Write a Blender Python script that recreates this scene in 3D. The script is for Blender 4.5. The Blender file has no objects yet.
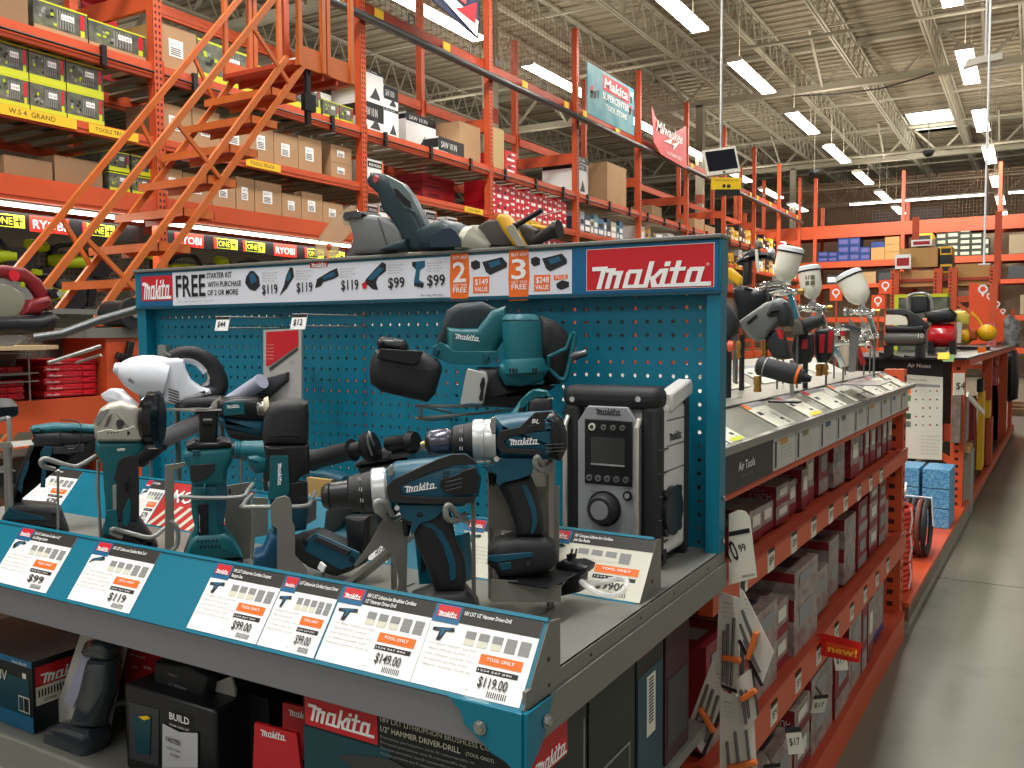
import bpy, bmesh, math, random
from mathutils import Vector, Matrix, Euler
random.seed(7)
SC = bpy.context.scene
COL = SC.collection
PI = math.pi
V = Vector

# ------------------------------------------------------------------ camera
F_PX = 884.0
EYE = V((0.0, 0.0, 1.31))
_vx = V((-995 - 512, -(341 - 384), -F_PX)); _vy = V((1032 - 512, -(331 - 384), -F_PX))
AX = (-_vx).normalized(); AY = _vy.normalized(); AY = (AY - AX * AX.dot(AY)).normalized(); AZ = AX.cross(AY)
# rows = world axes written in camera coordinates -> world = ROT @ cam
ROT = Matrix((AX, AY, AZ))
def ray(u, v):
    d = ROT @ V((u - 512, -(v - 384), -F_PX)); return d
def PX(u, v, x):
    d = ray(u, v); return EYE + d * ((x - EYE.x) / d.x)
def PY(u, v, y):
    d = ray(u, v); return EYE + d * ((y - EYE.y) / d.y)
def PZ(u, v, z):
    d = ray(u, v); return EYE + d * ((z - EYE.z) / d.z)

cam_d = bpy.data.cameras.new('camera'); cam = bpy.data.objects.new('camera', cam_d); COL.objects.link(cam)
cam.matrix_world = Matrix.Translation(EYE) @ ROT.to_4x4()
cam_d.sensor_width = 36.0; cam_d.sensor_fit = 'HORIZONTAL'; cam_d.lens = 36.0 * F_PX / 1024.0
cam_d.clip_start = 0.05; cam_d.clip_end = 300
SC.camera = cam

# ------------------------------------------------------------------ materials
MATS = {}
def mat(name, col, rough=0.5, metal=0.0, var=0.0, vscale=8.0, bump=0.0, bscale=60.0, emit=0.0, trans=0.0, alpha=1.0, coat=0.0, spec=0.5, vcol=None, ior=1.45):
    if name in MATS: return MATS[name]
    m = bpy.data.materials.new(name); m.use_nodes = True
    nt = m.node_tree; b = nt.nodes['Principled BSDF']
    c = (col[0], col[1], col[2], 1)
    b.inputs['Base Color'].default_value = c
    b.inputs['Roughness'].default_value = rough
    b.inputs['Metallic'].default_value = metal
    b.inputs['Specular IOR Level'].default_value = spec
    b.inputs['IOR'].default_value = ior
    b.inputs['Coat Weight'].default_value = coat
    if emit: 
        b.inputs['Emission Color'].default_value = c; b.inputs['Emission Strength'].default_value = emit
    if trans: b.inputs['Transmission Weight'].default_value = trans
    if alpha < 1: b.inputs['Alpha'].default_value = alpha
    if var or bump:
        tc = nt.nodes.new('ShaderNodeTexCoord')
    if var:
        n = nt.nodes.new('ShaderNodeTexNoise'); n.inputs['Scale'].default_value = vscale; n.inputs['Detail'].default_value = 5
        nt.links.new(tc.outputs['Object'], n.inputs['Vector'])
        r = nt.nodes.new('ShaderNodeValToRGB'); r.color_ramp.elements[0].position = .3; r.color_ramp.elements[1].position = .7
        d = vcol or tuple(x * (1 - var) for x in col)
        r.color_ramp.elements[0].color = (d[0], d[1], d[2], 1); r.color_ramp.elements[1].color = c
        nt.links.new(n.outputs['Fac'], r.inputs['Fac']); nt.links.new(r.outputs['Color'], b.inputs['Base Color'])
    if bump:
        n2 = nt.nodes.new('ShaderNodeTexNoise'); n2.inputs['Scale'].default_value = bscale
        nt.links.new(tc.outputs['Object'], n2.inputs['Vector'])
        bp = nt.nodes.new('ShaderNodeBump'); bp.inputs['Strength'].default_value = bump; bp.inputs['Distance'].default_value = 0.01
        nt.links.new(n2.outputs['Fac'], bp.inputs['Height']); nt.links.new(bp.outputs['Normal'], b.inputs['Normal'])
    MATS[name] = m
    return m
def srgb(r, g, b):
    f = lambda x: (x / 255 / 12.92) if x <= 10 else ((x / 255 + .055) / 1.055) ** 2.4
    return (f(r), f(g), f(b))

# ------------------------------------------------------------------ mesh builder
_tcache = {}
def text_geo(s, res=2, bold=0.0):
    k = (s, res, bold)
    if k in _tcache: return _tcache[k]
    cu = bpy.data.curves.new('t', 'FONT'); cu.body = s; cu.resolution_u = res; cu.fill_mode = 'FRONT'; cu.offset = bold
    ob = bpy.data.objects.new('t', cu)
    me = bpy.data.meshes.new_from_object(ob)
    vs = [v.co.copy() for v in me.vertices]; fs = [tuple(p.vertices) for p in me.polygons]
    bpy.data.objects.remove(ob); bpy.data.curves.remove(cu); bpy.data.meshes.remove(me)
    if vs:
        x0 = min(v.x for v in vs); x1 = max(v.x for v in vs)
        y0 = min(v.y for v in vs); y1 = max(v.y for v in vs)
    else: x0 = x1 = y0 = y1 = 0
    _tcache[k] = (vs, fs, x0, x1, y0, y1)
    return _tcache[k]

def frame(o, x, y):
    """matrix with origin o, x axis x, y axis ~y"""
    x = V(x).normalized(); y = V(y); y = (y - x * x.dot(y)).normalized(); z = x.cross(y)
    m = Matrix((x, y, z)).transposed().to_4x4(); m.translation = V(o)
    return m

class MB:
    def __init__(s):
        s.v = []; s.f = []; s.mi = []; s.mats = []; s.T = Matrix()
    def _m(s, m):
        if m not in s.mats: s.mats.append(m)
        return s.mats.index(m)
    def add(s, vs, fs, m):
        o = len(s.v); k = s._m(m); T = s.T
        s.v += [T @ V(p) for p in vs]
        for f in fs: s.f.append(tuple(i + o for i in f)); s.mi.append(k)
        return s
    def box(s, a, b, m):
        x0, y0, z0 = (min(a[i], b[i]) for i in range(3)); x1, y1, z1 = (max(a[i], b[i]) for i in range(3))
        s.add([(x0,y0,z0),(x1,y0,z0),(x1,y1,z0),(x0,y1,z0),(x0,y0,z1),(x1,y0,z1),(x1,y1,z1),(x0,y1,z1)],
              [(3,2,1,0),(4,5,6,7),(0,1,5,4),(1,2,6,5),(2,3,7,6),(3,0,4,7)], m); return s
    def obox(s, M, sx, sy, sz, m):
        T = s.T; s.T = T @ M; s.box((-sx/2,-sy/2,-sz/2),(sx/2,sy/2,sz/2), m); s.T = T; return s
    def bar(s, p, q, w, h, m, up=(0,0,1)):
        """rectangular bar from p to q, width w (sideways), height h (along up)"""
        p = V(p); q = V(q); x = (q - p); L = x.length; x.normalize(); up = V(up)
        if abs(x.dot(up)) > .98: up = V((0,1,0))
        y = (up - x * up.dot(x)).normalized(); z = y.cross(x)
        M = Matrix((x, z, y)).transposed().to_4x4(); M.translation = (p + q) / 2
        return s.obox(M, L, w, h, m)
    def rev(s, p, q, prof, m, n=20, caps=True, ph=0.0):
        """lathe: prof = [(t along p->q in metres or fraction, radius)]; t is a fraction"""
        p = V(p); q = V(q); d = q - p; x = d.normalized()
        a = V((0,0,1)) if abs(x.z) < .9 else V((0,1,0))
        y = x.cross(a).normalized(); z = x.cross(y)
        vs = []; fs = []
        for t, r in prof:
            c = p + d * t
            for i in range(n):
                an = 2*PI*i/n + ph
                vs.append(c + y*(r*math.cos(an)) + z*(r*math.sin(an)))
        for j in range(len(prof)-1):
            for i in range(n):
                i2 = (i+1) % n
                fs.append((j*n+i, j*n+i2, (j+1)*n+i2, (j+1)*n+i))
        if caps:
            fs.append(tuple(reversed(range(n)))); fs.append(tuple((len(prof)-1)*n+i for i in range(n)))
        return s.add(vs, fs, m)
    def cyl(s, p, q, r, m, r2=None, n=14, caps=True):
        return s.rev(p, q, [(0, r), (1, r if r2 is None else r2)], m, n, caps)
    def tube(s, pts, r, m, n=8, closed=False):
        pts = [V(p) for p in pts]; k = len(pts); vs = []; fs = []
        rs = r if isinstance(r, (list, tuple)) else [r]*k
        t0 = (pts[1]-pts[0]).normalized()
        a = V((0,0,1)) if abs(t0.z) < .9 else V((1,0,0))
        nrm = (a - t0*a.dot(t0)).normalized()
        for i, p in enumerate(pts):
            if closed: t = (pts[(i+1)%k]-pts[i-1]).normalized()
            elif i == 0: t = t0
            elif i == k-1: t = (pts[i]-pts[i-1]).normalized()
            else: t = ((pts[i+1]-p).normalized() + (p-pts[i-1]).normalized()).normalized()
            nrm = (nrm - t*nrm.dot(t)); nrm = nrm.normalized() if nrm.length > 1e-6 else t.orthogonal().normalized()
            b = t.cross(nrm)
            for j in range(n):
                an = 2*PI*j/n; vs.append(p + nrm*(rs[i]*math.cos(an)) + b*(rs[i]*math.sin(an)))
        for i in range(k if closed else k-1):
            i2 = (i+1) % k
            for j in range(n):
                j2 = (j+1)%n; fs.append((i*n+j, i*n+j2, i2*n+j2, i2*n+j))
        if not closed: fs.append(tuple(reversed(range(n)))); fs.append(tuple((k-1)*n+j for j in range(n)))
        return s.add(vs, fs, m)
    def curve(s, pts, r, m, n=8, sub=6):
        return s.tube(smooth_path(pts, sub), r, m, n)
    def prism(s, pts, d, m, back=None):
        """pts 3d coplanar; d = half thickness (vector) to each side"""
        pts = [V(p) for p in pts]; d = V(d); k = len(pts)
        # newell normal, make the front cap face along +d
        nn = V((0,0,0))
        for i in range(k):
            a = pts[i]; b = pts[(i+1)%k]; nn += a.cross(b)
        if nn.dot(d) < 0: pts.reverse()
        b = back if back is not None else -d
        vs = [p + d for p in pts] + [p + b for p in pts]
        fs = [tuple(range(k)), tuple(reversed(range(k, 2*k)))]
        for i in range(k):
            j = (i+1)%k; fs.append((i, i+k, j+k, j))
        return s.add(vs, fs, m)
    def pil(s, pts, d, m, ins=0.35, steps=3):
        """pillow prism: outline shrinks toward its local inside at the two faces -> rounded section"""
        pts = [V(p) for p in pts]; d = V(d); k = len(pts); dn = d.normalized()
        nn = V((0,0,0))
        for i in range(k): nn += pts[i].cross(pts[(i+1)%k])
        if nn.dot(d) < 0: pts.reverse()
        inn = []
        for i in range(k):
            e1 = (pts[i]-pts[i-1]).normalized(); e2 = (pts[(i+1)%k]-pts[i]).normalized()
            n1 = dn.cross(e1); n2 = dn.cross(e2); b = n1 + n2
            l = max(b.length, .35); b = b/l; c = max(.5, b.dot(n1)) if b.length else 1
            inn.append(b / c)
        D = d.length; r = D*ins
        layers = []
        for j in range(steps+1):
            a = PI/2*j/steps
            layers.append((r*(1-math.sin(a)) , -D + r*(1-math.cos(a)) if False else 0))
        prof = []
        for j in range(steps+1):
            a = PI/2*j/steps
            prof.append((r*(1-math.sin(a)), D - r*(1-math.cos(a)) ))
        # prof[0] : inset r at depth D ; prof[-1]: inset 0 at depth D-r
        seq = [(i_, z) for i_, z in prof] + [(i_, -z) for i_, z in reversed(prof)]
        vs = []
        for i_, z in seq: vs += [p + q*i_ + dn*z for p, q in zip(pts, inn)]
        L = len(seq); fs = [tuple(range(k)), tuple(reversed(range((L-1)*k, L*k)))]
        for l in range(L-1):
            for i in range(k):
                j = (i+1)%k; fs.append((l*k+i, (l+1)*k+i, (l+1)*k+j, l*k+j))
        return s.add(vs, fs, m)
    def ell(s, c, rx, ry, rz, m, R=None, n=20, k=12, t0=0.0, t1=1.0):
        c = V(c); R = R or Matrix.Identity(3); vs = []; fs = []
        for j in range(k+1):
            th = PI*(t0+(t1-t0)*j/k)
            for i in range(n):
                ph = 2*PI*i/n
                vs.append(c + R @ V((rx*math.sin(th)*math.cos(ph), ry*math.sin(th)*math.sin(ph), rz*math.cos(th))))
        for j in range(k):
            for i in range(n):
                i2=(i+1)%n; fs.append((j*n+i, (j+1)*n+i, (j+1)*n+i2, j*n+i2))
        return s.add(vs, fs, m)
    def quad(s, a, b, c, d, m): return s.add([a,b,c,d],[(0,1,2,3)], m)
    def text(s, t, o, x, y, h, m, shear=0.0, bold=0.0, align='l', w=None, lift=0.0008, res=2):
        """cap height h; if w is given the line is fitted to width w"""
        bold = min(bold, .014)
        vs, fs, x0, x1, y0, y1 = text_geo(t, res, bold)
        if not vs: return s
        x = V(x).normalized(); y = V(y); y = (y - x*x.dot(y)).normalized(); nz = x.cross(y)
        _, _, _, _, cy0, cy1 = text_geo('H', res, bold)
        sy = h/(cy1-cy0); sx = sy if w is None else w/(x1-x0)
        off = {'l': x0, 'c': (x0+x1)/2, 'r': x1}[align]
        out = [V(o) + x*((p.x-off)*sx + p.y*sy*shear) + y*(p.y*sy) + nz*lift for p in vs]
        return s.add(out, fs, m)
    def build(s, name, parent=None, bev=0.0, seg=2, ang=35, root=None, smooth=True, solid=0.0):
        base = V((0,0,0))
        if parent is not None: base = V(parent['_w']) if False else WB[parent.name]
        elif s.v:
            xs=[p.x for p in s.v]; ys=[p.y for p in s.v]; zs=[p.z for p in s.v]
            base = V(((min(xs)+max(xs))/2, (min(ys)+max(ys))/2, min(zs)))
        me = bpy.data.meshes.new(name)
        me.from_pydata([tuple(p - base) for p in s.v], [], s.f)
        for m in s.mats: me.materials.append(m)
        me.polygons.foreach_set('material_index', s.mi)
        if smooth:
            me.polygons.foreach_set('use_smooth', [True]*len(me.polygons))
            me.set_sharp_from_angle(angle=math.radians(ang))
        me.update()
        ob = bpy.data.objects.new(name, me); COL.objects.link(ob)
        if parent is not None: ob.parent = parent
        else: ob.location = base
        WB[ob.name] = base
        if bev:
            b = ob.modifiers.new('bevel', 'BEVEL'); b.width = bev; b.segments = seg; b.limit_method = 'ANGLE'; b.angle_limit = math.radians(38)
            b.use_clamp_overlap = True
        return ob
WB = {}
def smooth_path(pts, sub=6, closed=False):
    pts = [V(p) for p in pts]; out = []; n = len(pts)
    rng = range(n) if closed else range(n-1)
    for i in rng:
        if closed: p0,p1,p2,p3 = pts[i-1],pts[i],pts[(i+1)%n],pts[(i+2)%n]
        else: p0,p1,p2,p3 = pts[max(i-1,0)],pts[i],pts[i+1],pts[min(i+2,n-1)]
        for k in range(sub):
            t = k/sub
            out.append(0.5*((2*p1)+(p2-p0)*t+(2*p0-5*p1+4*p2-p3)*t*t+(3*p1-p0-3*p2+p3)*t**3))
    if not closed: out.append(pts[-1])
    return out
def tag(o, label=None, cat=None, group=None, kind=None):
    if label: o['label'] = label
    if cat: o['category'] = cat
    if group: o['group'] = group
    if kind: o['kind'] = kind
    return o
def thing(name, label, cat, loc, group=None):
    o = bpy.data.objects.new(name, None); COL.objects.link(o); o.location = V(loc); o.empty_display_size = .05
    WB[o.name] = V(loc)
    return tag(o, label, cat, group)
def clone(root, loc, rz=0.0, label=None, group=None):
    r = root.copy(); COL.objects.link(r); r.location = V(loc); r.rotation_euler = (0, 0, rz)
    WB[r.name] = V(loc)
    for ch in list(root.children):
        c = ch.copy(); COL.objects.link(c); c.parent = r; WB[c.name] = V(loc)
        for g in list(ch.children):
            d = g.copy(); COL.objects.link(d); d.parent = c; WB[d.name] = V(loc)
    if label: r['label'] = label
    if group: r['group'] = group
    return r
def struct(name, mb, label=None, **k):
    o = mb.build(name, **k); return tag(o, label, None, None, 'structure')
ORD = ['first','second','third','fourth','fifth','sixth','seventh','eighth','ninth','tenth','eleventh','twelfth','thirteenth','fourteenth','fifteenth','sixteenth','seventeenth','eighteenth','nineteenth','twentieth','twenty-first','twenty-second','twenty-third','twenty-fourth','twenty-fifth','twenty-sixth']

# palette (linear)
TEAL   = mat('teal_paint', srgb(0, 112, 138), .38, coat=.1)
TEALB  = mat('teal_plastic', srgb(14, 98, 110), .42, bump=.05, bscale=300)
TEALD  = mat('deep_teal_plastic', srgb(18, 72, 92), .45, bump=.05, bscale=300)
BLK    = mat('black_rubber', srgb(34, 35, 38), .55, bump=.08, bscale=400)
BLKS   = mat('black_plastic', srgb(24, 25, 28), .35)
CHAR   = mat('charcoal_plastic', srgb(58, 60, 64), .5)
STEEL  = mat('brushed_steel', srgb(175, 175, 172), .3, metal=.9)
STEELD = mat('dark_steel', srgb(110, 112, 114), .4, metal=.8)
ALU    = mat('cast_aluminium', srgb(190, 188, 176), .45, metal=.55, var=.1, vscale=30)
CHROME = mat('chrome', srgb(225, 225, 225), .1, metal=1.0)
GREYP  = mat('grey_shelf_paint', srgb(118, 118, 112), .42, var=.06, vscale=5)
GREYW  = mat('grey_wire', srgb(150, 152, 150), .4, metal=.4)
WHITE  = mat('white_plastic', srgb(225, 228, 230), .35)
PAPER  = mat('white_card', srgb(243, 243, 243), .5)
PAPERS = mat('cream_card', srgb(215, 213, 196), .6)
INK    = mat('black_ink', srgb(26, 26, 28), .5)
INKG   = mat('grey_ink', srgb(140, 140, 140), .6)
REDM   = mat('logo_red', srgb(200, 30, 42), .4)
BLUEM  = mat('logo_blue', srgb(20, 95, 140), .4)
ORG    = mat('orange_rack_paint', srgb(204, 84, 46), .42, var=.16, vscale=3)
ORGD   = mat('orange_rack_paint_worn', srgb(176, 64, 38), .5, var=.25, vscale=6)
ORGL   = mat('orange_ladder_paint', srgb(204, 108, 50), .4, var=.15, vscale=5)
ORGT   = mat('orange_tag', srgb(240, 112, 34), .5)
YTAG   = mat('yellow_tag', srgb(240, 200, 30), .5)
LIME   = mat('lime_card', srgb(196, 204, 44), .5)
LIMEP  = mat('lime_plastic', srgb(176, 196, 20), .4)
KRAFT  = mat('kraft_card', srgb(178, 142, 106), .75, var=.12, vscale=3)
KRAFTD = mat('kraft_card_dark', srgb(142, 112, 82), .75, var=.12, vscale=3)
DGREY  = mat('dark_print', srgb(58, 62, 60), .5, var=.35, vscale=14, vcol=srgb(112, 118, 96))
REDC   = mat('red_card', srgb(168, 26, 38), .4, var=.1, vscale=6)
REDB   = mat('bright_red_card', srgb(206, 28, 46), .4)
CLEAR  = mat('clear_plastic', (.95,.95,.95), .08, trans=1.0, ior=1.1, alpha=.35)
HOLE   = mat('punched_hole_dark', srgb(60, 18, 10), .8)
# ================================================================== SETTING
def concrete():
    m = bpy.data.materials.new('polished_concrete'); m.use_nodes = True; nt = m.node_tree; b = nt.nodes['Principled BSDF']
    tc = nt.nodes.new('ShaderNodeTexCoord')
    n = nt.nodes.new('ShaderNodeTexNoise'); n.inputs['Scale'].default_value = .9; n.inputs['Detail'].default_value = 9; n.inputs['Roughness'].default_value = .62
    nt.links.new(tc.outputs['Object'], n.inputs['Vector'])
    r = nt.nodes.new('ShaderNodeValToRGB'); e = r.color_ramp.elements
    e[0].position = .25; e[0].color = (*srgb(92, 92, 79), 1); e[1].position = .8; e[1].color = (*srgb(120, 119, 104), 1)
    nt.links.new(n.outputs['Fac'], r.inputs['Fac'])
    # dark scuffs and spots
    n3 = nt.nodes.new('ShaderNodeTexNoise'); n3.inputs['Scale'].default_value = 5.5; n3.inputs['Detail'].default_value = 6
    nt.links.new(tc.outputs['Object'], n3.inputs['Vector'])
    r3 = nt.nodes.new('ShaderNodeValToRGB'); r3.color_ramp.elements[0].position = .28; r3.color_ramp.elements[0].color = (.8,.8,.77,1); r3.color_ramp.elements[1].position = .42; r3.color_ramp.elements[1].color = (1,1,1,1)
    nt.links.new(n3.outputs['Fac'], r3.inputs['Fac'])
    mx = nt.nodes.new('ShaderNodeMix'); mx.data_type = 'RGBA'; mx.blend_type = 'MULTIPLY'; mx.inputs[0].default_value = 1
    nt.links.new(r.outputs['Color'], mx.inputs[6]); nt.links.new(r3.outputs['Color'], mx.inputs[7])
    nt.links.new(mx.outputs[2], b.inputs['Base Color'])
    b.inputs['Roughness'].default_value = .38
    bp = nt.nodes.new('ShaderNodeBump'); bp.inputs['Strength'].default_value = .06; nt.links.new(n.outputs['Fac'], bp.inputs['Height']); nt.links.new(bp.outputs['Normal'], b.inputs['Normal'])
    return m
FLOOR = concrete()
fl = MB(); fl.box((-30, -6, -.1), (9, 52, 0), FLOOR)
for yy in (3.17, 9.2, 15.2, 21.3, 33.0):                       # saw-cut joints
    pass
struct('floor', fl)
JOINT = mat('floor_joint', srgb(70, 70, 60), .7)
j = MB()
for yy in (-1.0, 5.15, 11.3, 17.4, 23.6): j.box((-2.0, yy, 0), (9, yy+.006, .0012), JOINT)
for xx in (2.2,): j.box((xx, -6, 0), (xx+.006, 40, .0012), JOINT)
struct('trim_1', j)

CEILM = mat('ceiling_deck', srgb(158, 146, 124), .7)
def deck_mat():
    m = CEILM; nt = m.node_tree; b = nt.nodes['Principled BSDF']
    tc = nt.nodes.new('ShaderNodeTexCoord'); w = nt.nodes.new('ShaderNodeTexWave'); w.bands_direction = 'Y'; w.inputs['Scale'].default_value = 1.1; w.wave_profile = 'SIN'
    nt.links.new(tc.outputs['Object'], w.inputs['Vector'])
    bp = nt.nodes.new('ShaderNodeBump'); bp.inputs['Strength'].default_value = 1.0; bp.inputs['Distance'].default_value = .1
    nt.links.new(w.outputs['Fac'], bp.inputs['Height']); nt.links.new(bp.outputs['Normal'], b.inputs['Normal'])
deck_mat()
TRUSS = mat('truss_paint', srgb(176, 168, 148), .6, var=.1, vscale=2)
WALLM = mat('store_wall', srgb(150, 140, 122), .8, var=.1, vscale=.4)
CZ = 8.75
# ceiling with two skylight openings
sky = [(-3.95, -2.55, 33.4, 36.8), (-3.6, -1.2, 45.0, 47.5)]
c = MB()
xs = [-16, -3.95, -2.55, 9]; 
c.box((-30, -6, CZ), (9, 33.4, CZ+.1), CEILM); c.box((-30, 33.4, CZ), (-3.95, 36.8, CZ+.1), CEILM); c.box((-2.55, 33.4, CZ), (9, 36.8, CZ+.1), CEILM)
c.box((-30, 36.8, CZ), (9, 52, CZ+.1), CEILM)
# ribs of the corrugated deck
for k in range(0, 150):
    yy = -4 + k*.38
    if 33.2 < yy < 36.9: 
        c.box((-30, yy, CZ-.045), (-3.95, yy+.09, CZ), CEILM); c.box((-2.55, yy, CZ-.045), (9, yy+.09, CZ), CEILM)
    else: c.box((-30, yy, CZ-.045), (9, yy+.09, CZ), CEILM)
struct('ceiling', c)
SKYM = mat('skylight_diffuser', (1, .99, .95), .5, emit=5.0)
s_ = MB(); s_.box((-3.95, 33.4, CZ+.35), (-2.55, 36.8, CZ+.37), SKYM)
WELL = mat('skylight_well', srgb(235, 232, 222), .5)
for a, b in (((-3.97, 33.38, CZ), (-3.94, 36.82, CZ+.4)), ((-2.56, 33.38, CZ), (-2.53, 36.82, CZ+.4)), ((-3.97, 33.37, CZ), (-2.53, 33.4, CZ+.4)), ((-3.97, 36.8, CZ), (-2.53, 36.83, CZ+.4))): s_.box(a, b, WELL)
struct('window_1', s_)
w = MB(); w.box((-30, 50, 0), (9, 50.2, CZ), WALLM); struct('wall_back', w)
w = MB(); w.box((-30, -6, 0), (-29.8, 50, CZ), WALLM); struct('wall_left', w)
# joists (open web) along y
for n, x in enumerate((-15.1, -11.35, -9.5, -7.6, -5.72, -4.05, -2.2, -.35, 1.5, 3.4)):
    t = MB()
    for a, b in ((2, 13.1), (13.1, 24.2), (24.2, 35.3), (35.3, 46.5)):
        for dx in (-.035, .035):
            t.box((x+dx-.022, a, 7.92), (x+dx+.022, b, 7.97), TRUSS)
            t.box((x+dx-.022, a, 8.62), (x+dx+.022, b, 8.68), TRUSS)
        m = 16; st = (b-a)/m
        for i in range(m):
            y0 = a + i*st
            t.bar((x, y0, 8.64), (x, y0+st/2, 7.95), .028, .028, TRUSS); t.bar((x, y0+st/2, 7.95), (x, y0+st, 8.64), .028, .028, TRUSS)
    struct('trim_%d' % (n+2), t)
# girders across
for n, y in enumerate((13.1, 24.2, 35.3, 46.5)):
    t = MB()
    t.box((-30, y-.1, 7.55), (9, y+.1, 7.72), TRUSS); t.box((-30, y-.1, 8.6), (9, y+.1, 8.72), TRUSS)
    for i in range(21):
        x0 = -29.8 + i*1.85
        t.bar((x0, y, 8.62), (x0+.925, y, 7.66), .07, .07, TRUSS); t.bar((x0+.925, y, 7.66), (x0+1.85, y, 8.62), .07, .07, TRUSS)
        if i % 2: t.bar((x0+.925, y, 7.6), (x0+.925, y-1.7, 8.6), .06, .06, TRUSS)
    struct('trim_%d' % (n+12), t)
# bridging between joists, sprinkler pipe, conduit
t = MB()
for y in (6, 9.6, 16.8, 20.5, 27.8, 31.6, 39, 42.8): t.box((-30, y-.02, 7.95), (9, y+.02, 7.99), TRUSS); 
for y0 in (17, 28, 39):
    for x0 in (-9.5, -5.72, -2.2): t.bar((x0, y0, 8.6), (x0+1.85, y0, 7.97), .03, .03, TRUSS)
t.cyl((-16, 19.4, 7.45), (9, 19.4, 7.45), .04, TRUSS); t.cyl((-16, 33.0, 7.4), (9, 33.0, 7.4), .05, TRUSS); t.cyl((-16, 39.8, 7.4), (9, 39.8, 7.4), .05, TRUSS)
t.tube([(-5.6, 24.1, 7.5), (-4.6, 24, 7.38), (-3.4, 24, 7.36), (-2.6, 24.05, 7.5), (-2.2, 24.1, 7.6)], .02, mat('dark_cable', srgb(70, 66, 60), .6))
struct('trim_16', t)
t = MB()   # building column
for x, y in ((-8.1, 13.1), (-8.1, 24.2), (-8.1, 35.3)):
    t.box((x-.1, y-.1, 0), (x+.1, y+.1, 7.6), TRUSS)
    t.box((x-.105, y-.105, 4.9), (x+.105, y+.105, 5.15), mat('column_band', srgb(170, 80, 60), .6))
struct('trim_17', t)

# ---------------------------------------------------------------- strip lights
LAMP = mat('lamp_tube', (1.0, .96, .86), .5, emit=11.0)
HOUS = mat('lamp_housing', srgb(226, 222, 208), .4)
def strip_proto(L, w):
    t = thing('strip_light', 'x', 'ceiling light', (0, 0, 0))
    h = MB(); h.prism([(-w/2, 0, .035), (w/2, 0, .035), (w/2*.55, 0, .1), (-w/2*.55, 0, .1)], (0, L/2, 0), HOUS)
    h.build('housing', t)
    d = MB(); d.prism([(-w/2+.012, 0, .034), (-w/2+.03, 0, 0), (w/2-.03, 0, 0), (w/2-.012, 0, .034)], (0, L/2-.02, 0), LAMP); d.build('diffuser', t)
    for yy in (-L*.35, L*.35):
        s = MB(); s.cyl((0, yy, .1), (0, yy, CZ-6.2-.07), .006, TRUSS, n=6); s.build('hanger', t)
    for yy in (-L/2, L/2):
        e = MB(); e.box((-w/2, yy-.012, .0), (w/2, yy+.012, .08), HOUS); e.build('end_cap', t)
    return t
lp = strip_proto(2.5, .3); first = True
rowdesc = {0: 'row over the ladder aisle', 1: 'row over the right aisle', 2: 'row behind the tall left racks'}
rows = [(0, -4.78, 5.0, 4.35, 9), (1, -1.15, 4.5, 4.75, 9), (2, -8.1, 3.1, 4.2, 9)]
rows[0] = (0, -4.78, 13.0-2*4.35, 4.35, 10)
rows[1] = (1, -1.15, 18.75-3*4.85, 4.85, 9)
rows[2] = (2, -8.1, 15.6-3*4.1, 4.1, 9)
for r, x, y0, dy, n in rows:
    for k in range(n):
        y = y0 + k*dy
        lab = 'glowing strip light, %s from the near end of the %s' % (ORD[k], rowdesc[r])
        if first: lp.location = (x, y, 6.2); lp['label'] = lab; lp['group'] = 'hanging strip lights'; first = False
        else: clone(lp, (x, y, 6.2), 0, lab, 'hanging strip lights')
# cross running strips at the far end
for k, (x, y, z, L, ds) in enumerate([(-4.3, 40.5, 6.75, 5.2, 'over the rear of the store behind the mesh'), (1.8, 40.5, 6.75, 5.5, 'crosswise beyond the blue cartons rack')]):
    t = thing('strip_light', 'long glowing strip light running crosswise %s' % ds, 'ceiling light', (x, y, z), 'crosswise strip lights')
    h = MB(); h.box((x-L/2, y-.12, z+.05), (x+L/2, y+.12, z+.12), HOUS); h.build('housing', t)
    h = MB(); h.box((x-L/2+.02, y-.1, z), (x+L/2-.02, y+.1, z+.05), LAMP); h.build('diffuser', t)
    for q in (-.4, .4): h = MB(); h.cyl((x+L*q, y, z+.12), (x+L*q, y, CZ), .008, TRUSS, n=6); h.build('hanger', t)
# area lights: output of the hung fixtures, plus added fill where none hang
def area(x, y, z, sx, sy, p, rot=(0, 0, 0), col=(1, .95, .84)):
    d = bpy.data.lights.new('lamp_and_fill', 'AREA'); d.shape = 'RECTANGLE'; d.size = sx; d.size_y = sy; d.energy = p; d.color = col
    o = bpy.data.objects.new('lamp_and_fill', d); o.location = (x, y, z); o.rotation_euler = rot; COL.objects.link(o); return o
for y, p in ((-5.5, 90), (.35, 215), (4.6, 125), (9.3, 110)): area(-1.15, y, 6.15, .3, 2.5, p, col=(1, .99, .96))
for y in (-4.4, -.05, 4.3, 8.65): area(-4.78, y, 6.15, .3, 2.5, 140)
for y in (-5, 0, 5): area(2.6, y, 6.15, .3, 2.5, 60, col=(1, .98, .93))
area(-2.5, 23.5, 6, 5, .4, 420, (math.radians(50), 0, 0)); area(-13, 10, 6.1, .3, 8, 200); area(-13, 24, 6.1, .3, 8, 200)  # added fill for the rear rack and the left side, no fixtures there
for y in (14, 19, 24): area(-4.78, y, 6.15, .3, 2.5, 90); area(-1.15, y+4, 6.15, .3, 2.5, 90)
for x, y in ((-13, 8), (-13, 20), (-20, 14), (-20, 28), (-4.78, 12), (-4.78, 24), (-4.78, 34), (-1.15, 18), (-1.15, 30), (-9, 16), (-9, 30), (1.5, 24)): area(x, y, 6.4, .5, 9, 110, (PI, 0, 0))  # upward fill added to brighten the ceiling
w = bpy.data.worlds.new('world'); SC.world = w; w.use_nodes = True
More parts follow.
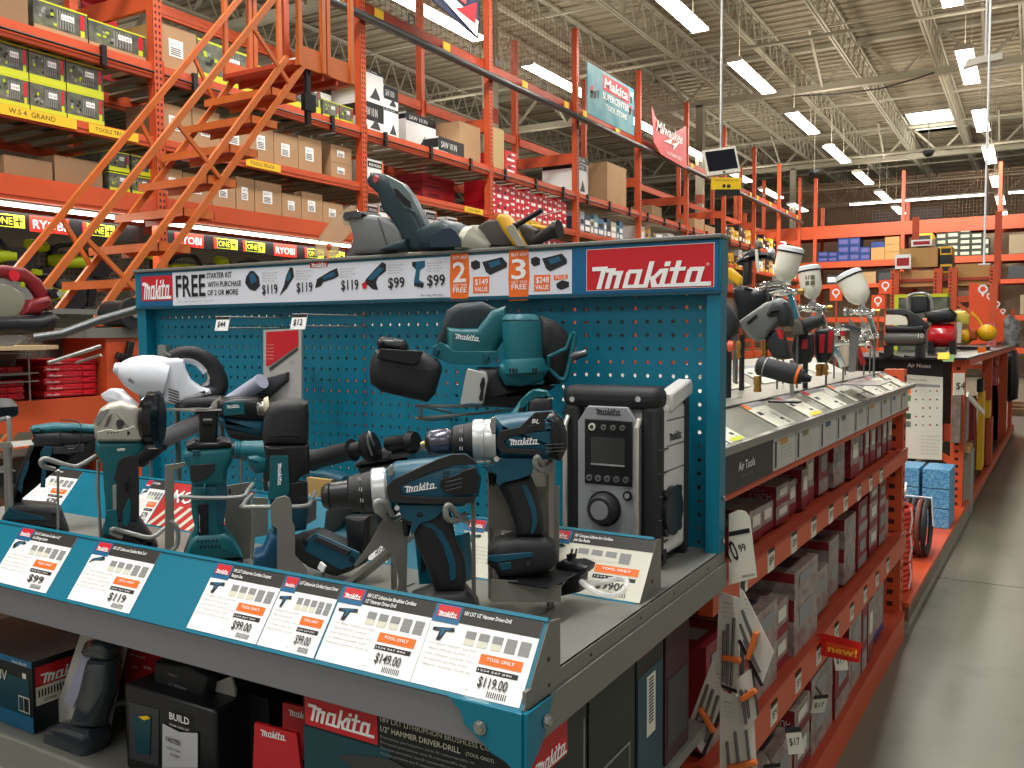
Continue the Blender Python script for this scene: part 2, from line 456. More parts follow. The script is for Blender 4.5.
w.node_tree.nodes['Background'].inputs[0].default_value = (1.0, .96, .9, 1); w.node_tree.nodes['Background'].inputs[1].default_value = .34
SC.view_settings.view_transform = 'Standard'; SC.view_settings.look = 'None'; SC.view_settings.gamma = 1; SC.view_settings.exposure = 0.08
# ================================================================== LEFT RACK RUN (faces +x)
RX, RD, BAY, Y0 = -6.1, 1.07, 2.52, 4.77
MESHW = mat('safety_netting', srgb(128, 92, 66), .6)
YP = mat('yellow_price_strip', srgb(236, 190, 40), .5)
def upright(parent, y, x=RX, d=RD, zt=5.93, zf=None, sgn=-1, m=ORG):
    """an upright frame: front and rear perforated posts with cross braces, one part per piece"""
    for nm, xx in (('front_post', x), ('rear_post', x + sgn*d)):
        p = MB(); top = zt if nm == 'front_post' else (zf or zt)
        # open channel: web + two flanges
        p.box((xx-.04, y-.04, 0), (xx+.04, y-.034, top), m); p.box((xx-.04, y+.034, 0), (xx+.04, y+.04, top), m)
        fx = xx + (.04 if sgn < 0 else -.04)
        p.box((fx-.004, y-.04, 0), (fx+.004, y+.04, top), m)
        if nm == 'front_post':
            k = int(top/.051)
            e = .0045 if sgn < 0 else -.0045
            for i in range(k):
                z = .03 + i*.051
                for yy in (-.018, .018):
                    p.add([(fx+e, y+yy-.008, z), (fx+e, y+yy+.008, z), (fx+e, y+yy+.008, z+.024), (fx+e, y+yy-.008, z+.024)], [(0, 1, 2, 3) if sgn < 0 else (3, 2, 1, 0)], HOLE)
        p.build(nm, parent)
    for z in (1.1, 2.3, 3.95):
        if z < top - .1:
            b = MB(); b.box((x-.02, y-.02, z-.04), (x+sgn*d+.02, y+.02, z+.04 if z != 3.95 else z+.12), m); b.build('cross_brace', parent)
def beamY(parent, x, y0, y1, z0, z1, m=ORG, w=.045, nm='beam'):
    b = MB(); b.box((x-w/2, y0+.042, z0), (x+w/2, y1-.042, z1), m); b.box((x-w/2-.006, y0+.042, z0+.03), (x+w/2+.006, y1-.042, z1-.02), m)
    for yy in (y0+.042, y1-.046): b.box((x-.045, yy, z0-.03), (x+.045, yy+.004, z1+.03), m)
    b.build(nm, parent)
LEV = [(3.345, 3.47), (2.805, 2.89), (2.25, 2.42), (.67, .84)]
for k in range(-1, 9):
    ya = Y0 + k*BAY; yb = ya + BAY
    where = ['holding lime boxes and the sign valance, nearest the camera', 'behind the orange ladder', 'with white machine cartons above the saw', 'with stacked red cartons', 'with the blue saw blade packs', 'under the hanging red banner', 'behind the hanging monitor', 'with yellow tool cases', 'next to last before the rear aisle', 'furthest away at the rear aisle'][k+1]
    t = thing('pallet_rack_bay', 'tall orange pallet rack bay ' + where, 'pallet rack', (RX - .5, (ya+yb)/2, 0), 'bays of the tall left rack run')
    upright(t, ya)
    if k == 8: upright(t, yb)
    for z0, z1 in LEV:
        beamY(t, RX+.005, ya, yb, z0, z1); beamY(t, RX-RD-.0, ya, yb, z0, z1)
        d = MB()                                    # slatted deck between the beams
        n = 11
        for i in range(n):
            yy = ya + .14 + i*(BAY-.28)/(n-1)
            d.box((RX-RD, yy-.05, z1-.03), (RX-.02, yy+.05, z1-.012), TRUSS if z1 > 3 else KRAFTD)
        d.build('deck_slats', t)
    # beam and net above
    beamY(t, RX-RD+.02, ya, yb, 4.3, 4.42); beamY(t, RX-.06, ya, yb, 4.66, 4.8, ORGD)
    if k == 2 or k == 3 or k>4 or k == 1:
        beamY(t, RX-RD+.1, ya, yb, 3.78, 3.83, nm='guard_rail')
    nt_ = MB()
    zt = 5.9
    if k in (1, 2, 3, 4):
        n = 26
        for i in range(n+1): nt_.box((RX-.12, ya+i*BAY/n-.0025, 4.85), (RX-.115, ya+i*BAY/n+.0025, zt), MESHW)
        for i in range(14): nt_.box((RX-.12, ya, 4.85+i*.08), (RX-.115, yb, 4.855+i*.08), MESHW)
        nt_.build('safety_net', t)
    for i in range(4):
        c_ = MB(); yy = ya + .25 + i*BAY/4
        if (i + k) % 2: c_.box((RX+.0, yy, 4.68), (RX+.012, yy+.14, 4.77), YP)
        else: c_.tube([(RX-.02, yy, 4.8), (RX-.02, yy, 4.9), (RX-.02, yy+.1, 4.9), (RX-.02, yy+.1, 4.8)], .012, STEELD, 6)
        c_.build('beam_tag' if (i+k) % 2 else 'net_clip', t)
    p = MB(); p.cyl((RX+.1, ya, 4.575), (RX+.1, yb, 4.575), .045, STEELD, n=12); p.build('front_pipe', t)
    # tie rod with brackets on the 3.4 m beam
    r = MB(); r.cyl((RX+.05, ya+.05, 3.392), (RX+.05, yb-.05, 3.392), .009, BLKS, n=6); r.build('tie_rod', t)
    for i in range(3):
        yy = ya + .35 + i*.84
        q = MB(); q.box((RX+.028, yy-.02, 3.335), (RX+.062, yy+.02, 3.48), BLKS); q.build('rod_bracket', t)
    for yy in (ya + (1.9 if k % 2 else .9),):
        q = MB(); q.box((RX+.034, yy, 2.815), (RX+.038, yy+.42, 2.882), YP); q.text('TOOLS TRUCK', (RX+.038, yy+.05, 2.835), (0, 1, 0), (0, 0, 1), .03, INK); q.build('price_strip', t)
# netting across the side in the upper right of the run handled per bay

def top_front_text(b, x, y, z, s, h, m, w=None, align='l', bold=.0, shear=0):   # text on a +x facing face
    b.text(s, (x, y, z), (0, 1, 0), (0, 0, 1), h, m, w=w, align=align, bold=bold, shear=shear, lift=.0015)
def patch(b, x, y0, y1, z0, z1, m, e=.0012):
    b.add([(x+e, y0, z0), (x+e, y1, z0), (x+e, y1, z1), (x+e, y0, z1)], [(0, 1, 2, 3)], m)
BX = RX - .04
def lime_box(y0, y1, z0, z1, lab, dx=.5, long=False, grp='lime green tool cartons'):
    b = MB(); b.box((BX-dx, y0, z0), (BX, y1, z1), DGREY)
    H = z1-z0; L = y1-y0
    patch(b, BX, y0, y1, z0, z0+H*.22, LIME if not long else KRAFT); patch(b, BX, y0, y1, z1-H*.05, z1, LIME)
    b.box((BX-dx-.001, y0-.001, z1-.004), (BX+.001, y1+.001, z1+.001), LIME)
    for i in range(7):
        yy = y0+L*(.42+.05*i); patch(b, BX, yy, yy+L*.02, z0+H*.3, z1-H*.15, INKG, .0016)
    patch(b, BX, y1-L*.14, y1-L*.06, z1-H*.55, z1-H*.1, REDM, .002); patch(b, BX, y1-L*.14, y1-L*.06, z0+H*.22, z1-H*.58, LIME, .002)
    r = random.Random(int(y0*100)+int(z0*50))
    for i in range(9):                       # printed tool picture
        a = y0+L*(.08+.3*r.random()); c = z0+H*(.3+.45*r.random()); patch(b, BX, a, a+L*.06, c, c+H*.09, r.choice([LIMEP, INK, INKG]), .0018+i*.0002)
    a = y0+L*.5; patch(b, BX, a, a+L*.24, z1-H*.42, z1-H*.24, PAPER, .003); b.text('P24 1830', (BX+.003, a+L*.02, z1-H*.38), (0,1,0), (0,0,1), H*.08, INK, w=L*.2)
    o = b.build('tool_carton'); tag(o, lab, 'carton', grp)
def kraft_box(y0, y1, z0, z1, lab, dx=.42, m=KRAFT, label=True, grp='brown cartons'):
    b = MB(); b.box((BX-dx, y0, z0), (BX, y1, z1), m); H = z1-z0; L = y1-y0
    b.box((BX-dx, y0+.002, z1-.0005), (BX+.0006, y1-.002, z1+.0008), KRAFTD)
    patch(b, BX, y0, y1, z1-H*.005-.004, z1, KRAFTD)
    if label:
        a = y0+L*.28; patch(b, BX, a, a+L*.36, z0+H*.34, z0+H*.72, PAPER, .002)
        for i in range(4): patch(b, BX, a+L*.04, a+L*.3, z0+H*(.38+.045*i), z0+H*(.40+.045*i), INK, .003)
        b.text('QTY 4', (BX+.003, a+L*.05, z0+H*.6), (0,1,0), (0,0,1), H*.05, INK)
    return tag(b.build('carton'), lab, 'carton', grp)

# --- lime boxes on the 2.89 shelf: two rows stacked
ys = [3.06, 3.50, 3.745, 4.03, 4.335]
ys = [3.22, 3.485, 3.75, 4.03, 4.335]
for row in range(2):
    for i in range(4):
        lime_box(ys[i]+.004, ys[i+1]-.004, 2.89+row*.222, 3.11+row*.222, 'lime and black tool carton, %s from left in the double stack, %s row' % (ORD[i], ('lower', 'upper')[row]))
q = MB(); q.box((RX+.034, 3.3, 2.815), (RX+.04, 4.05, 2.885), YP); q.text('W.S 4  GRAND', (RX+.04, 3.55, 2.835), (0,1,0), (0,0,1), .035, INK); tag(q.build('price_strip'), 'yellow price strip on the beam under the lime carton stack', 'price strip')
# --- level 3.47
kraft_box(3.42, 3.76, 3.47, 3.68, 'brown carton at the far left of the top shelf, cut by the frame', m=KRAFTD, label=False)
lime_box(3.80, 4.215, 3.47, 3.70, 'long grey carton with lime top edge left of its twin on the top shelf', long=True)
lime_box(4.225, 4.72, 3.47, 3.68, 'long grey carton with lime top edge beside the first rack post', long=True)
kraft_box(4.83, 5.22, 3.47, 3.84, 'brown carton with white label just right of the first rack post', dx=.6)
lime_box(5.23, 5.85, 3.47, 3.82, 'large lime and grey tool carton behind the ladder rails', dx=.6)
lime_box(5.87, 6.25, 3.47, 3.76, 'lime tool carton under the ladder platform, left of the narrow pair', dx=.6)
lime_box(6.27, 6.5, 3.47, 3.82, 'narrow lime tool carton under the ladder platform, left of its twin')
lime_box(6.51, 6.73, 3.47, 3.84, 'narrow lime tool carton under the ladder platform, right of its twin')
def white_machine(y0, y1, z0, z1, lab, dx=.6, x=None, dark=.3):
    b = MB(); X = BX if x is None else x; b.box((X-dx, y0, z0), (X, y1, z1), PAPER); H = z1-z0; L = y1-y0
    b.add([(X+.001, y0, z1-H*dark), (X+.001, y1, z1-H*dark), (X+.001, y1, z1), (X+.001, y0, z1)], [(0,1,2,3)], BLKS)
    b.text('SAW 10 IN', (X+.002, y0+L*.1, z1-H*dark*.75), (0,1,0), (0,0,1), H*dark*.45, PAPER, w=L*.6)
    b.add([(X+.002, y0+L*.35, z0+H*.12), (X+.002, y0+L*.85, z0+H*.12), (X+.002, y0+L*.8, z0+H*.25), (X+.002, y0+L*.62, z0+H*.5), (X+.002, y0+L*.5, z0+H*.3)], [(0,1,2,3,4)], CHAR)
    b.add([(X-dx, y0-.001, z1-H*dark*.8), (X, y0-.001, z1-H*dark*.8), (X, y0-.001, z1-.02), (X-dx, y0-.001, z1-.02)], [(0,1,2,3)], BLKS)
    return tag(b.build('machine_carton'), lab, 'carton', 'white and black machine cartons')
lime_box(6.76, 7.0, 3.47, 3.65, 'low lime carton left of its twin in front of the tall white machine carton', dx=.2)
lime_box(7.01, 7.22, 3.47, 3.65, 'low lime carton right of its twin in front of the tall white machine carton', dx=.2)
white_machine(6.78, 7.22, 3.47, 4.12, 'tall white machine carton beside the post right of the ladder platform', dx=.4, x=BX-.3, dark=.45)
for i, (a, c) in enumerate(((7.36, 7.72), (7.73, 7.98))):
    for j, (z0, z1) in enumerate(((3.47, 3.78), (3.785, 4.12 if i == 0 else 4.02))):
        white_machine(a, c, z0, z1, 'black and white machine carton, %s %s of the block of four' % (('lower', 'upper')[j], ('left', 'right')[i]), dark=.62 if (i+j) % 2 == 0 else .1)
white_machine(8.45, 9.05, 3.47, 3.92, 'wide white machine carton with black band behind the guard rail', dx=.5, x=BX-.25, dark=.22)
white_machine(8.75, 9.3, 3.47, 3.66, 'low black machine carton in front of the wide white one', dx=.2, dark=.85)
kraft_box(9.2, 9.68, 3.47, 3.93, 'large brown carton just before the third rack post', dx=.6, label=False)
kraft_box(9.9, 10.27, 3.42, 4.02, 'tall flat tan carton leaning over the beam of the red bay', dx=.08, label=False, m=mat('tan_card', srgb(190, 164, 118), .7))
# --- cartons 2.89
y = 4.83
for i, w_ in enumerate((.33, .30, .33, .30, .32, .33)):
    kraft_box(y, y+w_-.01, 2.89, 3.20 + (.03 if i % 2 else 0), 'brown carton with white label, %s from the first post on the middle shelf' % ORD[i]); y += w_
for i in range(2): kraft_box(6.87, 7.18, 2.89+.17*i, 3.06+.17*i, 'brown carton with two white labels, %s of the pair beside the second post' % ('lower', 'upper')[i])
# --- cartons on 2.42
y = 4.85
for i, (w_, h_) in enumerate(((.2, .26), (.3, .25), (.27, .27), (.22, .3), (.34, .3), (.26, .23), (.3, .28), (.3, .22))):
    kraft_box(y, y+w_-.01, 2.42, 2.42+h_, 'brown carton, %s from the first post on the shelf over the tool signs' % ORD[i]); y += w_
for i, (a, c, h_) in enumerate(((3.55, 3.9, .14), (3.92, 4.3, .2))): kraft_box(a, c, 2.42, 2.42+h_, 'dark brown carton on the shelf over the tool signs, %s from the left edge' % ORD[i], m=KRAFTD, label=False)
for i in range(2):
    for j in range(2): lime_box(4.36+.2*i if not (i and 0) else 0, 4.54+.2*i, 2.42+.16*j, 2.57+.16*j, 'small lime tool carton, %s %s of four left of the first post' % (('lower', 'upper')[j], ('left', 'right')[i]))
# --- RIDGID area (bay 1) on 2.42
def orange_tool_box(y0, y1, z0, z1, lab, brand='RIDGID', base=None):
    b = MB(); b.box((BX-.35, y0, z0), (BX, y1, z1), base or PAPER); H = z1-z0; L = y1-y0
    patch(b, BX, y0+L*.06, y1-L*.06, z1-H*.3, z1-H*.08, BLKS, .002); b.text(brand, (BX+.002, (y0+y1)/2, z1-H*.25), (0,1,0), (0,0,1), H*.1, PAPER, w=L*.7, align='c', bold=.02)
    patch(b, BX, y1-L*.1, y1, z0, z1, ORGT, .003); patch(b, BX, y0+L*.2, y0+L*.7, z0+H*.15, z0+H*.5, CHAR, .002)
    tag(b.build('tool_carton'), lab, 'carton', 'white and orange tool cartons')
y = 7.42
for i, w_ in enumerate((.2, .17, .22, .16, .3, .24, .2, .24)):
    orange_tool_box(y, y+w_-.01, 2.42, 2.70+.03*(i % 3), 'white and orange tool carton, %s after the second post above the saw' % ORD[i]); y += w_
orange_tool_box(7.42, 7.7, 2.89, 3.18, 'white tool carton standing just right of the second rack post')
# --- red cartons bay 2
r_ = random.Random(3)
def red_box(y0, y1, z0, z1, lab, m=REDB, w=PAPER, dx=.4, x=None, grp='red tool cartons'):
    b = MB(); X = BX if x is None else x; b.box((X-dx, y0, z0), (X, y1, z1), m); H = z1-z0; L = y1-y0
    def pt(a, c, d, e, mm, l=.0015): b.add([(X+l, y0+L*a, z0+H*c), (X+l, y0+L*d, z0+H*c), (X+l, y0+L*d, z0+H*e), (X+l, y0+L*a, z0+H*e)], [(0,1,2,3)], mm)
    pt(.15, .12, .8, .34, w); pt(.2, .45, .5, .62, BLKS); pt(.55, .7, .88, .85, w)
    tag(b.build('tool_carton'), lab, 'carton', grp)
cols = [9.9]; 
while cols[-1] < 12.1: cols.append(cols[-1] + r_.choice([.13, .16, .2, .15]))
for i in range(len(cols)-1):
    z = 2.89
    for j in range(2 if i % 3 else 3):
        h_ = (.2, .19, .12)[j] if i % 3 else .145
        red_box(cols[i], cols[i+1]-.006, z, z+h_-.004, 'red tool carton, %s from the left, %s up, in the bright red block' % (ORD[i], ORD[j])); z += h_
for i in range(2): red_box(10.3, 10.6, 3.47+.15*i, 3.615+.15*i, 'bright red carton on the high shelf beside the tan carton, %s' % ('lower', 'upper')[i])
for i in range(4): red_box(8.9, 9.6, 2.89+.1*i, 2.985+.1*i, 'dark red tool case in the shaded stack, %s from the bottom' % ORD[i], m=REDC, w=REDC, x=BX-.35)
for i in range(13):
    red_box(9.9+.17*i, 10.06+.17*i, 2.42, 2.7, 'red tool carton on the lower shelf below the bright block, %s from the left' % ORD[i], m=REDC)
# --- bay 3: blade packs
cols_ = [srgb(60, 110, 140), srgb(150, 160, 165), srgb(30, 60, 90), srgb(190, 180, 150), srgb(90, 140, 160)]
y = 12.45
for i in range(11):
    w_ = .12 + .05*((i*7) % 3); mm = mat('blade_pack_%d' % (i % 5), cols_[i % 5], .4)
    b = MB(); b.box((BX-.3, y, 2.89), (BX, y+w_-.01, 3.14+.04*((i*5) % 3)), mm); patch(b, BX, y+.02, y+w_-.03, 2.93, 3.0, PAPER); patch(b, BX, y+.02, y+w_-.03, 3.03, 3.1, BLKS if i % 2 else PAPER, .002)
    tag(b.build('blade_pack'), 'upright blue and grey pack, %s from left in the row above the header' % ORD[i], 'package', 'upright packs in the fourth bay'); y += w_
white_machine(12.45, 12.8, 3.47, 3.95, 'white carton above the blue packs, left one', dark=.2); white_machine(13.0, 13.5, 3.47, 4.2, 'tall white carton with red band above the blue packs', dark=.15, x=BX-.3)
kraft_box(13.6, 14.4, 3.47, 4.15, 'tall tan carton above the blue packs', m=KRAFT, label=False)
kraft_box(15.6, 16.1, 3.47, 3.68, 'low carton on the fifth bay high shelf', m=KRAFTD, label=False); kraft_box(18.0, 18.6, 3.47, 3.7, 'pale carton on the sixth bay high shelf', label=False)
kraft_box(18.7, 19.4, 3.47, 3.64, 'low brown carton beyond the hanging monitor', label=False)
# fifth bay: black round reel
b = MB(); b.cyl((BX-.05, 15.15, 3.03), (BX-.25, 15.15, 3.03), .14, BLKS, n=28); b.cyl((BX-.04, 15.15, 3.03), (BX-.05, 15.15, 3.03), .06, CHAR, n=20); tag(b.build('hose_reel'), 'round black reel standing in the rack above the header', 'reel')
# --- goods at the far end of the run: yellow cases etc.
YEL = mat('yellow_case', srgb(226, 176, 30), .45)
r_ = random.Random(11)
for k in range(4, 9):
    y = Y0 + k*BAY + .1; n = 0
    while y < Y0 + (k+1)*BAY - .3:
        w_ = r_.uniform(.22, .42); h_ = r_.uniform(.25, .42)
        mm = r_.choice([YEL, BLKS, REDB, PAPER, KRAFT]) if k > 5 else r_.choice([KRAFT, PAPER, CHAR])
        red_box(y, y+w_-.02, 2.89, 2.89+h_, 'boxed goods, %s rack bay from the left, middle shelf, %s along' % (ORD[k+1], ORD[n]), m=mm, w=BLKS if mm == YEL else YEL, grp='boxed goods at the far end of the left run')
        if k > 5:
            red_box(y, y+w_-.02, 3.48, 3.48+h_, 'boxed goods, %s rack bay from the left, high shelf, %s along' % (ORD[k+1], ORD[n]), m=r_.choice([YEL, BLKS, mm]), w=PAPER, grp='boxed goods at the far end of the left run')
        y += w_; n += 1

# ---------------------------------------------------------------- lower left: sign valance, pegboard, tools
VX = RX - .12
SRED = mat('sign_red', srgb(214, 48, 34), .4, emit=.3); SLIME = mat('sign_lime', srgb(212, 222, 60), .4, emit=.3)
VLAMP = mat('valance_tube', (1.0, .93, .8), .5, emit=7.0)
PEGG = mat('perforated_grey_board', srgb(120, 116, 104), .6)
def peg_grey():
    m = PEGG; nt = m.node_tree; b = nt.nodes['Principled BSDF']; tc = nt.nodes.new('ShaderNodeTexCoord')
    sp = nt.nodes.new('ShaderNodeSeparateXYZ'); nt.links.new(tc.outputs['Object'], sp.inputs[0]); last = []
    for ax in ('Y', 'Z'):
        mu = nt.nodes.new('ShaderNodeMath'); mu.operation = 'MULTIPLY'; mu.inputs[1].default_value = 1/.04; nt.links.new(sp.outputs[ax], mu.inputs[0])
        fr = nt.nodes.new('ShaderNodeMath'); fr.operation = 'FRACT'; nt.links.new(mu.outputs[0], fr.inputs[0])
        su = nt.nodes.new('ShaderNodeMath'); su.operation = 'SUBTRACT'; su.inputs[1].default_value = .5; nt.links.new(fr.outputs[0], su.inputs[0])
        ab = nt.nodes.new('ShaderNodeMath'); ab.operation = 'POWER'; ab.inputs[1].default_value = 2; nt.links.new(su.outputs[0], ab.inputs[0]); last.append(ab)
    ad = nt.nodes.new('ShaderNodeMath'); nt.links.new(last[0].outputs[0], ad.inputs[0]); nt.links.new(last[1].outputs[0], ad.inputs[1])
    lt = nt.nodes.new('ShaderNodeMath'); lt.operation = 'LESS_THAN'; lt.inputs[1].default_value = .05; nt.links.new(ad.outputs[0], lt.inputs[0])
    mx = nt.nodes.new('ShaderNodeMix'); mx.data_type = 'RGBA'; nt.links.new(lt.outputs[0], mx.inputs[0]); mx.inputs[6].default_value = (*srgb(124, 121, 110), 1); mx.inputs[7].default_value = (*srgb(66, 62, 54), 1)
    nt.links.new(mx.outputs[2], b.inputs['Base Color'])
peg_grey()
for k in (-1, 0, 1):
    ya = Y0 + k*BAY; yb = ya + BAY
    nm = ('left of the first post', 'right of the first post', 'behind the saw on the header')[k+1]
    t = thing('sign_valance', 'black lit tool sign valance %s' % nm, 'sign valance', (VX, (ya+yb)/2, 2.07), 'lit sign valances')
    b = MB(); b.box((VX-.03, ya+.06, 2.055), (VX, yb-.06, 2.185), BLKS); 
    for u_, kind in ((-14, 1), (29, 0), (82, 1), (133, 1), (174, 0), (213, 1), (242, 1), (273, 0), (304, 1), (326, 1), (345, 0), (366, 1), (384, 1), (402, 0)):
        yy = PX(u_, 215, VX).y
        if not (ya+.06 < yy < yb-.32): continue
        if kind == 0: patch(b, VX, yy, yy+.3, 2.06, 2.175, SRED, .002); b.text('RYOBI', (VX+.003, yy+.15, 2.085), (0,1,0), (0,0,1), .062, PAPER, w=.25, align='c', bold=.03)
        else:
            patch(b, VX, yy+.03, yy+.2, 2.08, 2.16, BLKS, .002); patch(b, VX, yy, yy+.03, 2.07, 2.17, SRED, .003)
            patch(b, VX, yy+.035, yy+.27, 2.075, 2.165, SLIME, .0025); patch(b, VX, yy+.042, yy+.19, 2.082, 2.158, BLKS, .003)
            b.text('ONE', (VX+.004, yy+.115, 2.095), (0,1,0), (0,0,1), .048, SLIME, w=.13, align='c', bold=.03)
            patch(b, VX, yy+.2, yy+.255, 2.115, 2.126, BLKS, .003); patch(b, VX, yy+.222, yy+.233, 2.09, 2.15, BLKS, .003)
    b.build('sign_board', t)
    b = None; l = MB(); l.box((VX+.03, ya+.1, 2.215), (VX+.06, yb-.1, 2.24), VLAMP); l.build('tube_lamp', t)
    l = MB(); l.box((VX-.04, ya+.05, 2.24), (VX+.09, yb-.05, 2.265), HOUS); l.build('lamp_housing', t)
    # board
    t = thing('tool_display_board', 'grey perforated display board %s' % nm, 'display board', (VX-.3, (ya+yb)/2, .9), 'grey display boards')
    b = MB(); b.box((VX-.36, ya+.05, .86), (VX-.33, yb-.05, 1.97), PEGG); b.build('board', t)
    b = MB(); b.box((VX-.33, ya+.05, 1.47), (VX-.1, yb-.05, 1.49), GREYP); b.box((VX-.105, ya+.05, 1.40), (VX-.095, yb-.05, 1.5), PAPERS)
    for q_ in range(7): patch(b, VX-.095, ya+.12+q_*.33, ya+.17+q_*.33, 1.42, 1.48, INK, .002); patch(b, VX-.095, ya+.22+q_*.33, ya+.3+q_*.33, 1.44, 1.47, INKG, .002)
    b.build('upper_shelf', t)
    b = MB(); b.box((VX-.33, ya+.05, 1.19), (VX+.05, yb-.05, 1.21), GREYP); b.box((VX+.04, ya+.05, 1.16), (VX+.06, yb-.05, 1.225), GREYP); b.build('lower_shelf', t)
for yv in (3.5, 6.0, 8.5): area(VX+.02, yv, 2.2, .05, 2.3, 16, (0, math.radians(-25), 0))
# tools on those boards: a generic cordless drill / saw silhouette with parts
def mini_drill(p, lab, rz=0, s=1.0, body=LIMEP, dark=BLKS, kind='drill'):
    t = thing('cordless_tool', lab, 'power tool', p, 'lime and black cordless tools')
    M = Matrix.Translation(V(p)) @ Matrix.Rotation(rz, 4, 'Z') @ Matrix.Scale(s, 4)
    b = MB(); b.T = M
    if kind == 'drill':
        b.rev((0, -.1, .18), (0, .1, .18), [(0, .012), (.02, .03), (.3, .034), (.8, .036), (1, .024)], body, 14); b.build('motor_body', t)
        b = MB(); b.T = M; b.rev((0, .1, .18), (0, .17, .18), [(0, .026), (.5, .024), (1, .01)], dark, 14); b.build('chuck', t)
        b = MB(); b.T = M; b.bar((0, -.04, .17), (0, -.075, .03), .035, .045, dark); b.build('handle', t, bev=.006)
        b = MB(); b.T = M; b.box((-.035, -.13, 0), (.035, -.01, .035), body); b.build('battery', t, bev=.006)
    else:
        b.rev((0, -.15, .1), (0, .12, .1), [(0, .03), (.1, .045), (.6, .04), (1, .03)], body, 14); b.build('motor_body', t)
        b = MB(); b.T = M; b.tube(smooth_path([(0, -.14, .1), (0, -.1, .19), (0, .02, .2), (0, .08, .12)], 5), .017, dark); b.build('handle', t)
        b = MB(); b.T = M; b.cyl((-.02, .14, .08), (.02, .14, .08), .075, dark, n=22); b.build('blade_guard', t)
        b = MB(); b.T = M; b.box((-.04, -.2, .0), (.04, -.08, .06), dark); b.build('battery', t, bev=.006)
i = 0
for k in (-1, 0):
    for row, z in ((0, 1.49), (1, 1.21)):
        for q_ in range(5):
            y = Y0 + k*BAY + .35 + q_*.46 + (.1 if row else 0)
            mini_drill((VX-.2, y, z), 'lime cordless tool on the %s shelf, %s %s of the first post' % (('upper', 'lower')[row], ORD[4-q_ if k < 0 else q_], ('left', 'right')[k+1]), rz=random.uniform(-.5, .5), s=1.35, kind='drill' if (q_+row) % 2 == 0 else 'saw', body=LIMEP if q_ % 4 else CHAR)
# hung tools near the board top
for q_, y in enumerate((3.3, 3.62, 3.95, 4.25, 5.0, 5.35, 5.7, 6.1, 6.5, 6.9)):
    mini_drill((VX-.22, y, 1.76), 'small lime tool hung on the grey board under the signs, %s from the left' % ORD[q_], rz=.5*(-1)**q_, s=1.25, kind='saw' if q_ % 2 else 'drill')
# ================================================================== ORANGE ROLLING LADDER (in the aisle)
def ladder():
    k = 4.5/4.2
    xn, xf = -4.5, -5.2
    sl = 1.2
    # positions scaled about the eye from the measured near plane
    def ln(y1):          # y at height of eye-scaled z=1
        return y1*k
    def pt(x, y1, z):     # point on a rail (line through y=y1*k at z=z1) at height z
        z1 = EYE.z + (1.0-EYE.z)*k
        return V((x, y1*k + (z - z1)/sl, z))
    t = thing('rolling_ladder', 'tall orange rolling ladder with platform standing in the left aisle', 'ladder', (-4.85, 3.6, 0))
    zp = EYE.z + (3.10-EYE.z)*k       # platform floor
    O = ORGL
    def rail(x, y1, z0, z1, r=.024, nm='stringer', m=O):
        b = MB(); b.bar(pt(x, y1, z0), pt(x, y1, z1), .026, .038, m); b.build(nm, t)
    rail(xn, 2.705, .12, zp, nm='stringer'); rail(xf, 2.705, .12, zp+.0, nm='stringer')
    rail(xn, 2.545, .35, zp-.0, nm='middle_rail')
    zt = zp + 1.0
    rail(xn, 2.153, .95, zt, nm='handrail'); rail(xf, 2.289, .95, zt, nm='handrail')
    # struts between handrail and stringer
    for x, ya in ((xn, 2.153), (xf, 2.289)):
        for z in (1.3, 1.75, 2.45, 3.0) if x == xf else (1.55, 2.3, 3.05):
            b = MB(); b.bar(pt(x, ya, z+.3), pt(x, 2.705, z), .018, .026, O); b.build('rail_strut', t)
    # treads
    n = 13
    for i in range(n):
        z = .28 + i*(zp-.28)/(n)
        c = pt(0, 2.705, z)
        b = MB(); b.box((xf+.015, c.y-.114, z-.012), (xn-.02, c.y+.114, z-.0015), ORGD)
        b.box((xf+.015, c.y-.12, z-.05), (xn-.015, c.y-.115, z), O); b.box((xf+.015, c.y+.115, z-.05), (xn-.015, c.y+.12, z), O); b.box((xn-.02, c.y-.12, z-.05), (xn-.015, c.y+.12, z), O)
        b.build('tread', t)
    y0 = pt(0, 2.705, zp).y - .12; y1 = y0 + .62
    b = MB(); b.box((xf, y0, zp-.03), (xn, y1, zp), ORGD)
    for yy in (y0+.15, y0+.3, y0+.45): b.box((xf, yy, zp-.07), (xn, yy+.02, zp-.03), ORGD)
    b.build('platform', t)
    ym = (y0+y1)/2 + .0
    for a, c_ in ((y0+.03, ym-.01), (ym+.01, y1)):
        b = MB(); b.box((xn, a, zp-.03), (xn+.012, c_, zp+.12), O); b.build('toe_board', t)
        b = MB(); b.box((xf-.012, a, zp-.03), (xf, c_, zp+.11), O); b.build('toe_board', t)
    for x in (xn+.02, xf-.02):
        for yy in (y0+.05, ym-.02, ym+.03, y1-.02):
            b = MB(); b.bar((x, yy, zp-.03), (x, yy, zp+1.05), .03, .035, O, up=(0, 1, 0)); b.build('platform_post', t)
        b = MB(); b.bar((x, y0, zp+1.05), (x, y1, zp+1.05), .03, .035, O); b.build('guard_rail', t)
    for x in (xn-.02, xf+.02):
        b = MB(); b.cyl((x-.02, pt(0, 2.705, .12).y-.1, .06), (x+.02, pt(0, 2.705, .12).y-.1, .06), .06, BLKS, n=16); b.build('wheel', t)
    b = MB(); b.box((xn-.03, y1-.48, zp-.42), (xn-.0, y1-.44, zp-.03), BLKS); b.box((xn-.03, y1-.51, zp-.32), (xn+.01, y1-.4, zp-.2), BLKS); b.build('latch', t)
ladder()

